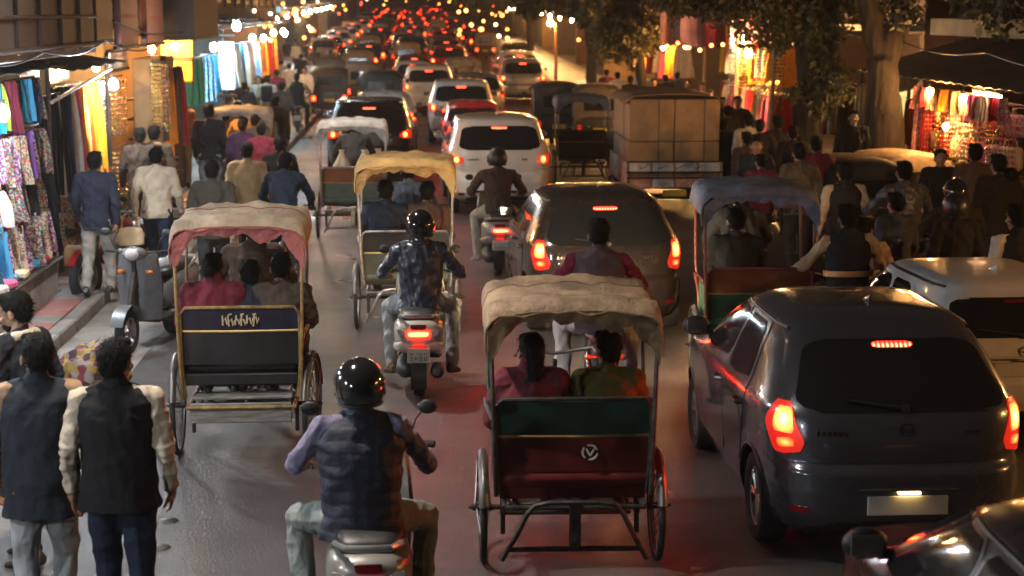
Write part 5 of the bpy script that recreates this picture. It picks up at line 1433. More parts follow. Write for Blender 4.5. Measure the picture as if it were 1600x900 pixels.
# second stall: dark strips, white, pink, yellow cloths, glitter
hang_row('the strip rail behind the iron post', -4.45, 20.85, 22.1, 2.40, ['black', 'navy', 'black', 'navy', 'black', 'white', 'black'], .20, 1.35, .8, word='narrow sash', seed0=1)
hang_row('the tall rail of the yellow cloth stall', -4.48, 22.0, 24.6, 2.46, ['navy', 'white', 'pink', 'yellow', 'cream', 'saffron', 'yellow', 'white'], .50, 1.25, .8, word='long cloth', seed0=2)
hang_row('the low rail of the yellow cloth stall', -4.42, 22.0, 24.8, 1.25, ['floral print', 'crimson', 'blue print', 'pink print', 'mixed print', 'crimson', 'brown'], .5, .75, .7, word='garment', seed0=3)
hang_row('the strand rail beside the cream pillar', -4.42, 24.6, 26.6, 2.45, ['silver', 'gold', 'gold', 'silver', 'gold', 'rosy'], .3, .95, .8, 'beads', 'bead strand')
hang_row('the lower strand rail beside the cream pillar', -4.40, 24.6, 26.6, 1.42, ['rosy', 'gold', 'silver', 'gold', 'rosy'], .3, .85, .8, 'beads', 'bead strand')
cb = thing('goods_table', 'dark goods table under the yellow cloths', 'table', (-4.30, 23.4, .10))
mb = MB(); mb.box((0, 0, .55), (.55, 2.6, .05), bev=.01); mb.build('table_top', WOODD, cb)
for sx in (-.22, .22):
    for sy in (-1.2, 1.2): mb = MB(); mb.box((sx, sy, .27), (.06, .06, .53), bev=.006); mb.build('leg', WOODD, cb)
for i, c in enumerate(('crimson', 'mixed print', 'cream', 'black', 'pink print', 'brown')):
    mb = MB(); mb.ell((0, 0, .08), (.17, .15, .09), n=14, m=8); o = ob('cloth_bundle', voxel(mb, .02, 1, .02, .09, i), CL[c], None, (-4.22, 22.3 + i * .42, .665), (0, 0, i)); tag(o, f'{c} rolled cloth on the dark goods table', 'cloth', 'rolled cloths on the goods table')
signboard('small yellow notice high on the stall wall', (-4.75, 21.8, 2.60), (.04, 1.1, .22), M('notice_yellow', (.65, .40, .06), .6), 11, INK)
signboard('white and orange notice above the yellow cloths', (-4.75, 23.6, 2.62), (.04, 1.3, .20), M('notice_white', (.6, .52, .42), .6), 21)

# lamps on the left
bulb('bare white bulb at the left edge above the folded scarves', (-4.05, 17.35, 2.42), BULB_W, .07, .4)
bulb('bare white bulb hanging from the slanting pipe', (-4.02, 23.6, 2.45), BULB_W, .06, .2)
bulb('warm bulb hidden under the brown tarp of the yellow cloths', (-4.62, 23.2, 2.66), BULB_Y, .05, .1)
bulb('warm bulb at the back of the glitter stall', (-4.6, 25.6, 2.62), BULB_Y, .05, .1)
for i, yy in enumerate((4.5, 7.5, 10.5, 13.2)):  # stall bulbs carried on out of view, added to light the near road
    bulb(f'unseen white bulb added under the near left awning, {ORD[i]} from the camera', (-4.15, yy, 2.5), BULB_W, .06, .25)
# the bright yellow shop past the cream pillar
ys = thing('shop_cabinet', 'bright yellow lit display case of the shop past the cream pillar', 'display case', (-4.25, 31.6, .1))
mb = MB(); mb.box((-.35, 0, .5), (.6, 3.2, .9), bev=.02); mb.build('counter', WOODD, ys)
for i in range(3): mb = MB(); mb.box((-.45, 0, 1.15 + i * .34), (.4, 3.2, .03), bev=.005); mb.build('shelf', WOODD, ys)
for i in range(14):
    mb = MB(); h_ = .14 + .1 * ((i * 7) % 3) / 2; mb.box((0, 0, h_ / 2), (.14, .12, h_), bev=.02); o = mb.build('goods_box', [CL['saffron'], CL['yellow'], CL['crimson'], CL['cream']][i % 4], None)
    o.location = (-4.66, 30.3 + (i % 7) * .42, 1.268 + .34 * (i // 7)); tag(o, f'{["saffron", "yellow", "crimson", "cream"][i % 4]} packet, {ORD[i % 7]} along the {"lower" if i < 7 else "upper"} shelf of the yellow shop', 'box', 'packets on the shelves of the yellow shop')
sb_y = M('sign_yellow', (.72, .42, .05), .5, var=.12)
signboard('glowing yellow signboard facing the traffic over the yellow shop', (-4.2, 31.2, 2.38), (.56, .07, .36), sb_y, 11, INK)
signboard('upper yellow signboard facing the traffic over the yellow shop', (-4.2, 31.35, 2.80), (.56, .07, .36), sb_y, 21, INK)
bulb('amber bulb left of the yellow signboards', (-4.55, 30.7, 2.78), BULB_O, .06, .2)
bulb('amber bulb in front of the upper yellow signboard', (-4.15, 30.75, 2.82), BULB_O, .055, .2)
bulb('amber bulb deep inside the yellow shop', (-4.5, 32.6, 2.5), BULB_O, .06, .2)
mb = MB(); mb.box((-4.2, 27.75, 1.4), (.3, 1.0, 2.6), bev=.02); tag(mb.build('pillar', WALL[1], None), 'cream square pillar beside the glittering strands', 'pillar')
mb = MB(); mb.box((-4.2, 29.2, 1.4), (.34, .9, 2.6), bev=.02); tag(mb.build('shop_shutter', WOODD, None), 'dark folded wooden shutter next to the cream pillar', 'shutter')
# white lit shop
lit_w = E('lit_sign_white', (.62, .82, .95), .75, (.6, .6, .6))
ls = thing('lit_signboard', 'tall pale lit signboard standing before the blue shop', 'sign', (-4.1, 38.6, 2.25))
mb = MB(); mb.box((0, 0, 0), (.34, .14, 1.05), bev=.02); mb.build('light_box', lit_w, ls)
mb = MB(); mb.box((0, .02, .66), (.40, .18, .06), bev=.01); mb.build('frame_bar', IRON, ls); mb = MB(); mb.box((0, .02, -.66), (.40, .18, .06), bev=.01); mb.build('frame_bar', IRON, ls)
mb = MB(); mb.cyl((0, .02, -2.1), (0, .02, -.66), .04, n=8); mb.build('pole', IRON, ls)
bulb('cold white lamp above the pale lit signboard', (-3.75, 37.5, 3.12), BULB_C, .085, .3)
bulb('cold white lamp low inside the blue shop', (-4.6, 36.2, 2.0), BULB_C, .07, .5)
bulb('second cold lamp deep in the blue shop', (-4.7, 41.5, 2.6), BULB_C, .08, .3)
hang_row('the rail of the blue shop', -4.4, 35, 43, 2.5, ['teal', 'white', 'blue print', 'sky blue', 'white', 'violet', 'blue print', 'white', 'teal', 'cream'], .5, .9, .8, word='garment')
sheet_roof('brown sheet awning before the blue shop', (-4.8, 32.6, 3.35), (-4.8, 44, 3.35), (-3.7, 32.6, 3.25), (-3.7, 44, 3.25), TARPB, ribs=10)
# ------------------------------------------------------------------ right side
building('dark building behind the right awning', 10.4, 1, 14, 33, 7, WALL[0], interior=WALL[1])
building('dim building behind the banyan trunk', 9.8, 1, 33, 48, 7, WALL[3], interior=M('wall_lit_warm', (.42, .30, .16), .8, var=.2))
building('right shop house past the bright stall', 9.2, 1, 48, 66, 7, WALL[0], interior=WALL[1])
building('right shop house nearest the camera', 10.2, 1, 0, 13.9, 7, WALL[2], interior=WALL[1])
sheet_roof('long ribbed tin awning over the bag stall', (10.2, 19.5, 2.95), (10.2, 31.5, 2.95), (7.95, 19.5, 2.36), (8.1, 31.5, 2.36), TIN, ribs=26)
sheet_roof('ragged dark cloth flap hanging under the tin awning', (8.2, 27.7, 2.34), (8.2, 30.4, 2.34), (8.0, 27.7, 2.14), (8.05, 30.4, 2.06), TARP, ribs=4)
mb = MB(); mb.box((9.9, 25.5, 3.15), (.9, 12, .3), bev=.02); tag(mb.build('parapet', CONC, None), 'pale concrete ledge above the tin awning', 'ledge')
for i, yy in enumerate((20.2, 24.6, 28.2, 31.3)):
    mb = MB(); mb.cyl((8.15, yy, .1), (8.15, yy, 2.38), .035, n=8); tag(mb.build('stall_post', IRON, None), f'iron post holding up the tin awning, {ORD[i]} from the camera', 'post')
hang_row('the upper rail of the bag stall', 8.3, 23.2, 27.3, 2.14, ['pink print', 'brown', 'crimson', 'cream', 'pink', 'black', 'pink print', 'brown', 'cream', 'crimson'], .36, .46, -.6, 'bag', 'bag')
hang_row('the middle rail of the bag stall', 8.25, 23.2, 27.3, 1.66, ['cream', 'pink print', 'pink', 'black', 'pink print', 'cream', 'crimson', 'brown', 'pink print'], .38, .46, -.6, 'bag', 'bag')
hang_row('the lower rail of the bag stall', 8.2, 23.2, 27.3, 1.18, ['brown', 'cream', 'pink', 'brown', 'black', 'cream', 'brown'], .42, .5, -.6, 'bag', 'bag')
hang_row('the slanting end rail of the bag stall', 8.02, 26.7, 27.8, 2.02, ['crimson', 'pink print', 'crimson', 'brown'], .26, 1.7, -.7, word='narrow cloth')
hang_row('the dark end of the bag stall', 8.45, 27.3, 28.0, 2.05, ['black', 'brown', 'black', 'black'], .4, .55, -.6, 'bag', 'bag')
hang_row('the front edge of the tin awning', 7.98, 23.0, 27.2, 2.26, ['pink print', 'crimson', 'cream', 'brown', 'pink', 'mixed print', 'cream', 'pink print', 'saffron', 'brown', 'cream', 'crimson', 'pink print'], .22, .34, -.7, 'cloth', 'small pouch', rail=False)
hang_row('the strand hooks of the bag stall', 8.1, 23.0, 27.0, 1.9, ['rosy', 'gold', 'rosy', 'silver', 'rosy', 'gold', 'rosy'], .3, .8, -.6, 'beads', 'bead strand', rail=False)
hang_row('the rail behind the forked trunk', 8.1, 29.9, 33.4, 2.1, ['brown', 'cream', 'maroon', 'brown', 'black', 'cream', 'brown'], .45, .95, -.6, word='garment')
mb = MB(); mb.box((8.75, 25.2, .55), (.6, 4.2, .9), bev=.02); tag(mb.build('stall_counter', WOODD, None), 'dark wooden counter of the bag stall', 'counter')
TUBE_P = E('tube_pink_glow', (1, .55, .38), 24)
tl_ = thing('tube_lamp', 'pinkish tube lamp under the edge of the tin awning', 'lamp', (8.02, 23.9, 2.27))
mb = MB(); mb.cyl((0, -.55, 0), (0, .55, 0), .022, n=8); mb.build('tube', TUBE_P, tl_); mb = MB(); mb.box((0, 0, .04), (.05, 1.2, .04), bev=.006); mb.build('holder', BLACKP, tl_)
bulb('warm bulb above the counter of the bag stall', (7.9, 24.6, 2.18), BULB_O, .05, .1)
bulb('warm bulb at the middle of the bag stall', (7.95, 26.4, 2.2), BULB_O, .05, .1)
bx = M('case_glow_wall', (.55, .45, .22), .7)
ks = thing('kiosk', 'small pale lit kiosk behind the tree trunk', 'kiosk', (8.6, 28.6, .1))
mb = MB(); mb.box((.55, 0, 1.0), (.08, 2.2, 2.0), bev=.01); mb.build('back_panel', bx, ks)
for s_ in (-1, 1): mb = MB(); mb.box((.05, s_ * 1.1, 1.0), (1.0, .06, 2.0), bev=.01); mb.build('side_panel', M('case_green', (.30, .42, .34), .6), ks)
mb = MB(); mb.box((-.1, 0, .45), (.9, 2.1, .9), bev=.02); mb.build('counter', WOODD, ks)
mb = MB(); mb.box((.4, .2, 1.3), (.14, .8, .04), bev=.005); mb.build('shelf', WOODD, ks)
bulb('warm bulb inside the pale kiosk', (8.55, 28.5, 1.98), BULB_Y, .05, .1)

bulb('warm bulb low among the bags of the bag stall', (7.95, 25.5, 1.72), BULB_O, .04, .3)
hang_row('the front of the cream pillar', -4.02, 27.15, 28.4, 2.62, ['gold', 'rosy', 'silver', 'gold'], .3, 1.2, .8, 'beads', 'bead strand')
hang_row('the low hooks of the cream pillar', -4.0, 27.15, 28.4, 1.35, ['mixed print', 'crimson', 'pink print', 'saffron'], .34, .7, .8, word='garment')
hang_row('the dark wooden shutter', -3.98, 28.75, 29.7, 2.5, ['saffron', 'brown', 'crimson'], .34, 1.3, .8, word='sash')
signboard('white notice with red marks over the bead strands', (-4.3, 25.7, 2.72), (.05, 1.5, .24), M('notice_white', (.6, .52, .42), .6), 31)

# bright stall with banners in the middle distance
for i, (px, w, c) in enumerate(((1058, .9, 'rose'), (1091, .95, 'mauve'), (1120, .6, 'dark'), (1150, .55, 'amber'), (1172, 1.0, 'pink'))):
    Y_ = 42 - i * .6; X_ = (px - VPX) / FPX * Y_
    o = ob('banner', cloth_mesh(w, .82, 2, i, .98), {'rose': CL['pink print'], 'mauve': FAB('mauve', (.30, .16, .22)), 'dark': CL['maroon'], 'amber': CL['saffron'], 'pink': PRINT('banner', [(.5, .25, .28), (.6, .5, .45), (.4, .12, .2)], 5)}[c], None, (X_, Y_, 3.42), (0, 0, .05))
    tag(o, f'{c} banner hanging above the bright stall, {ORD[i]} from the left', 'banner', 'banners above the bright stall')
hang_row('the upper rail of the bright stall', 7.6, 34.5, 42, 2.75, ['saffron', 'yellow', 'orange', 'white', 'crimson', 'yellow', 'cream', 'saffron', 'white', 'crimson', 'yellow'], .6, .85, -.6, word='garment')
hang_row('the lower rail of the bright stall', 7.55, 34.5, 42, 1.75, ['crimson', 'white', 'pink', 'cream', 'crimson', 'white', 'maroon', 'pink', 'cream', 'crimson'], .6, .9, -.6, word='garment')
hang_row('the strand rail of the bright stall', 7.4, 34.5, 40, 2.5, ['gold', 'gold', 'silver', 'gold', 'gold', 'gold', 'silver'], .4, 1.1, -.6, 'beads', 'bead strand')
for i, (px, py, Y_, r_) in enumerate(((1160, 62, 39, .085), (1240, 90, 36.5, .08), (1228, 118, 36, .07), (1168, 82, 38, .07), (1195, 75, 38, .06), (1070, 70, 44, .07), (1112, 165, 38, .05))):
    bulb(f'glowing amber lamp of the bright stall, {ORD[i]} of seven', ((px - VPX) / FPX * Y_, Y_, HC - (py - VPY) / FPX * Y_), BULB_O if i % 2 else BULB_Y, r_, .2, group='lamps of the bright stall')
sheet_roof('dark canopy over the bright stall', (9.6, 34, 3.9), (9.6, 43, 3.9), (6.9, 34, 3.6), (6.9, 43, 3.6), TARP, ribs=8, sag=.1)
for i, yy in enumerate((34.3, 38.2, 42.5)):
    mb = MB(); mb.cyl((7.15, yy, .1), (7.15, yy, 3.65), .04, n=8); tag(mb.build('stall_post', M('post_lit', (.35, .24, .12), .6), None), f'wooden post of the bright stall, {ORD[i]} from the camera', 'post')
mb = MB(); mb.box((7.9, 38, .5), (.7, 7, .8), bev=.02); tag(mb.build('stall_counter', M('counter_cloth', (.45, .35, .25), .8), None), 'cloth covered counter of the bright stall', 'counter')

# ------------------------------------------------------------------ trees
BARK = M('bark', (.024, .018, .014), .9, var=.4, vs=5, stretch=(3, 3, .7), bump=1.0, bs=14)
LEAF = [M('leaf_dark', (.045, .055, .018), .55, var=.5, vs=1.2), M('leaf_olive', (.085, .075, .022), .55, var=.5, vs=1.2), M('leaf_deep', (.03, .042, .016), .55, var=.5, vs=1.2)]
def leaves(clumps, n, size, seed, droop=.35):
    r = np.random.RandomState(seed); w = np.array([c[1][0] * c[1][1] * c[1][2] for c in clumps]) ** .7; w /= w.sum(); idx = r.choice(len(clumps), n, p=w)
    C = np.array([c[0] for c in clumps])[idx]; S = np.array([c[1] for c in clumps])[idx]
    d = r.normal(size=(n, 3)); d /= np.linalg.norm(d, axis=1, keepdims=True); rad = r.uniform(.35, 1, n) ** .55
    P = C + d * S * rad[:, None] * (1 + .25 * np.sin(d[:, :1] * 7 + d[:, 2:] * 5))
    ax = r.normal(size=(n, 3)) + np.array([0, 0, -droop * 2]); ax /= np.linalg.norm(ax, axis=1, keepdims=True)
    bx_ = np.cross(ax, r.normal(size=(n, 3))); bx_ /= np.linalg.norm(bx_, axis=1, keepdims=True); nn = np.cross(ax, bx_)
    L = size * (r.uniform(.35, 1.0, n) + (r.random_sample(n) < .15) * .8)[:, None]; Wd = L * .30
    v = np.stack([P, P + ax * L * .45 + bx_ * Wd + nn * L * .06, P + ax * L - nn * L * .08, P + ax * L * .45 - bx_ * Wd + nn * L * .06], 1).reshape(-1, 3)
    me = bpy.data.meshes.new('leaves'); b = np.arange(n) * 4
    me.from_pydata(v.tolist(), [], np.stack([b, b + 1, b + 2, b + 3], 1).tolist()); me.update(); return me

def tree(label, x, y, trunk, limbs, clumps, n, size, leaf, seed):
    root = thing('tree', label, 'tree', (x, y, 0))
    mb = MB()
    for pts, rs in [trunk] + limbs:
        P_ = [np.array(p, float) for p in pts]; Q = []; rr = []
        for i in range(len(P_) - 1):
            for t in np.linspace(0, 1, 5, endpoint=False): Q.append(P_[i] * (1 - t) + P_[i + 1] * t + np.array([math.sin(t * 9 + i), math.cos(t * 7 + i), 0]) * .02); rr.append(rs[i] * (1 - t) + rs[i + 1] * t)
        Q.append(P_[-1]); rr.append(rs[-1]); mb.tube(Q, rr, 12)
    ob('trunk', voxel(mb, .045, 1, .03, .22, seed, aniso=(1, 1, .35)), BARK, root)
    c = ob('crown', leaves(clumps, n, size, seed), leaf, root); c['kind'] = 'stuff'
    return root
rnd = random.Random(3)
def cl(cx, cy, cz, sx, sy, sz, k, s=.45):
    return [((cx + rnd.uniform(-sx, sx), cy + rnd.uniform(-sy, sy), cz + rnd.uniform(-sz, sz)), (rnd.uniform(.6, 1.3) * s, rnd.uniform(.6, 1.3) * s, rnd.uniform(.5, 1.1) * s)) for _ in range(k)]
tree('thick forked tree trunk rising behind the tin awning', 7.55, 27.2, ([(0.15, 0, 0), (.05, 0, .9), (-.05, 0, 1.9), (-.15, 0, 2.7)], [.42, .30, .27, .26]),
     [([(-.15, 0, 2.6), (-.35, .1, 3.4), (-.6, .2, 4.6), (-1.0, .3, 6)], [.19, .17, .14, .08]), ([(-.1, 0, 2.6), (.15, 0, 3.3), (.35, -.1, 4.4), (.8, -.4, 6)], [.21, .18, .15, .08]), ([(.35, -.1, 4.2), (.9, -2.0, 4.6), (1.1, -4.2, 4.5)], [.12, .08, .04])],
     cl(0, .5, 6.2, 2.2, 2, .9, 26, .7) + cl(.6, -3.8, 3.75, 1.3, 1.8, .40, 16, .40) + cl(-.9, .6, 4.3, .7, .8, .5, 10, .35), 24000, .14, LEAF[2], 11)
tree('leafy banyan hung with vines left of the forked trunk', 6.75, 29.6, ([(0, 0, 0), (0, 0, 1.2), (.03, 0, 2.4), (-.05, 0, 3.6), (0, 0, 5.5)], [.30, .24, .22, .20, .12]),
     [([(.22, -.05, 0), (.14, -.02, 1.0), (.08, 0, 2.0)], [.12, .10, .07]), ([(-.24, .05, 0), (-.16, 0, 1.1), (-.08, 0, 2.2)], [.12, .10, .07]), ([(0, 0, 3.0), (-.8, -.3, 3.6), (-1.8, -.5, 3.9)], [.13, .09, .04]), ([(0, 0, 3.2), (.6, -.2, 3.7), (1.4, .1, 4.2)], [.12, .08, .04]), ([(-.1, 0, 3.6), (-.6, .4, 4.3), (-1.3, .9, 4.8)], [.12, .08, .04])],
     cl(-1.6, 0, 3.75, 1.1, .8, .25, 18, .36) + cl(.1, -.2, 2.7, .45, .4, .9, 20, .28) + cl(-.5, -.3, 3.3, .9, .6, .35, 16, .34) + cl(.5, 0, 3.5, .8, .6, .4, 14, .34) + cl(-.2, 0, 4.6, 1.6, 1.4, .7, 22, .5) + cl(.45, -.3, 2.0, .25, .3, .5, 6, .22), 36000, .105, LEAF[1], 12)
tree('round leafy tree over the pavement left of the banners', 5.6, 45, ([(.4, 0, 0), (.35, 0, 1.4), (.25, 0, 2.6), (.2, 0, 4)], [.2, .16, .14, .1]),
     [([(.25, 0, 2.4), (-.5, 0, 3.0), (-1.0, -.2, 3.4)], [.09, .06, .03]), ([(.25, 0, 2.6), (.9, .1, 3.2), (1.5, 0, 3.5)], [.09, .06, .03]), ([(.2, 0, 3), (.1, .4, 3.8), (0, .6, 4.6)], [.09, .06, .03])],
     cl(.0, 0, 3.0, 1.0, .8, .6, 26, .38) + cl(.2, 0, 3.9, 1.4, 1, .6, 20, .5) + cl(-.4, -.3, 2.5, .5, .4, .2, 6, .3), 14000, .14, LEAF[1], 13)
tree('dark tree overhanging the far right lane', 5.9, 62, ([(.5, 0, 0), (.45, 0, 2), (.3, 0, 3.4), (.2, 0, 5)], [.22, .18, .15, .1]), [([(.3, 0, 3), (-1, 0, 3.8), (-2.2, 0, 4.2)], [.1, .07, .03]), ([(.3, 0, 3), (1.2, 0, 3.8), (2, 0, 4.2)], [.1, .07, .03])],
     cl(-.6, 0, 3.9, 1.8, 1, .45, 26, .5) + cl(.3, 0, 4.9, 2, 1.2, .6, 20, .6), 8000, .22, LEAF[0], 14)
tree('farthest tree over the right pavement', 5.5, 88, ([(.5, 0, 0), (.4, 0, 2), (.3, 0, 5)], [.25, .2, .1]), [([(.3, 0, 3.4), (-1.6, 0, 4.4), (-2.6, 0, 4.9)], [.1, .07, .03])],
     cl(-1.0, 0, 4.6, 2.4, 1.2, .6, 26, .7) + cl(0, 0, 5.8, 2.4, 1.2, .6, 16, .7), 6000, .3, LEAF[0], 15)

# ------------------------------------------------------------------ far street: shop houses, signs, lamps
random.seed(21)
yy = {-1: 44.2, 1: 66.2}; cnt = {-1: 0, 1: 0}
wn_ = {-1: 'left', 1: 'right'}
for sgn in (-1, 1):
    while yy[sgn] < 300:
        L_ = random.uniform(9, 14); x = (-4.9 if yy[sgn] < 58 else -7.8) + random.uniform(-.3, .3) if sgn < 0 else (8.4 if yy[sgn] < 75 else 9.4) + random.uniform(-.3, .3)
        i = cnt[sgn]; cnt[sgn] += 1
        building(f'far {wn_[sgn]} shop house, {ORD[i]} in the row toward the vanishing point', x, sgn, yy[sgn], yy[sgn] + L_, random.uniform(6.5, 9), WALL[(i + (sgn > 0)) % 4], windows=i < 2, interior=WALL[1])
        if 1 < i < 9:
            for q in range(2 if i < 5 else 1):
                Y_ = yy[sgn] + L_ * (.3 + .4 * q); z = random.uniform(2.4, 3.2)
                col = [(1, .55, .18), (.75, .9, 1), (1, .36, .1), (1, .8, .55), (.3, .8, .9)][(i * 2 + q + (sgn > 0)) % 5]
                ls = thing('lit_signboard', f'far lit signboard on the {wn_[sgn]} row, {ORD[min(15, i * 2 + q)]} toward the vanishing point', 'sign', (x - sgn * .55, Y_, z + zg(Y_)))
                mb = MB(); mb.box((0, 0, 0), (.5, .12, .32), bev=.02); mb.build('light_box', E(f'lit_sign_{(i * 2 + q + (sgn > 0)) % 5}', col, .5), ls)
                mb = MB(); mb.box((sgn * .3, 0, .2), (1.0, .06, .06)); mb.build('bracket', IRON, ls)
        yy[sgn] += L_ + .1
def lamp_string(label, pts, cols, r):
    root = thing('string_lights', label, 'lights', pts[0]); p0 = np.array(pts[0])
    k = (r, 'far')
    if k not in _bulbm: mb = MB(); mb.ell((0, 0, 0), r, n=8, m=6); _bulbm[k] = mb.mesh('bulb', 60)
    for i, p in enumerate(pts): ob('bulb', _bulbm[k], BOK[cols[i % len(cols)]], root, tuple(np.array(p) - p0))
    mb = MB(); mb.tube([np.array(p) - p0 + [0, 0, r] for p in pts], .012, 5); mb.build('wire', BLACKP, root)
def far_pts(px0, px1, py0, py1, n, Y0, Y1):
    out = []
    for _ in range(n):
        Y_ = random.uniform(Y0, Y1); px = random.uniform(px0, px1); py = random.uniform(py0, py1)
        out.append(((px - VPX) / FPX * Y_, Y_, max(.6, HC - (py - VPY) / FPX * Y_)))
    return sorted(out, key=lambda p: p[1])
lamp_string('white and cyan lamps of the far left shops', far_pts(395, 440, 5, 70, 14, 48, 70), 'ycwoyo', .055)
lamp_string('amber lamps of the far left shops beyond the white ones', far_pts(440, 500, 2, 60, 14, 60, 95), 'oywoyr', .08)
lamp_string('mixed lamps along the far left row', far_pts(470, 545, 0, 22, 10, 110, 150), 'oyowor', .075)
lamp_string('yellow lamps across the end of the street', far_pts(560, 720, -4, 10, 12, 190, 260), 'oyoyrwo', .10)
lamp_string('white lamps on the far right row', far_pts(680, 790, 2, 26, 10, 130, 190), 'oyoyr', .08)
lamp_string('amber shop lamps on the right behind the trees', far_pts(700, 800, 14, 60, 14, 80, 110), 'oyyoyw', .09)
lamp_string('yellow lamps under the trees on the right', far_pts(900, 1050, 35, 110, 8, 55, 66), 'oyoy', .06)
lamp_string('small amber bulbs strung over the bright stall', [((1040 + i * 14 - VPX) / FPX * 41, 41 - i * .3, 2.62 + .08 * math.sin(i * 1.7)) for i in range(13)], 'yoy', .045)
lamp_string('small warm bulbs strung among the vines', far_pts(1205, 1260, 40, 200, 12, 36, 39), 'oyo', .05)
# street lamps
def street_lamp(label, x, y, h, reach, mat, r=.11):
    root = thing('street_lamp', label, 'street lamp', (x, y, .0))
    mb = MB(); mb.tube([(0, 0, 0), (0, 0, h * .6), (0, 0, h)], [.07, .06, .045], 10); mb.build('pole', M('pole_paint', (.22, .10, .07), .6), root)
    mb = MB(); mb.tube([(0, 0, h - .02), (reach * .5, 0, h + .12), (reach, 0, h + .12)], .025, 8); mb.build('arm', IRON, root)
    mb = MB(); mb.ell((reach, 0, h + .02), r, n=12, m=8); mb.build('lamp', mat, root)
    mb = MB(); mb.lathe([(.02, h + .15), (r * 1.15, h + .06), (r * 1.2, h + .045), (.02, h + .13)], (reach, 0, 0), 'z', 16); mb.build('shade', IRON, root)
street_lamp('single amber street lamp beyond the trees on the right', 6.15, 75, 2.95, -.25, BULB_O, .12)
for i, y_ in enumerate((9.5, 17, 26, 40)): added_lamp(f'added unseen lamp high on the left shop houses, {ORD[i]} from the camera', -5.1, y_, 5.4, -1, E('added_lamp_glow', (1, .90, .80), 1350))  # added above the view as light for the road
bulb('unseen warm bulb added at the near right shop', (8.6, 14.5, 2.5), BULB_O, .07, .2)  # this bulb and the next are unseen, added for light from the right
bulb('second unseen warm bulb added at the near right shop', (8.6, 9.5, 2.5), BULB_O, .07, .2)
hang_row('the first rail past the blue shop', -4.6, 44.8, 51, 2.6, ['white', 'sky blue', 'cream', 'pink print', 'white', 'saffron', 'blue print', 'cream'], .6, 1.1, .8, word='garment')
hang_row('the second rail past the blue shop', -4.6, 51.5, 58, 2.6, ['saffron', 'orange', 'yellow', 'crimson', 'saffron', 'cream', 'orange'], .6, 1.1, .8, word='garment')
hang_row('the far right rail under the trees', 7.9, 50, 62, 2.5, ['cream', 'saffron', 'pink', 'cream', 'crimson', 'yellow', 'cream', 'brown'], .7, 1.1, -.6, word='garment')
for i, (x_, y_, z_, m_) in enumerate(((-4.2, 46, 2.75, BULB_C), (-4.2, 49.5, 2.7, BULB_W), (-4.2, 53, 2.8, BULB_O), (-4.2, 57, 2.8, BULB_Y), (-4.4, 60.5, 2.7, BULB_W))): bulb(f'far left shop bulb, {ORD[i]} past the blue shop', (x_, y_, z_), m_, .07, .2)
for i, (x_, y_, z_) in enumerate(((7.5, 52, 2.4), (7.5, 58, 2.5), (7.6, 64, 2.6), (8.2, 71, 2.8), (8.8, 82, 3.0))): bulb(f'far right shop bulb, {ORD[i]} beyond the bright stall', (x_, y_, z_), BULB_O, .075, .2)
for i in range(12):
    y_ = 68 + i * 7.5
    bulb(f'distant bulb on the left row, {ORD[i]} beyond the crowd', (-7.0, y_, 2.7 + zg(y_)), [BULB_O, BULB_Y, BULB_W][i % 3], .075, .2, group='distant bulbs on the left row')
    bulb(f'distant bulb on the right row, {ORD[i]} beyond the trees', (8.6, y_ + 4, 2.6 + zg(y_)), [BULB_O, BULB_O, BULB_Y][i % 3], .075, .2, group='distant bulbs on the right row')
def cable(label, pts, r=.012):
    P_ = [np.array(p, float) for p in pts]; Q = []
    for a_, b_ in zip(P_, P_[1:]):
        for t in np.linspace(0, 1, 10, endpoint=False): Q.append(a_ * (1 - t) + b_ * t - [0, 0, .10 * math.sin(PI * t)])
    mb = MB(); mb.tube(Q + [P_[-1]], r, 5); tag(mb.build('cable', BLACKP, None), label, 'cable')
cable('loose cable sagging below the grey balcony', [(-3.98, 15.5, 3.0), (-3.96, 19, 2.98), (-3.94, 22.6, 3.05), (-3.9, 27, 2.9)])
cable('thin cable from the wine red sign to the hoarding', [(-3.9, 23, 3.3), (-3.7, 28, 3.1), (-3.5, 33, 3.2), (-3.6, 44, 3.25)])
cable('cable looping over the tin awning', [(7.9, 19.5, 2.75), (8.0, 24, 2.85), (7.7, 27.1, 2.95), (7.2, 34, 3.4)])
# street lamps end; end of the street
mb = MB(); mb.box((10, 330, 6), (140, 4, 12)); o = mb.build('end_building', WALL[0], None); tag(o, 'dim building closing the far end of the street', 'building'); o.location.z = 3
# ------------------------------------------------------------------ traffic
P_GREY = M('paint_charcoal', (.085, .088, .104), .24, metal=.55, coat=1., var=.05, vs=3)
P_BLACK = M('paint_black', (.018, .016, .017), .28, metal=.3, coat=1., var=.08, vs=3)
P_BROWN = M('paint_bronze', (.040, .028, .024), .28, metal=.5, coat=1., var=.08, vs=3)
P_WHITE = M('paint_white', (.60, .57, .53), .35, coat=.8, var=.06, vs=3, dirt=.15)
P_SILVER = M('paint_silver', (.36, .35, .34), .3, metal=.6, coat=.9, var=.06, vs=3)
P_RED = M('paint_red', (.22, .012, .012), .3, coat=.9, var=.08, vs=3)
A_DK = M('auto_dark', (.02, .022, .020), .45, var=.2, dirt=.3); A_GR = M('auto_green', (.02, .06, .035), .4, var=.2, dirt=.3)
H_BK = M('auto_hood_black', (.022, .020, .019), .6, var=.3, bump=.3, bs=10); H_BR = M('auto_hood_brown', (.10, .07, .045), .6, var=.3, bump=.3, bs=10, dirt=.3); H_PL = M('auto_hood_pale', (.26, .20, .13), .65, var=.3, bump=.3, bs=10, dirt=.4)
GLOSSBLK = M('helmet_black', (.010, .010, .011), .12, coat=1., var=.05)
car('dark grey hatchback with lit brake lights, nearest on the right', (3.0, 12.0, 0), 0, 'hatch', P_GREY, mirror=BLACKP)
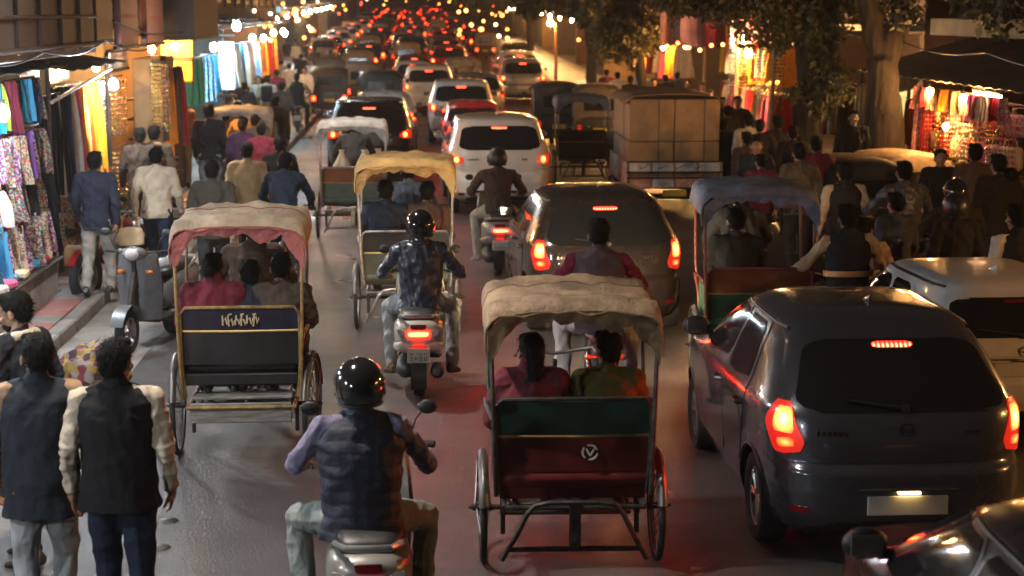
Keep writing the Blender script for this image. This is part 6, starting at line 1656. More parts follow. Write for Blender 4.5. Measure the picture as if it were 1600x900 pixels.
car('dark car cut off by the lower right corner', (2.86, 6.55, 0), R(-1), 'hatch', P_BROWN, brake=False, lit=False, mirror=BLACKP, plamp=False)
car('dark bronze hatchback with lit brake lights ahead of the canvas rickshaw', (2.0, 19.75, 0), R(1.5), 'hatch', P_BROWN, mirror=BLACKP)
car('white SUV with a black rear window and lit brake lights', (1.42, 31.0, 0), R(1), 'suv', P_WHITE, plamp=False)
car('small white hatchback half hidden behind the dark grey hatchback', (4.74, 14.75, 0), R(2), 'small', P_WHITE, brake=False, lit=False, plamp=False).scale = (1, 1, .94)
car('dark SUV with lit brake lights behind the two rickshaws on the left', (-.88, 37.2, 0), R(-1), 'suv', P_BLACK, plamp=False)
car('pale car whose roof shows over the dark SUV', (-.75, 43.8, 0), 0, 'hatch', P_SILVER, plamp=False)
car('white SUV with amber lights behind the dark red car', (1.28, 47.3, 0), R(-1), 'suv', P_WHITE, plamp=False)
car('dark red car directly behind the amber lit white SUV', (1.36, 41.3, 0), 0, 'small', P_RED, brake=False, plamp=False)
car('low dark car ahead of the near white SUV', (1.75, 36.0, 0), 0, 'small', P_BLACK, brake=False, plamp=False)
car('white hatchback with glaring brake lights in the left lane', (.52, 60, 0), 0, 'suv', P_WHITE, hot=TAIL_HOT_FAR)
car('silver car between the white hatchback and the dark vans', (2.1, 57, 0), 0, 'hatch', P_SILVER, plamp=False, brake=False)
# far traffic
random.seed(5); y = 67.; lanes = {'outer left': -4.9, 'left': -2.4, 'middle': -.2, 'inner right': 1.9, 'right': 4.1}; cn_ = {k: 0 for k in lanes}; q = 0
while y < 300:
    for ln, x in lanes.items():
        if (ln == 'outer left' and y < 92) or (ln == 'left' and y < 72) or (ln == 'right' and random.random() < .35) or random.random() < .12: continue
        yy_ = y + random.uniform(-1.6, 1.6); xx = x + random.uniform(-.25, .25); q += 1
        pt = [P_BLACK, P_WHITE, P_BROWN, P_SILVER, P_RED, P_BLACK][(q * 7 + q // 5) % 6]; nm = {P_BLACK: 'black', P_WHITE: 'white', P_BROWN: 'brown', P_SILVER: 'silver', P_RED: 'red'}[pt]
        cn_[ln] += 1
        if q % 6 == 2 and y < 200: auto_rickshaw(f'far hooded auto rickshaw, {ORD[cn_[ln] - 1]} along the {ln} lane of the jam', (xx, yy_, zg(yy_)), R(random.uniform(-4, 4)), [A_DK, A_GR][q % 2], [H_BK, H_BR, H_PL][q % 3], hot=True, group='vehicles in the far traffic jam')
        else: car(f'far {nm} car, {ORD[cn_[ln] - 1]} along the {ln} lane of the jam', (xx, yy_, zg(yy_)), R(random.uniform(-3, 3)), ['suv', 'hatch', 'small'][q % 3], pt, far=2 if y > 120 else 1, hot=TAIL_HOT_FAR, group='vehicles in the far traffic jam', plamp=False, brake=random.random() < .8)
    y += random.uniform(5.8, 7.2) + y * .014
car('oncoming silver car with white headlamps under the far right trees', (5.35, 90, zg(90)), R(182), 'hatch', P_SILVER, plamp=False, brake=False, lit=False, head=E('headlamp_glow', (1, .93, .82), 60))
# cycle rickshaws
TAN = M('canvas_tan', (.34, .23, .14), .85, var=.3, vs=5, bump=.8, bs=24, dirt=.7)
TANP = M('canvas_tan_pale', (.42, .32, .22), .85, var=.25, vs=5, bump=.8, bs=24, dirt=.7)
OLV = M('canvas_inner', (.20, .12, .05), .85, var=.4, vs=7, bump=.6, bs=9, dirt=.6)
PNK = M('canvas_pink', (.34, .095, .085), .8, var=.25, vs=5, bump=.8, bs=24, dirt=.7)
OCH = M('canvas_ochre', (.33, .20, .065), .85, var=.25, vs=5, bump=.8, bs=24, dirt=.7)
BLUC = M('canvas_bluegrey', (.13, .14, .19), .75, var=.3, vs=5, bump=.8, bs=24, dirt=.7)
GRYC = M('canvas_greywhite', (.33, .31, .29), .8, var=.25, vs=5, bump=.8, bs=24, dirt=.7)
P_DG = M('panel_green', (.014, .055, .04), .42, var=.3, vs=4, dirt=.45)
P_DR = M('panel_red', (.17, .020, .016), .42, var=.3, vs=4, dirt=.5)
P_NV = M('panel_navy', (.018, .018, .035), .4, var=.3, vs=4, dirt=.4)
P_BK = M('panel_black', (.016, .015, .015), .4, var=.3, vs=4, dirt=.4)
P_TG = M('panel_teal', (.05, .085, .08), .5, var=.3, vs=4, dirt=.5)
P_YR = M('panel_tricolour', (.16, .05, .015), .45, var=.5, vs=2.2, dirt=.4)
FRM = M('frame_green_worn', (.07, .065, .055), .45, metal=.5, var=.5, vs=14, dirt=.4)
FRY = M('frame_yellow', (.26, .16, .05), .5, var=.4, vs=14, dirt=.6)
FRS = M('frame_silver', (.28, .26, .25), .4, metal=.7, var=.4, vs=14, dirt=.5)
GREYWOOD = M('wood_grey', (.19, .18, .165), .75, var=.4, vs=6, stretch=(1, 8, 8), dirt=.4)
def scrawl(x0, z0, n, seed, w=.055, h=.035):
    r = random.Random(seed); out = []
    for i in range(n):
        a = x0 + i * w; out.append([(a + r.uniform(-.012, .012), z0 + h), (a - .004, z0 - h * r.uniform(.5, 1.1))])
        out.append([(a, z0 + r.uniform(-.01, .01)), (a + w * .35, z0 + h * r.uniform(.2, 1)), (a + w * .6, z0 - h * r.uniform(.2, .9)), (a + w * .85, z0 + h * r.uniform(-.3, .6))])
        if i % 2: out.append([(a - w * .2, z0 + h * 1.1), (a + w * .4, z0 + h * 1.25)])
    return out
rickshaw('tan canvas cycle rickshaw with green over red backrest and white emblem', (.955, 10.45, 0), R(-1), TAN, OLV, P_DG, P_DR, FRM, emblem=True, hz=1.72, sz=.64)
rickshaw('pink edged cycle rickshaw with navy backrest and yellow frame', (-1.33, 13.25, 0), R(1), TANP, PNK, P_NV, P_BK, FRY, hz=1.90, plank=GREYWOOD, text=scrawl(-.13, 1.105, 6, 3, .048, .042), pz=(.76, 1.02, 1.19), wheel_rz=(0, R(-7)), wr=.37, skirt=False, band=M('gold_paint2', (.5, .32, .06), .4)).scale = (.95, 1, 1)
rickshaw('ochre canvas cycle rickshaw ahead of the white scooter', (-.09, 18.6, 0), R(-1), OCH, OCH, P_BK, M('panel_olive', (.07, .075, .05), .5, dirt=.5), FRS, hz=1.88)
rickshaw('grey canvas cycle rickshaw with teal backrest farther left', (-.93, 26.4, 0), R(1), GRYC, GRYC, P_YR, P_TG, FRS, hz=1.80)
rickshaw('blue grey canvas cycle rickshaw with tricolour and green backrest on the right', (3.14, 15.7, 0), R(-3), BLUC, BLUC, P_YR, M('panel_leaf', (.03, .10, .05), .45, var=.3, dirt=.4), M('frame_red', (.16, .03, .025), .5, dirt=.4), hz=1.86, text=scrawl(-.10, .75, 5, 8))
rickshaw('white canvas cycle rickshaw beside the left pavement', (-3.0, 30.5, 0), R(3), GRYC, GRYC, P_BK, P_TG, FRS, hz=1.78)
rickshaw('blue canvas cycle rickshaw in the shade of the carton truck', (3.35, 34.5, 0), 0, BLUC, BLUC, P_BK, P_BK, FRM, hz=1.80)

# motor rickshaws
auto_rickshaw('dark auto rickshaw with a lit yellow plate beyond the near white SUV', (3.62, 43.5, 0), 0, A_DK, H_BK)
auto_rickshaw('brown hooded auto rickshaw beside the dark one', (4.5, 42.0, 0), R(-2), A_DK, H_BR)
auto_rickshaw('dark humped auto rickshaw parked on the right', ((1350 - VPX) / FPX * 23.5, 23.5, 0), R(8), A_DK, H_BK, lit=False).scale = (.85,) * 3
auto_rickshaw('pale hooded auto rickshaw behind the humped one on the right', ((1432 - VPX) / FPX * 25.4, 25.4, 0), R(12), A_GR, H_PL, lit=False).scale = (.8,) * 3
auto_rickshaw('dark auto rickshaw with a wide hood past the pale car', (-.95, 52.5, 0), 0, A_DK, H_BK)
auto_rickshaw('red glowing auto rickshaw in the far left lane', (-1.8, 62, 0), 0, A_DK, H_BR, hot=True)
auto_rickshaw('dark auto rickshaw with a red lamp hugging the far left kerb', (-2.75, 57, 0), R(2), A_DK, H_BK, hot=True)
auto_rickshaw('yellow lit auto rickshaw behind the far left crowd', (-3.2, 66, zg(66)), R(2), A_GR, H_BR, hot=True)
auto_rickshaw('green auto rickshaw far along the left pavement', (-2.3, 73, zg(73)), 0, A_GR, H_PL)

# carton truck
CARD = M('cardboard', (.34, .22, .11), .8, var=.18, vs=4, bump=.15, bs=20, dirt=.15); TAPE = M('strap_dark', (.03, .028, .025), .6)
tk = thing('flatbed_truck', 'small flatbed truck loaded with cartons, painted white tailboard', 'truck', (4.38, 29.0, 0), R(-1))
BOARD = [M('tail_white', (.70, .64, .56), .6, var=.25, vs=8, dirt=.5), M('tail_rose', (.60, .32, .25), .6, var=.3, vs=8, dirt=.5)]
mb = MB(); mb.box((0, 1.3, .52), (1.6, 2.9, .10), bev=.01); mb.build('bed', IRON, tk)
for r_ in range(2):
    for c_ in range(4):
        mb = MB(); mb.box((-.585 + c_ * .39, -.17, .66 + r_ * .17 - .1 * (1 - r_)), (.37, .03, .155), bev=.006); mb.build('tailboard_panel', BOARD[(r_ + c_ + 1) % 2 if r_ == 0 else 0], tk)
for z in (.485, .655, .755, .93): mb = MB(); mb.box((0, -.18, z), (1.62, .045, .022), bev=.004); mb.build('tailboard_rail', BLACKP, tk)
mb = MB(); strokes(mb, [[(x + .1 * math.cos(t), .84 + .03 * math.sin(2 * t)) for t in np.linspace(0, 3, 6)] for x in (-.5, -.2, .1, .42)], .006, lambda u, v: (u, -.1895, v)); mb.build('painted_marks', INK, tk)['kind'] = 'stuff'
for s_ in (-1, 1):
    for c_ in range(4): mb = MB(); mb.box((s_ * .80, .22 + c_ * .72, .70), (.03, .68, .42), bev=.006); mb.build('side_board', BOARD[c_ % 2], tk)
    fat_wheel(tk, 'rear_wheel', (s_ * .66, .45, .28), .28, .17); fat_wheel(tk, 'front_wheel', (s_ * .66, 3.0, .28), .28, .17)
    mb = MB(); mb.box((s_ * .66, -.19, .40), (.14, .04, .10), bev=.012); mb.build('tail_light', TAIL_LIT, tk)
mb = MB(); mb.loft([[(x * 1.5 * .5, y, z) for x, z in ((-1, .35), (1, .35), (1, 1.0), (.86, zt), (-.86, zt), (-1, 1.0))] for y, zt in ((2.85, 1.72), (3.5, 1.75), (4.0, 1.1), (4.1, .9))]); cbn = mb.build('cab', P_BLACK, tk, 30)
mb = MB(); mb.box((0, 2.838, 1.35), (1.0, .02, .45), bev=.01); mb.build('rear_window', GLASS, cbn)
mb = MB(); mb.box((0, -.19, .40), (.4, .02, .11), bev=.003); mb.build('number_plate', PLATE_Y, tk)
mb = MB(); mb.cyl((-.6, .45, .28), (.6, .45, .28), .05); mb.build('axle', DARKSTEEL, tk)
random.seed(9)
mtk = Matrix.Translation((4.38, 29.0, 0)) @ Matrix.Rotation(R(-1), 4, 'Z')
pos_w = {0: 'left', 1: 'right'}
for lay in range(2):
    for row in range(3):
        for c_ in range(2):
            w_, d_, h_ = .755, .84, .68 if lay == 0 else .70
            o = thing('carton', f'brown carton, {["rearmost", "middle", "front"][row]} {pos_w[c_]} of the {["lower", "upper"][lay]} layer on the truck', 'carton', mtk @ Vector(((c_ - .5) * .775 + random.uniform(-.01, .01), .36 + row * .87, .575 + (0 if lay == 0 else .69))), R(-1) + random.uniform(-.02, .02), 'cartons stacked on the flatbed truck')
            mb = MB(); mb.box((0, 0, h_ / 2), (w_, d_, h_), bev=.012); mb.build('box', CARD, o)
            for tz in (.62,): 
                mb = MB(); mb.box((-w_ * .5 + w_ * tz + .03, 0, h_ / 2), (.014, d_ + .008, h_ + .008)); mb.build('strap', TAPE if tz > .5 else CARD, o)
g = [[(x * .83 + .0, y, 1.995 + .055 * (1 - abs(x) ** 1.5) - .02 * math.sin(y * 4) - (.10 if abs(x) > .93 else 0)) for x in np.linspace(-1, 1, 15)] for y in np.linspace(-.1, 2.55, 9)]
mb = MB(); mb.sheet(g, .012); o = mb.build('carton_sheet', M('tarp_carton', (.30, .19, .09), .8, var=.25, vs=4, bump=.4, bs=8), None); o.matrix_world = mtk; tag(o, 'brown sheet lying over the cartons on the truck', 'tarp')

# two-wheelers
SW = M('scooter_white', (.62, .57, .50), .32, coat=.7, var=.08, dirt=.25); SGY = M('scooter_grey', (.15, .155, .165), .38, metal=.3, coat=.6, var=.12, dirt=.35); SSV = M('scooter_silver', (.30, .28, .25), .35, metal=.3, coat=.6, var=.1, dirt=.3); SBK = M('scooter_black', (.02, .018, .018), .3, coat=.8, var=.1)
scooter('pale scooter cut off by the bottom edge under the puffer vest rider', (-.25, 8.63, 0), R(1), SSV, tail_hot=False)
scooter('white scooter with a glowing tail light ridden by the leather jacket man', (.03, 15.25, 0), R(-1), SW)
scooter('dark scooter with a small red light ridden by the brown jacket man', (1.09, 22.45, 0), R(1), SSV, plate=PLATE)
scooter('grey scooter parked facing the camera beside the kerb', (-2.60, 18.5, 0), R(166), SGY, lit=False)
motorcycle('motorcycle seen through the canvas rickshaw, its lamp lighting the bronze car', (1.52, 13.75, 0), R(-3), P_RED, headlamp=True)
motorcycle('motorcycle parked on the pavement past the grey scooter', (-3.35, 21.6, .02), R(155), P_RED, lit=False)
motorcycle('motorcycle parked next to the cream shirt man', (-3.45, 24.6, .10), R(20), P_BLACK, lit=False)
motorcycle('motorcycle of the man in the black vest with orange band', (3.86, 14.9, 0), R(4), P_BLACK, lit=False)
motorcycle('motorcycle under the man in the grey leather jacket on the right', (5.55, 19.0, 0), R(6), P_BLACK, lit=False)
motorcycle('motorcycle of the helmeted rider behind the small white hatchback', (5.72, 17.6, 0), R(5), P_BLACK, lit=False)
motorcycle('motorcycle of the brown jacket rider left of the far lane', (*G(465, 214), 0), R(4), P_BLACK, lit=False)
motorcycle('motorcycle ridden toward the camera beside the bright stall', (*G(1165, 285), 0), R(170), P_RED, lit=False, headlamp=False)
bicycle('bicycle of the navy jacket cyclist', (-1.58, 20.6, 0), R(-4), P_BLACK)
# bundle, hand bag, litter, road studs
mb = MB(); mb.ell((0, 0, .26), (.34, .30, .26)); mb.ell((.12, .1, .42), (.2, .2, .14)); o = ob('cloth_bundle', voxel(mb, .02, 1, .03, .16, 5), PRINT('bundle', [(.3, .24, .2), (.2, .03, .05), (.4, .25, .03), (.08, .03, .05), (.28, .17, .04)], 16), None, (-2.84, 15.1, .006)); tag(o, 'colourful printed cloth bundle on the ground behind the two vests', 'bundle')
o = thing('hand_bag', 'cream handbag hanging from the parked motorcycle by the kerb', 'bag', (-3.42, 20.9, .62), R(20))
mb = MB(); mb.loft([ring((0, 0, z), np.array([1., 0, 0]), np.array([0, 1., 0]), rx, ry, 16) for z, rx, ry in ((0, .10, .05), (.02, .16, .09), (.14, .17, .09), (.22, .13, .05), (.23, .05, .02))]); mb.build('pouch', CL['cream'], o, 60)
mb = MB(); mb.tube([(-.11, 0, .2), (-.09, 0, .36), (0, 0, .43), (.09, 0, .36), (.11, 0, .2)], .012, 6); mb.build('strap', CL['cream'], o)
for i, (px, py) in enumerate(((264, 814), (251, 856))):
    mb = MB(); mb.lathe([(.065, .0), (.05, .012), (.002, .016), (.002, .0)], (0, 0, 0), 'z', 20); o = mb.build('road_stud', DARKSTEEL, None); o.location = (*G(px, py), .002); tag(o, f'{["farther", "nearer"][i]} round metal stud in the asphalt by the near men', 'road stud')
random.seed(31)
for i, (px, py, c) in enumerate(((25, 715, 'paper'), (140, 560, 'paper'), (310, 445, 'paper'), (175, 470, 'leaf'), (285, 470, 'paper'), (110, 690, 'leaf'))):
    g = [[(.07 * u, .05 * v, .012 + .012 * math.sin(u * 3 + i) * math.cos(v * 2)) for u in np.linspace(-1, 1, 6)] for v in np.linspace(-1, 1, 6)]
    mb = MB(); mb.sheet(g, .003); o = mb.build('litter', CL['white'] if c == 'paper' else CL['brown'], None); o.location = (*G(px, py), .006); o.rotation_euler = (0, 0, i); tag(o, f'crumpled {"white paper scrap" if c == "paper" else "brown leaf scrap"} lying by the gutter, {ORD[i]} counted', 'litter', 'litter along the gutter')
# ------------------------------------------------------------------ people in the street
def C(n, c): return FAB(n, c)
BLK = C('black', (.012, .012, .013)); NVY = C('navy', (.016, .021, .036)); CRM = C('cream_shirt', (.52, .43, .32)); LIL = C('lilac', (.20, .175, .25)); GRYT = C('grey_trouser', (.24, .225, .20)); KHK = C('khaki', (.33, .29, .22)); DNM = C('denim_dark', (.018, .024, .042)); BRN = C('brown', (.065, .040, .028)); TANS = C('tan_shirt', (.36, .25, .13)); MRN = C('maroon', (.075, .016, .022)); CHR = C('charcoal', (.03, .03, .032)); SLT = C('slate', (.05, .06, .075)); WHT = C('white_shirt', (.55, .53, .50)); LGRY = C('light_grey', (.34, .34, .34)); OLVG = C('olive_green', (.12, .115, .03)); PURP = C('purple', (.06, .03, .075)); LJ = M('leather_blue', (.030, .036, .055), .34, var=.12, vs=9, bump=.5, bs=14, coat=.15); LJG = M('leather_grey', (.06, .068, .078), .40, var=.12, vs=9, bump=.5, bs=14)
NEAR, MID, FAR = .010, .014, .022
def at_head(px, py, h): return G(px, py, h)
def stand(label, px, py, rz=0., h=1.70, base=0., **k):
    x, y = G(px, py, h + base + .02); return person(label, (x, y, base + .004), R(rz), h=h, **k)
# nearest figures
stand('man in a charcoal vest with tan sleeves at the lower left', 55, 521, 6, pose='stand', s=.04, vest=True, vc=C('vest_slate', (.022, .027, .034)), tc=C('sleeve_tan', (.34, .21, .13)), tr=LGRY, vs=NEAR, hem=-.20, yaw=R(20), fat=1.06)
stand('man in a black vest with cream sleeves at the lower left', 178, 529, -2, pose='stand', s=-.05, vest=True, vc=BLK, tc=CRM, tr=DNM, vs=NEAR, yaw=R(-18), hem=-.12, fat=1.05)
stand('bearded man in profile with a cream scarf at the left edge', 27, 455, 62, pose='stand', s=.06, tc=C('jacket_ink', (.02, .023, .03)), tr=CHR, vs=NEAR, beard=True, scarf=C('scarf_cream', (.5, .42, .30)), yaw=R(20), pitch=R(-12), skin=1)
x0 = -.27
person('scooter rider in a quilted navy vest and black helmet', (x0 - .02, 8.68, 0), R(1), 'ride', .08, seat=.76, lean=.07, vest=True, vc=M('vest_quilted', (.020, .022, .036), .6, var=.05, vs=6, spec=.3, bump=.3, bs=60), quilt=True, tc=LIL, tr=C('trouser_sage', (.21, .23, .21)), helmet=GLOSSBLK, vs=NEAR, fat=1.13, hem=-.12)
person('scooter rider in a dark blue leather jacket on the white scooter', (.05, 15.40, 0), R(-1), 'ride', .04, seat=.77, lean=.06, tc=LJ, tr=LGRY, helmet=GLOSSBLK, vs=NEAR, fat=1.12, leather=True, foldamp=.016, shoe=C('shoe_tan', (.2, .13, .09)), collar=LJ, hem=-.10)
person('scooter rider in a brown jacket and cap before the white SUV', (1.10, 22.65, 0), R(1), 'ride', .02, seat=.77, lean=.10, tc=BRN, tr=KHK, helmet=M('cap_dark', (.02, .015, .014), .45), vs=MID, shoe=SOLE)
person('motorcyclist in a plum jacket seen over the canvas rickshaw', (1.50, 13.88, 0), R(-3), 'ride', .02, seat=.86, lean=.08, vest=True, vc=C('plum', (.085, .055, .065)), tc=MRN, tr=WHT, vs=NEAR, h=1.76)
# rickshaw passengers and pullers
person('woman with long hair in a maroon shawl on the canvas rickshaw', (.72, 10.55, 0), R(-1), 'sit', 0, seat=.64, shawl=C('shawl_wine', (.11, .02, .028)), hair='long', vs=NEAR, h=1.6, yaw=R(10))
person('man in an olive yellow sweater on the canvas rickshaw', (1.20, 10.56, 0), R(-1), 'sit', 0, seat=.64, tc=OLVG, vs=NEAR, h=1.62, yaw=R(25))
person('woman in a red shawl on the pink edged rickshaw', (-1.56, 13.30, 0), R(1), 'sit', 0, seat=.77, shawl=C('shawl_red', (.12, .016, .026)), hair='bun', vs=NEAR, h=1.62, yaw=R(-10))
person('child in navy seated in the middle of the pink edged rickshaw', (-1.28, 13.34, 0), R(1), 'sit', 0, seat=.77, tc=NVY, vs=NEAR, h=1.5)
person('passenger in dark clothes on the right of the pink edged rickshaw', (-1.04, 13.33, 0), R(1), 'sit', 0, seat=.77, tc=C('dark_tan', (.06, .045, .035)), vs=NEAR, h=1.62)
def puller(label, x, y, rz, k=.9, **kw):
    a = R(rz); return person(label, (x - math.sin(a) * k, y + math.cos(a) * k, 0), a, 'cycle', .75, seat=.94, **kw)
puller('rickshaw puller whose head shows over the pink edged hood', -1.33, 13.25, 1, tc=BRN, vs=MID, h=1.74)
person('left passenger in a navy coat on the ochre rickshaw', (-.31, 18.68, 0), R(-1), 'sit', 0, seat=.77, tc=NVY, vs=MID, h=1.72)
person('right passenger in a brown coat on the ochre rickshaw', (.14, 18.68, 0), R(-1), 'sit', 0, seat=.77, tc=BRN, vs=MID, h=1.68)
puller('rickshaw puller in front of the ochre hood', -.09, 18.6, -1, tc=SLT, vs=MID)
person('passenger in a dark coat on the blue grey rickshaw', (2.98, 15.78, 0), R(-3), 'sit', 0, seat=.77, tc=BLK, vs=MID, h=1.72)
puller('rickshaw puller in front of the blue grey hood', 3.14, 15.7, -3, tc=CHR, vs=MID)
puller('rickshaw puller in front of the teal backed rickshaw', -.93, 26.4, 1, tc=CHR, vs=MID)
for i, x in enumerate((-1.10, -.76)):
    o = thing('sack', f'white {["left", "right"][i]} sack on the seat of the teal backed rickshaw', 'sack', (x, 26.42, .80)); mb = MB(); mb.loft([ring((0, 0, z), np.array([1., 0, 0]), np.array([0, 1., 0]), r_, r_ * .9, 14) for z, r_ in ((0, .12), (.05, .17), (.25, .16), (.42, .07), (.50, .03), (.54, .05))]); mb.build('sack_body', CL['white'], o, 60)
puller('rickshaw puller in front of the white canvas rickshaw', -3.0, 30.5, 3, tc=TANS, vs=FAR)
person('passenger in a tan shirt on the white canvas rickshaw', (-2.98, 30.6, 0), R(3), 'sit', 0, seat=.77, tc=CRM, vs=FAR, h=1.7)
# left pavement and road edge
stand('man in a navy jacket and grey trousers walking along the kerb', 147, 236, -4, base=.13, pose='walk', s=.20, tc=NVY, tr=GRYT, vs=MID, h=1.68, hem=-.14)
stand('man in a cream shirt and dark jeans walking on the pavement', 243, 229, -3, base=.13, pose='walk', s=-.22, tc=CRM, tr=DNM, vs=MID, h=1.66, hem=-.10)
stand('man in a dark brown coat near the bead strands', 218, 199, 8, base=.13, pose='walk', s=.15, tc=C('coat_umber', (.05, .038, .03)), vs=MID, h=1.68)
stand('man with a tan shawl collar beside the dark brown coat', 240, 196, -8, base=.13, pose='walk', s=-.15, tc=C('coat_mud', (.09, .06, .035)), scarf=C('scarf_tan', (.35, .22, .09)), vs=MID, h=1.68)
stand('man in a tan shirt standing by the yellow shop', 283, 150, 10, base=.13, pose='stand', s=.04, tc=TANS, tr=LGRY, vs=FAR, h=1.72)
stand('broad man in a black sweater and pale jeans on the left', 326, 163, -4, pose='walk', s=.12, tc=C('sweater_black', (.014, .015, .02)), tr=C('jeans_pale', (.20, .24, .28)), vs=MID, h=1.84, fat=1.12, hem=-.08)
stand('man in a dark jacket walking behind the pink edged rickshaw', 330, 250, 2, pose='walk', s=.15, tc=C('jacket_olive', (.035, .032, .025)), vs=MID)
stand('man in a tan shirt walking ahead on the left lane', 385, 222, -2, pose='walk', s=-.15, tc=TANS, vs=MID, h=1.70)
person('cyclist in a navy jacket right of the pink edged hood', (-1.58, 20.80, 0), R(-4), 'cycle', .15, seat=.95, tc=C('jacket_marine', (.018, .028, .045)), tr=C('trousers_ink', (.015, .018, .025)), vs=MID, lean=-.03, h=1.68)
stand('woman in a purple jacket left of the road', 378, 186, 5, pose='walk', s=.1, tc=PURP, hair='bun', vs=FAR, h=1.62)
stand('person in a maroon coat left of the road', 408, 192, -10, pose='walk', s=-.1, tc=MRN, vs=FAR, h=1.64)
stand('man in a grey brown coat ahead of the maroon coat', 398, 178, 5, pose='walk', s=.1, tc=C('coat_taupe', (.10, .075, .055)), vs=FAR)
stand('man in a beige jacket with a black backpack walking away', 417, 117, 0, pose='walk', s=.2, tc=C('beige', (.38, .29, .19)), tr=DNM, bag=BLK, vs=FAR, h=1.74)
x, y = G(465, 214); person('motorcyclist in a black vest on the far left', (x, y + .12, 0), R(4), 'ride', .0, seat=.86, lean=.05, vest=True, vc=BLK, tc=TANS, vs=FAR, h=1.8)
cols = [BLK, BRN, WHT, CHR, TANS, NVY, WHT, MRN, LGRY, BLK, CRM, SLT]
cn = ['black', 'brown', 'white', 'charcoal', 'tan', 'navy', 'white', 'maroon', 'light grey', 'black', 'cream', 'slate']
spots = [(352, 97), (370, 104), (397, 95), (415, 78), (440, 92), (480, 66), (462, 66), (432, 70), (500, 68), (392, 78), (345, 112), (520, 62), (448, 62), (410, 100), (486, 92), (506, 88), (425, 60), (470, 84), (404, 118), (432, 108), (452, 98), (382, 128), (362, 140), (516, 78), (535, 66), (492, 74), (476, 104), (440, 128)]
for i, (px, py) in enumerate(spots):
    sd = i % 4
    stand(f'distant walker in {cn[i % 12]}, {ORD[i]} of the crowd on the far left', px, py, (-8, 5, 170, 2)[sd], base=.0, pose='walk', s=(.2, -.2, .15, -.12)[sd], tc=cols[i % 12], tr=[DNM, CHR, KHK][i % 3], vs=FAR, key=('far', sd), seed=sd, group='walkers on the far left')
# right side crowd
stand('heavy man in a brown jacket between the truck and the vest rider', 1250, 224, 5, pose='stand', s=.05, tc=C('jacket_khakibrown', (.085, .062, .04)), vs=MID, fat=1.15, h=1.72)
stand('man in a black vest with pale sleeves on the right', 1321, 253, 4, pose='walk', s=.1, vest=True, vc=BLK, tc=C('sleeve_stone', (.32, .26, .20)), vs=MID)
person('motorcyclist in a black vest with an orange reflective band', (3.86, 15.05, 0), R(4), 'ride', .0, seat=.86, lean=.04, vest=True, vc=BLK, tc=C('sleeve_sand', (.42, .30, .18)), stripe=M('band_orange', (.65, .28, .10), .4), vs=MID, h=1.72)
person('woman in a floral shawl riding beside the black vest', (4.22, 15.95, 0), R(-20), 'sit', 0, seat=.70, shawl=PRINT('shawl_floral', [(.42, .30, .22), (.35, .06, .06), (.12, .05, .04), (.45, .35, .25)], 11), vs=MID, h=1.62, hair='bun')
motorcycle('motorcycle carrying the woman in the floral shawl', (4.30, 15.75, 0), R(-8), P_BLACK, lit=False)
person('man in a grey leather jacket on a motorcycle at right', (5.55, 19.15, 0), R(6), 'ride', .02, seat=.86, lean=.08, tc=LJG, leather=True, foldamp=.014, vs=MID, h=1.78)
person('motorcyclist in a glossy black helmet behind the small white hatchback', (5.70, 17.75, 0), R(5), 'ride', 0, seat=.80, lean=.05, tc=C('jacket_pitch', (.02, .018, .016)), helmet=GLOSSBLK, vs=MID)
stand('person in a second dark helmet beyond the glossy one', 1496, 306, 8, pose='stand', s=.03, tc=BLK, helmet=M('helmet_matt', (.02, .02, .02), .35), vs=MID, h=1.62)
stand('man in an olive brown jacket facing the bag stall', 1525, 224, -10, pose='stand', s=.05, tc=C('jacket_bark', (.075, .055, .035)), vs=MID, h=1.72, base=.1)
stand('man in a black coat before the bag stall', 1562, 240, 4, pose='stand', s=.04, tc=C('coat_coal', (.014, .013, .013)), vs=MID, h=1.72, base=.1)
stand('man in a dark vest with white sleeves at the right edge', 1592, 318, 15, pose='stand', s=.05, vest=True, vc=BLK, tc=C('sleeve_white', (.5, .44, .36)), vs=MID, h=1.72)
stand('man in black seen from behind near the bright stall', 1216, 180, 4, pose='stand', s=.05, tc=BLK, vs=MID, h=1.74)
x, y = G(1150, 288); person('man riding toward the camera beside the cartons', (x + .1, y + .5, 0), R(165), 'ride', 0, seat=.86, lean=.05, tc=C('jacket_dusk', (.05, .04, .035)), vs=FAR, h=1.78)
stand('standing man in a dark jacket facing the camera under the banyan', 1334, 172, 168, pose='stand', s=.04, tc=C('jacket_soot', (.025, .022, .02)), vs=MID, h=1.78, skin=1)
stand('girl in a yellow shirt beside the banyan', 1372, 190, 175, pose='stand', s=.03, tc=C('shirt_mustard', (.45, .28, .05)), vs=MID, h=1.45, hair='bun', skin=1)
stand('boy with a brown shirt behind the girl in yellow', 1352, 178, 170, pose='stand', s=.03, tc=BRN, vs=MID, h=1.55, skin=1)
stand('seated looking shopkeeper at the foot of the forked trunk', 1402, 205, 185, pose='stand', s=.03, tc=C('shirt_dun', (.10, .07, .045)), vs=MID, h=1.5)
stand('man in a dark jacket left of the bright stall', 1138, 165, 10, pose='walk', s=.1, tc=CHR, vs=FAR)
stand('man in a brown sweater behind the humped auto rickshaw', 1190, 240, 10, pose='stand', s=.05, tc=MRN, vs=MID, h=1.5)
spots = [(985, 118), (1003, 110), (1022, 122), (1040, 116), (1058, 112), (1075, 124), (1096, 128), (965, 112), (948, 108), (1110, 140), (1128, 150), (1170, 178), (1188, 186)]
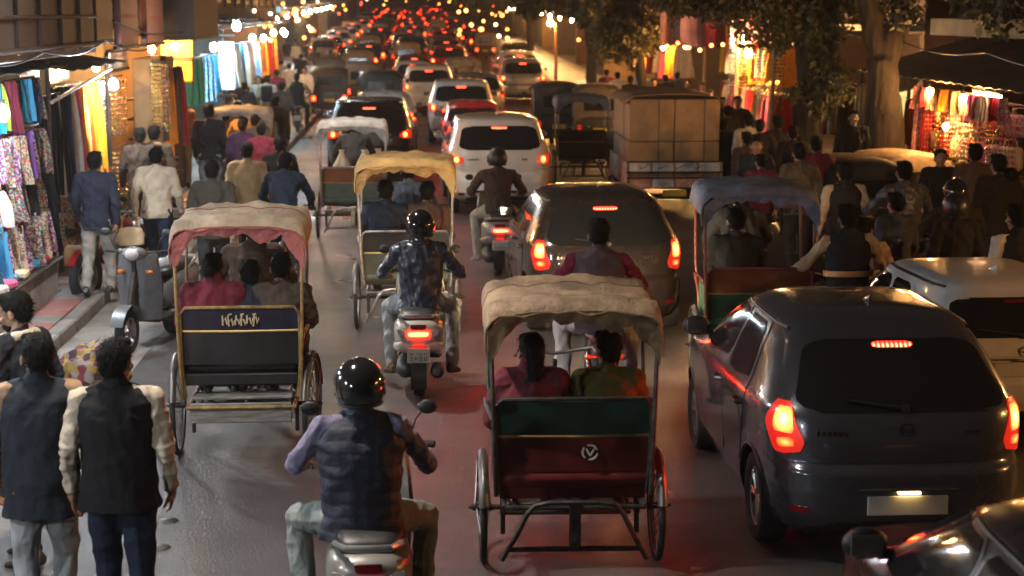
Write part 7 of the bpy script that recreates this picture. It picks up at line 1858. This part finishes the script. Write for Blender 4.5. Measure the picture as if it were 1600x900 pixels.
for i, (px, py) in enumerate(spots):
    sd = i % 4
    stand(f'dim walker in {cn[(i * 5 + 3) % 12]}, {ORD[i]} of the crowd under the right trees', px, py, (-8, 160, 175, 6)[sd], pose='walk', s=(.2, -.2, .15, -.12)[sd], tc=cols[(i * 5 + 3) % 12] if i % 3 else BLK, tr=CHR, vs=FAR, key=('far', sd), seed=sd, group='walkers under the right trees')
extra_l = [(352, 172), (392, 160), (412, 168), (372, 158), (430, 150), (436, 214)]
for i, (px, py) in enumerate(extra_l):
    sd = i % 4; nm = ['brown', 'black', 'slate', 'charcoal', 'navy', 'black', 'brown'][i % 7]
    stand(f'walker in {nm}, {ORD[i]} of the crowd on the left lane edge', px, py, (-6, 4, 8, -3)[sd], pose='walk', s=(.2, -.2, .15, -.12)[sd], tc={'brown': BRN, 'black': BLK, 'slate': SLT, 'charcoal': CHR, 'navy': NVY}[nm], tr=[DNM, CHR, KHK][i % 3], vs=.016, key=('mid', sd), seed=sd, group='walkers on the left lane edge', h=1.62 + .03 * (i % 5))
far_l = [(455, 52), (470, 48), (488, 54), (505, 50), (520, 46), (535, 52), (548, 44), (462, 60), (498, 44), (512, 58), (530, 40), (446, 46), (478, 40), (556, 50), (420, 52), (436, 56), (406, 60), (395, 66)]
for i, (px, py) in enumerate(far_l):
    sd = i % 4; b_ = 0.
    for _ in range(4): b_ = zg(G(px, py, min(1.72 + b_, 3.2))[1])
    b_ = min(b_, 1.2); stand(f'tiny walker in {cn[(i * 7) % 12]}, {ORD[i]} of the throng near the vanishing point', px, py, (-8, 5, 170, 2)[sd], base=b_, pose='walk', s=(.2, -.2, .15, -.12)[sd], tc=cols[(i * 7) % 12], tr=CHR, vs=FAR, key=('far', sd), seed=sd, group='throng near the vanishing point')
extra_r = [(1130, 186), (1168, 205), (1182, 214), (1240, 196), (1276, 212), (1402, 300), (1470, 232), (1580, 262)]
for i, (px, py) in enumerate(extra_r):
    sd = i % 4; nm = ['black', 'brown', 'charcoal', 'black', 'maroon', 'slate', 'black'][i % 7]
    stand(f'figure in {nm}, {ORD[i]} of the dark crowd between traffic and right stalls', px, py, (-6, 14, 170, -3)[sd], pose='walk', s=(.2, -.2, .15, -.12)[sd], tc={'brown': BRN, 'black': BLK, 'slate': SLT, 'charcoal': CHR, 'maroon': MRN}[nm], tr=CHR, vs=.016, key=('mid', sd), seed=sd, group='dark crowd before the right stalls', h=1.60 + .03 * (i % 5))
# ------------------------------------------------------------------ smoky evening air
hz_ = MB(); hz_.box((5, 150, 5.5), (150, 420, 15)); hz = hz_.build('haze', None, None, 0); hz['kind'] = 'stuff'; hz['label'] = 'thin smoky evening air over the whole street'; hz['category'] = 'haze'
hm = bpy.data.materials.new('haze_air'); hm.use_nodes = True; hn = hm.node_tree; hn.nodes.clear()
ho = hn.nodes.new('ShaderNodeOutputMaterial'); hv = hn.nodes.new('ShaderNodeVolumePrincipled'); hv.inputs['Color'].default_value = (.9, .85, .8, 1); hv.inputs['Density'].default_value = .0006; hv.inputs['Anisotropy'].default_value = .35
hn.links.new(hv.outputs[0], ho.inputs['Volume']); hz.data.materials.append(hm)
bpy.data.scenes.remove(TMP)
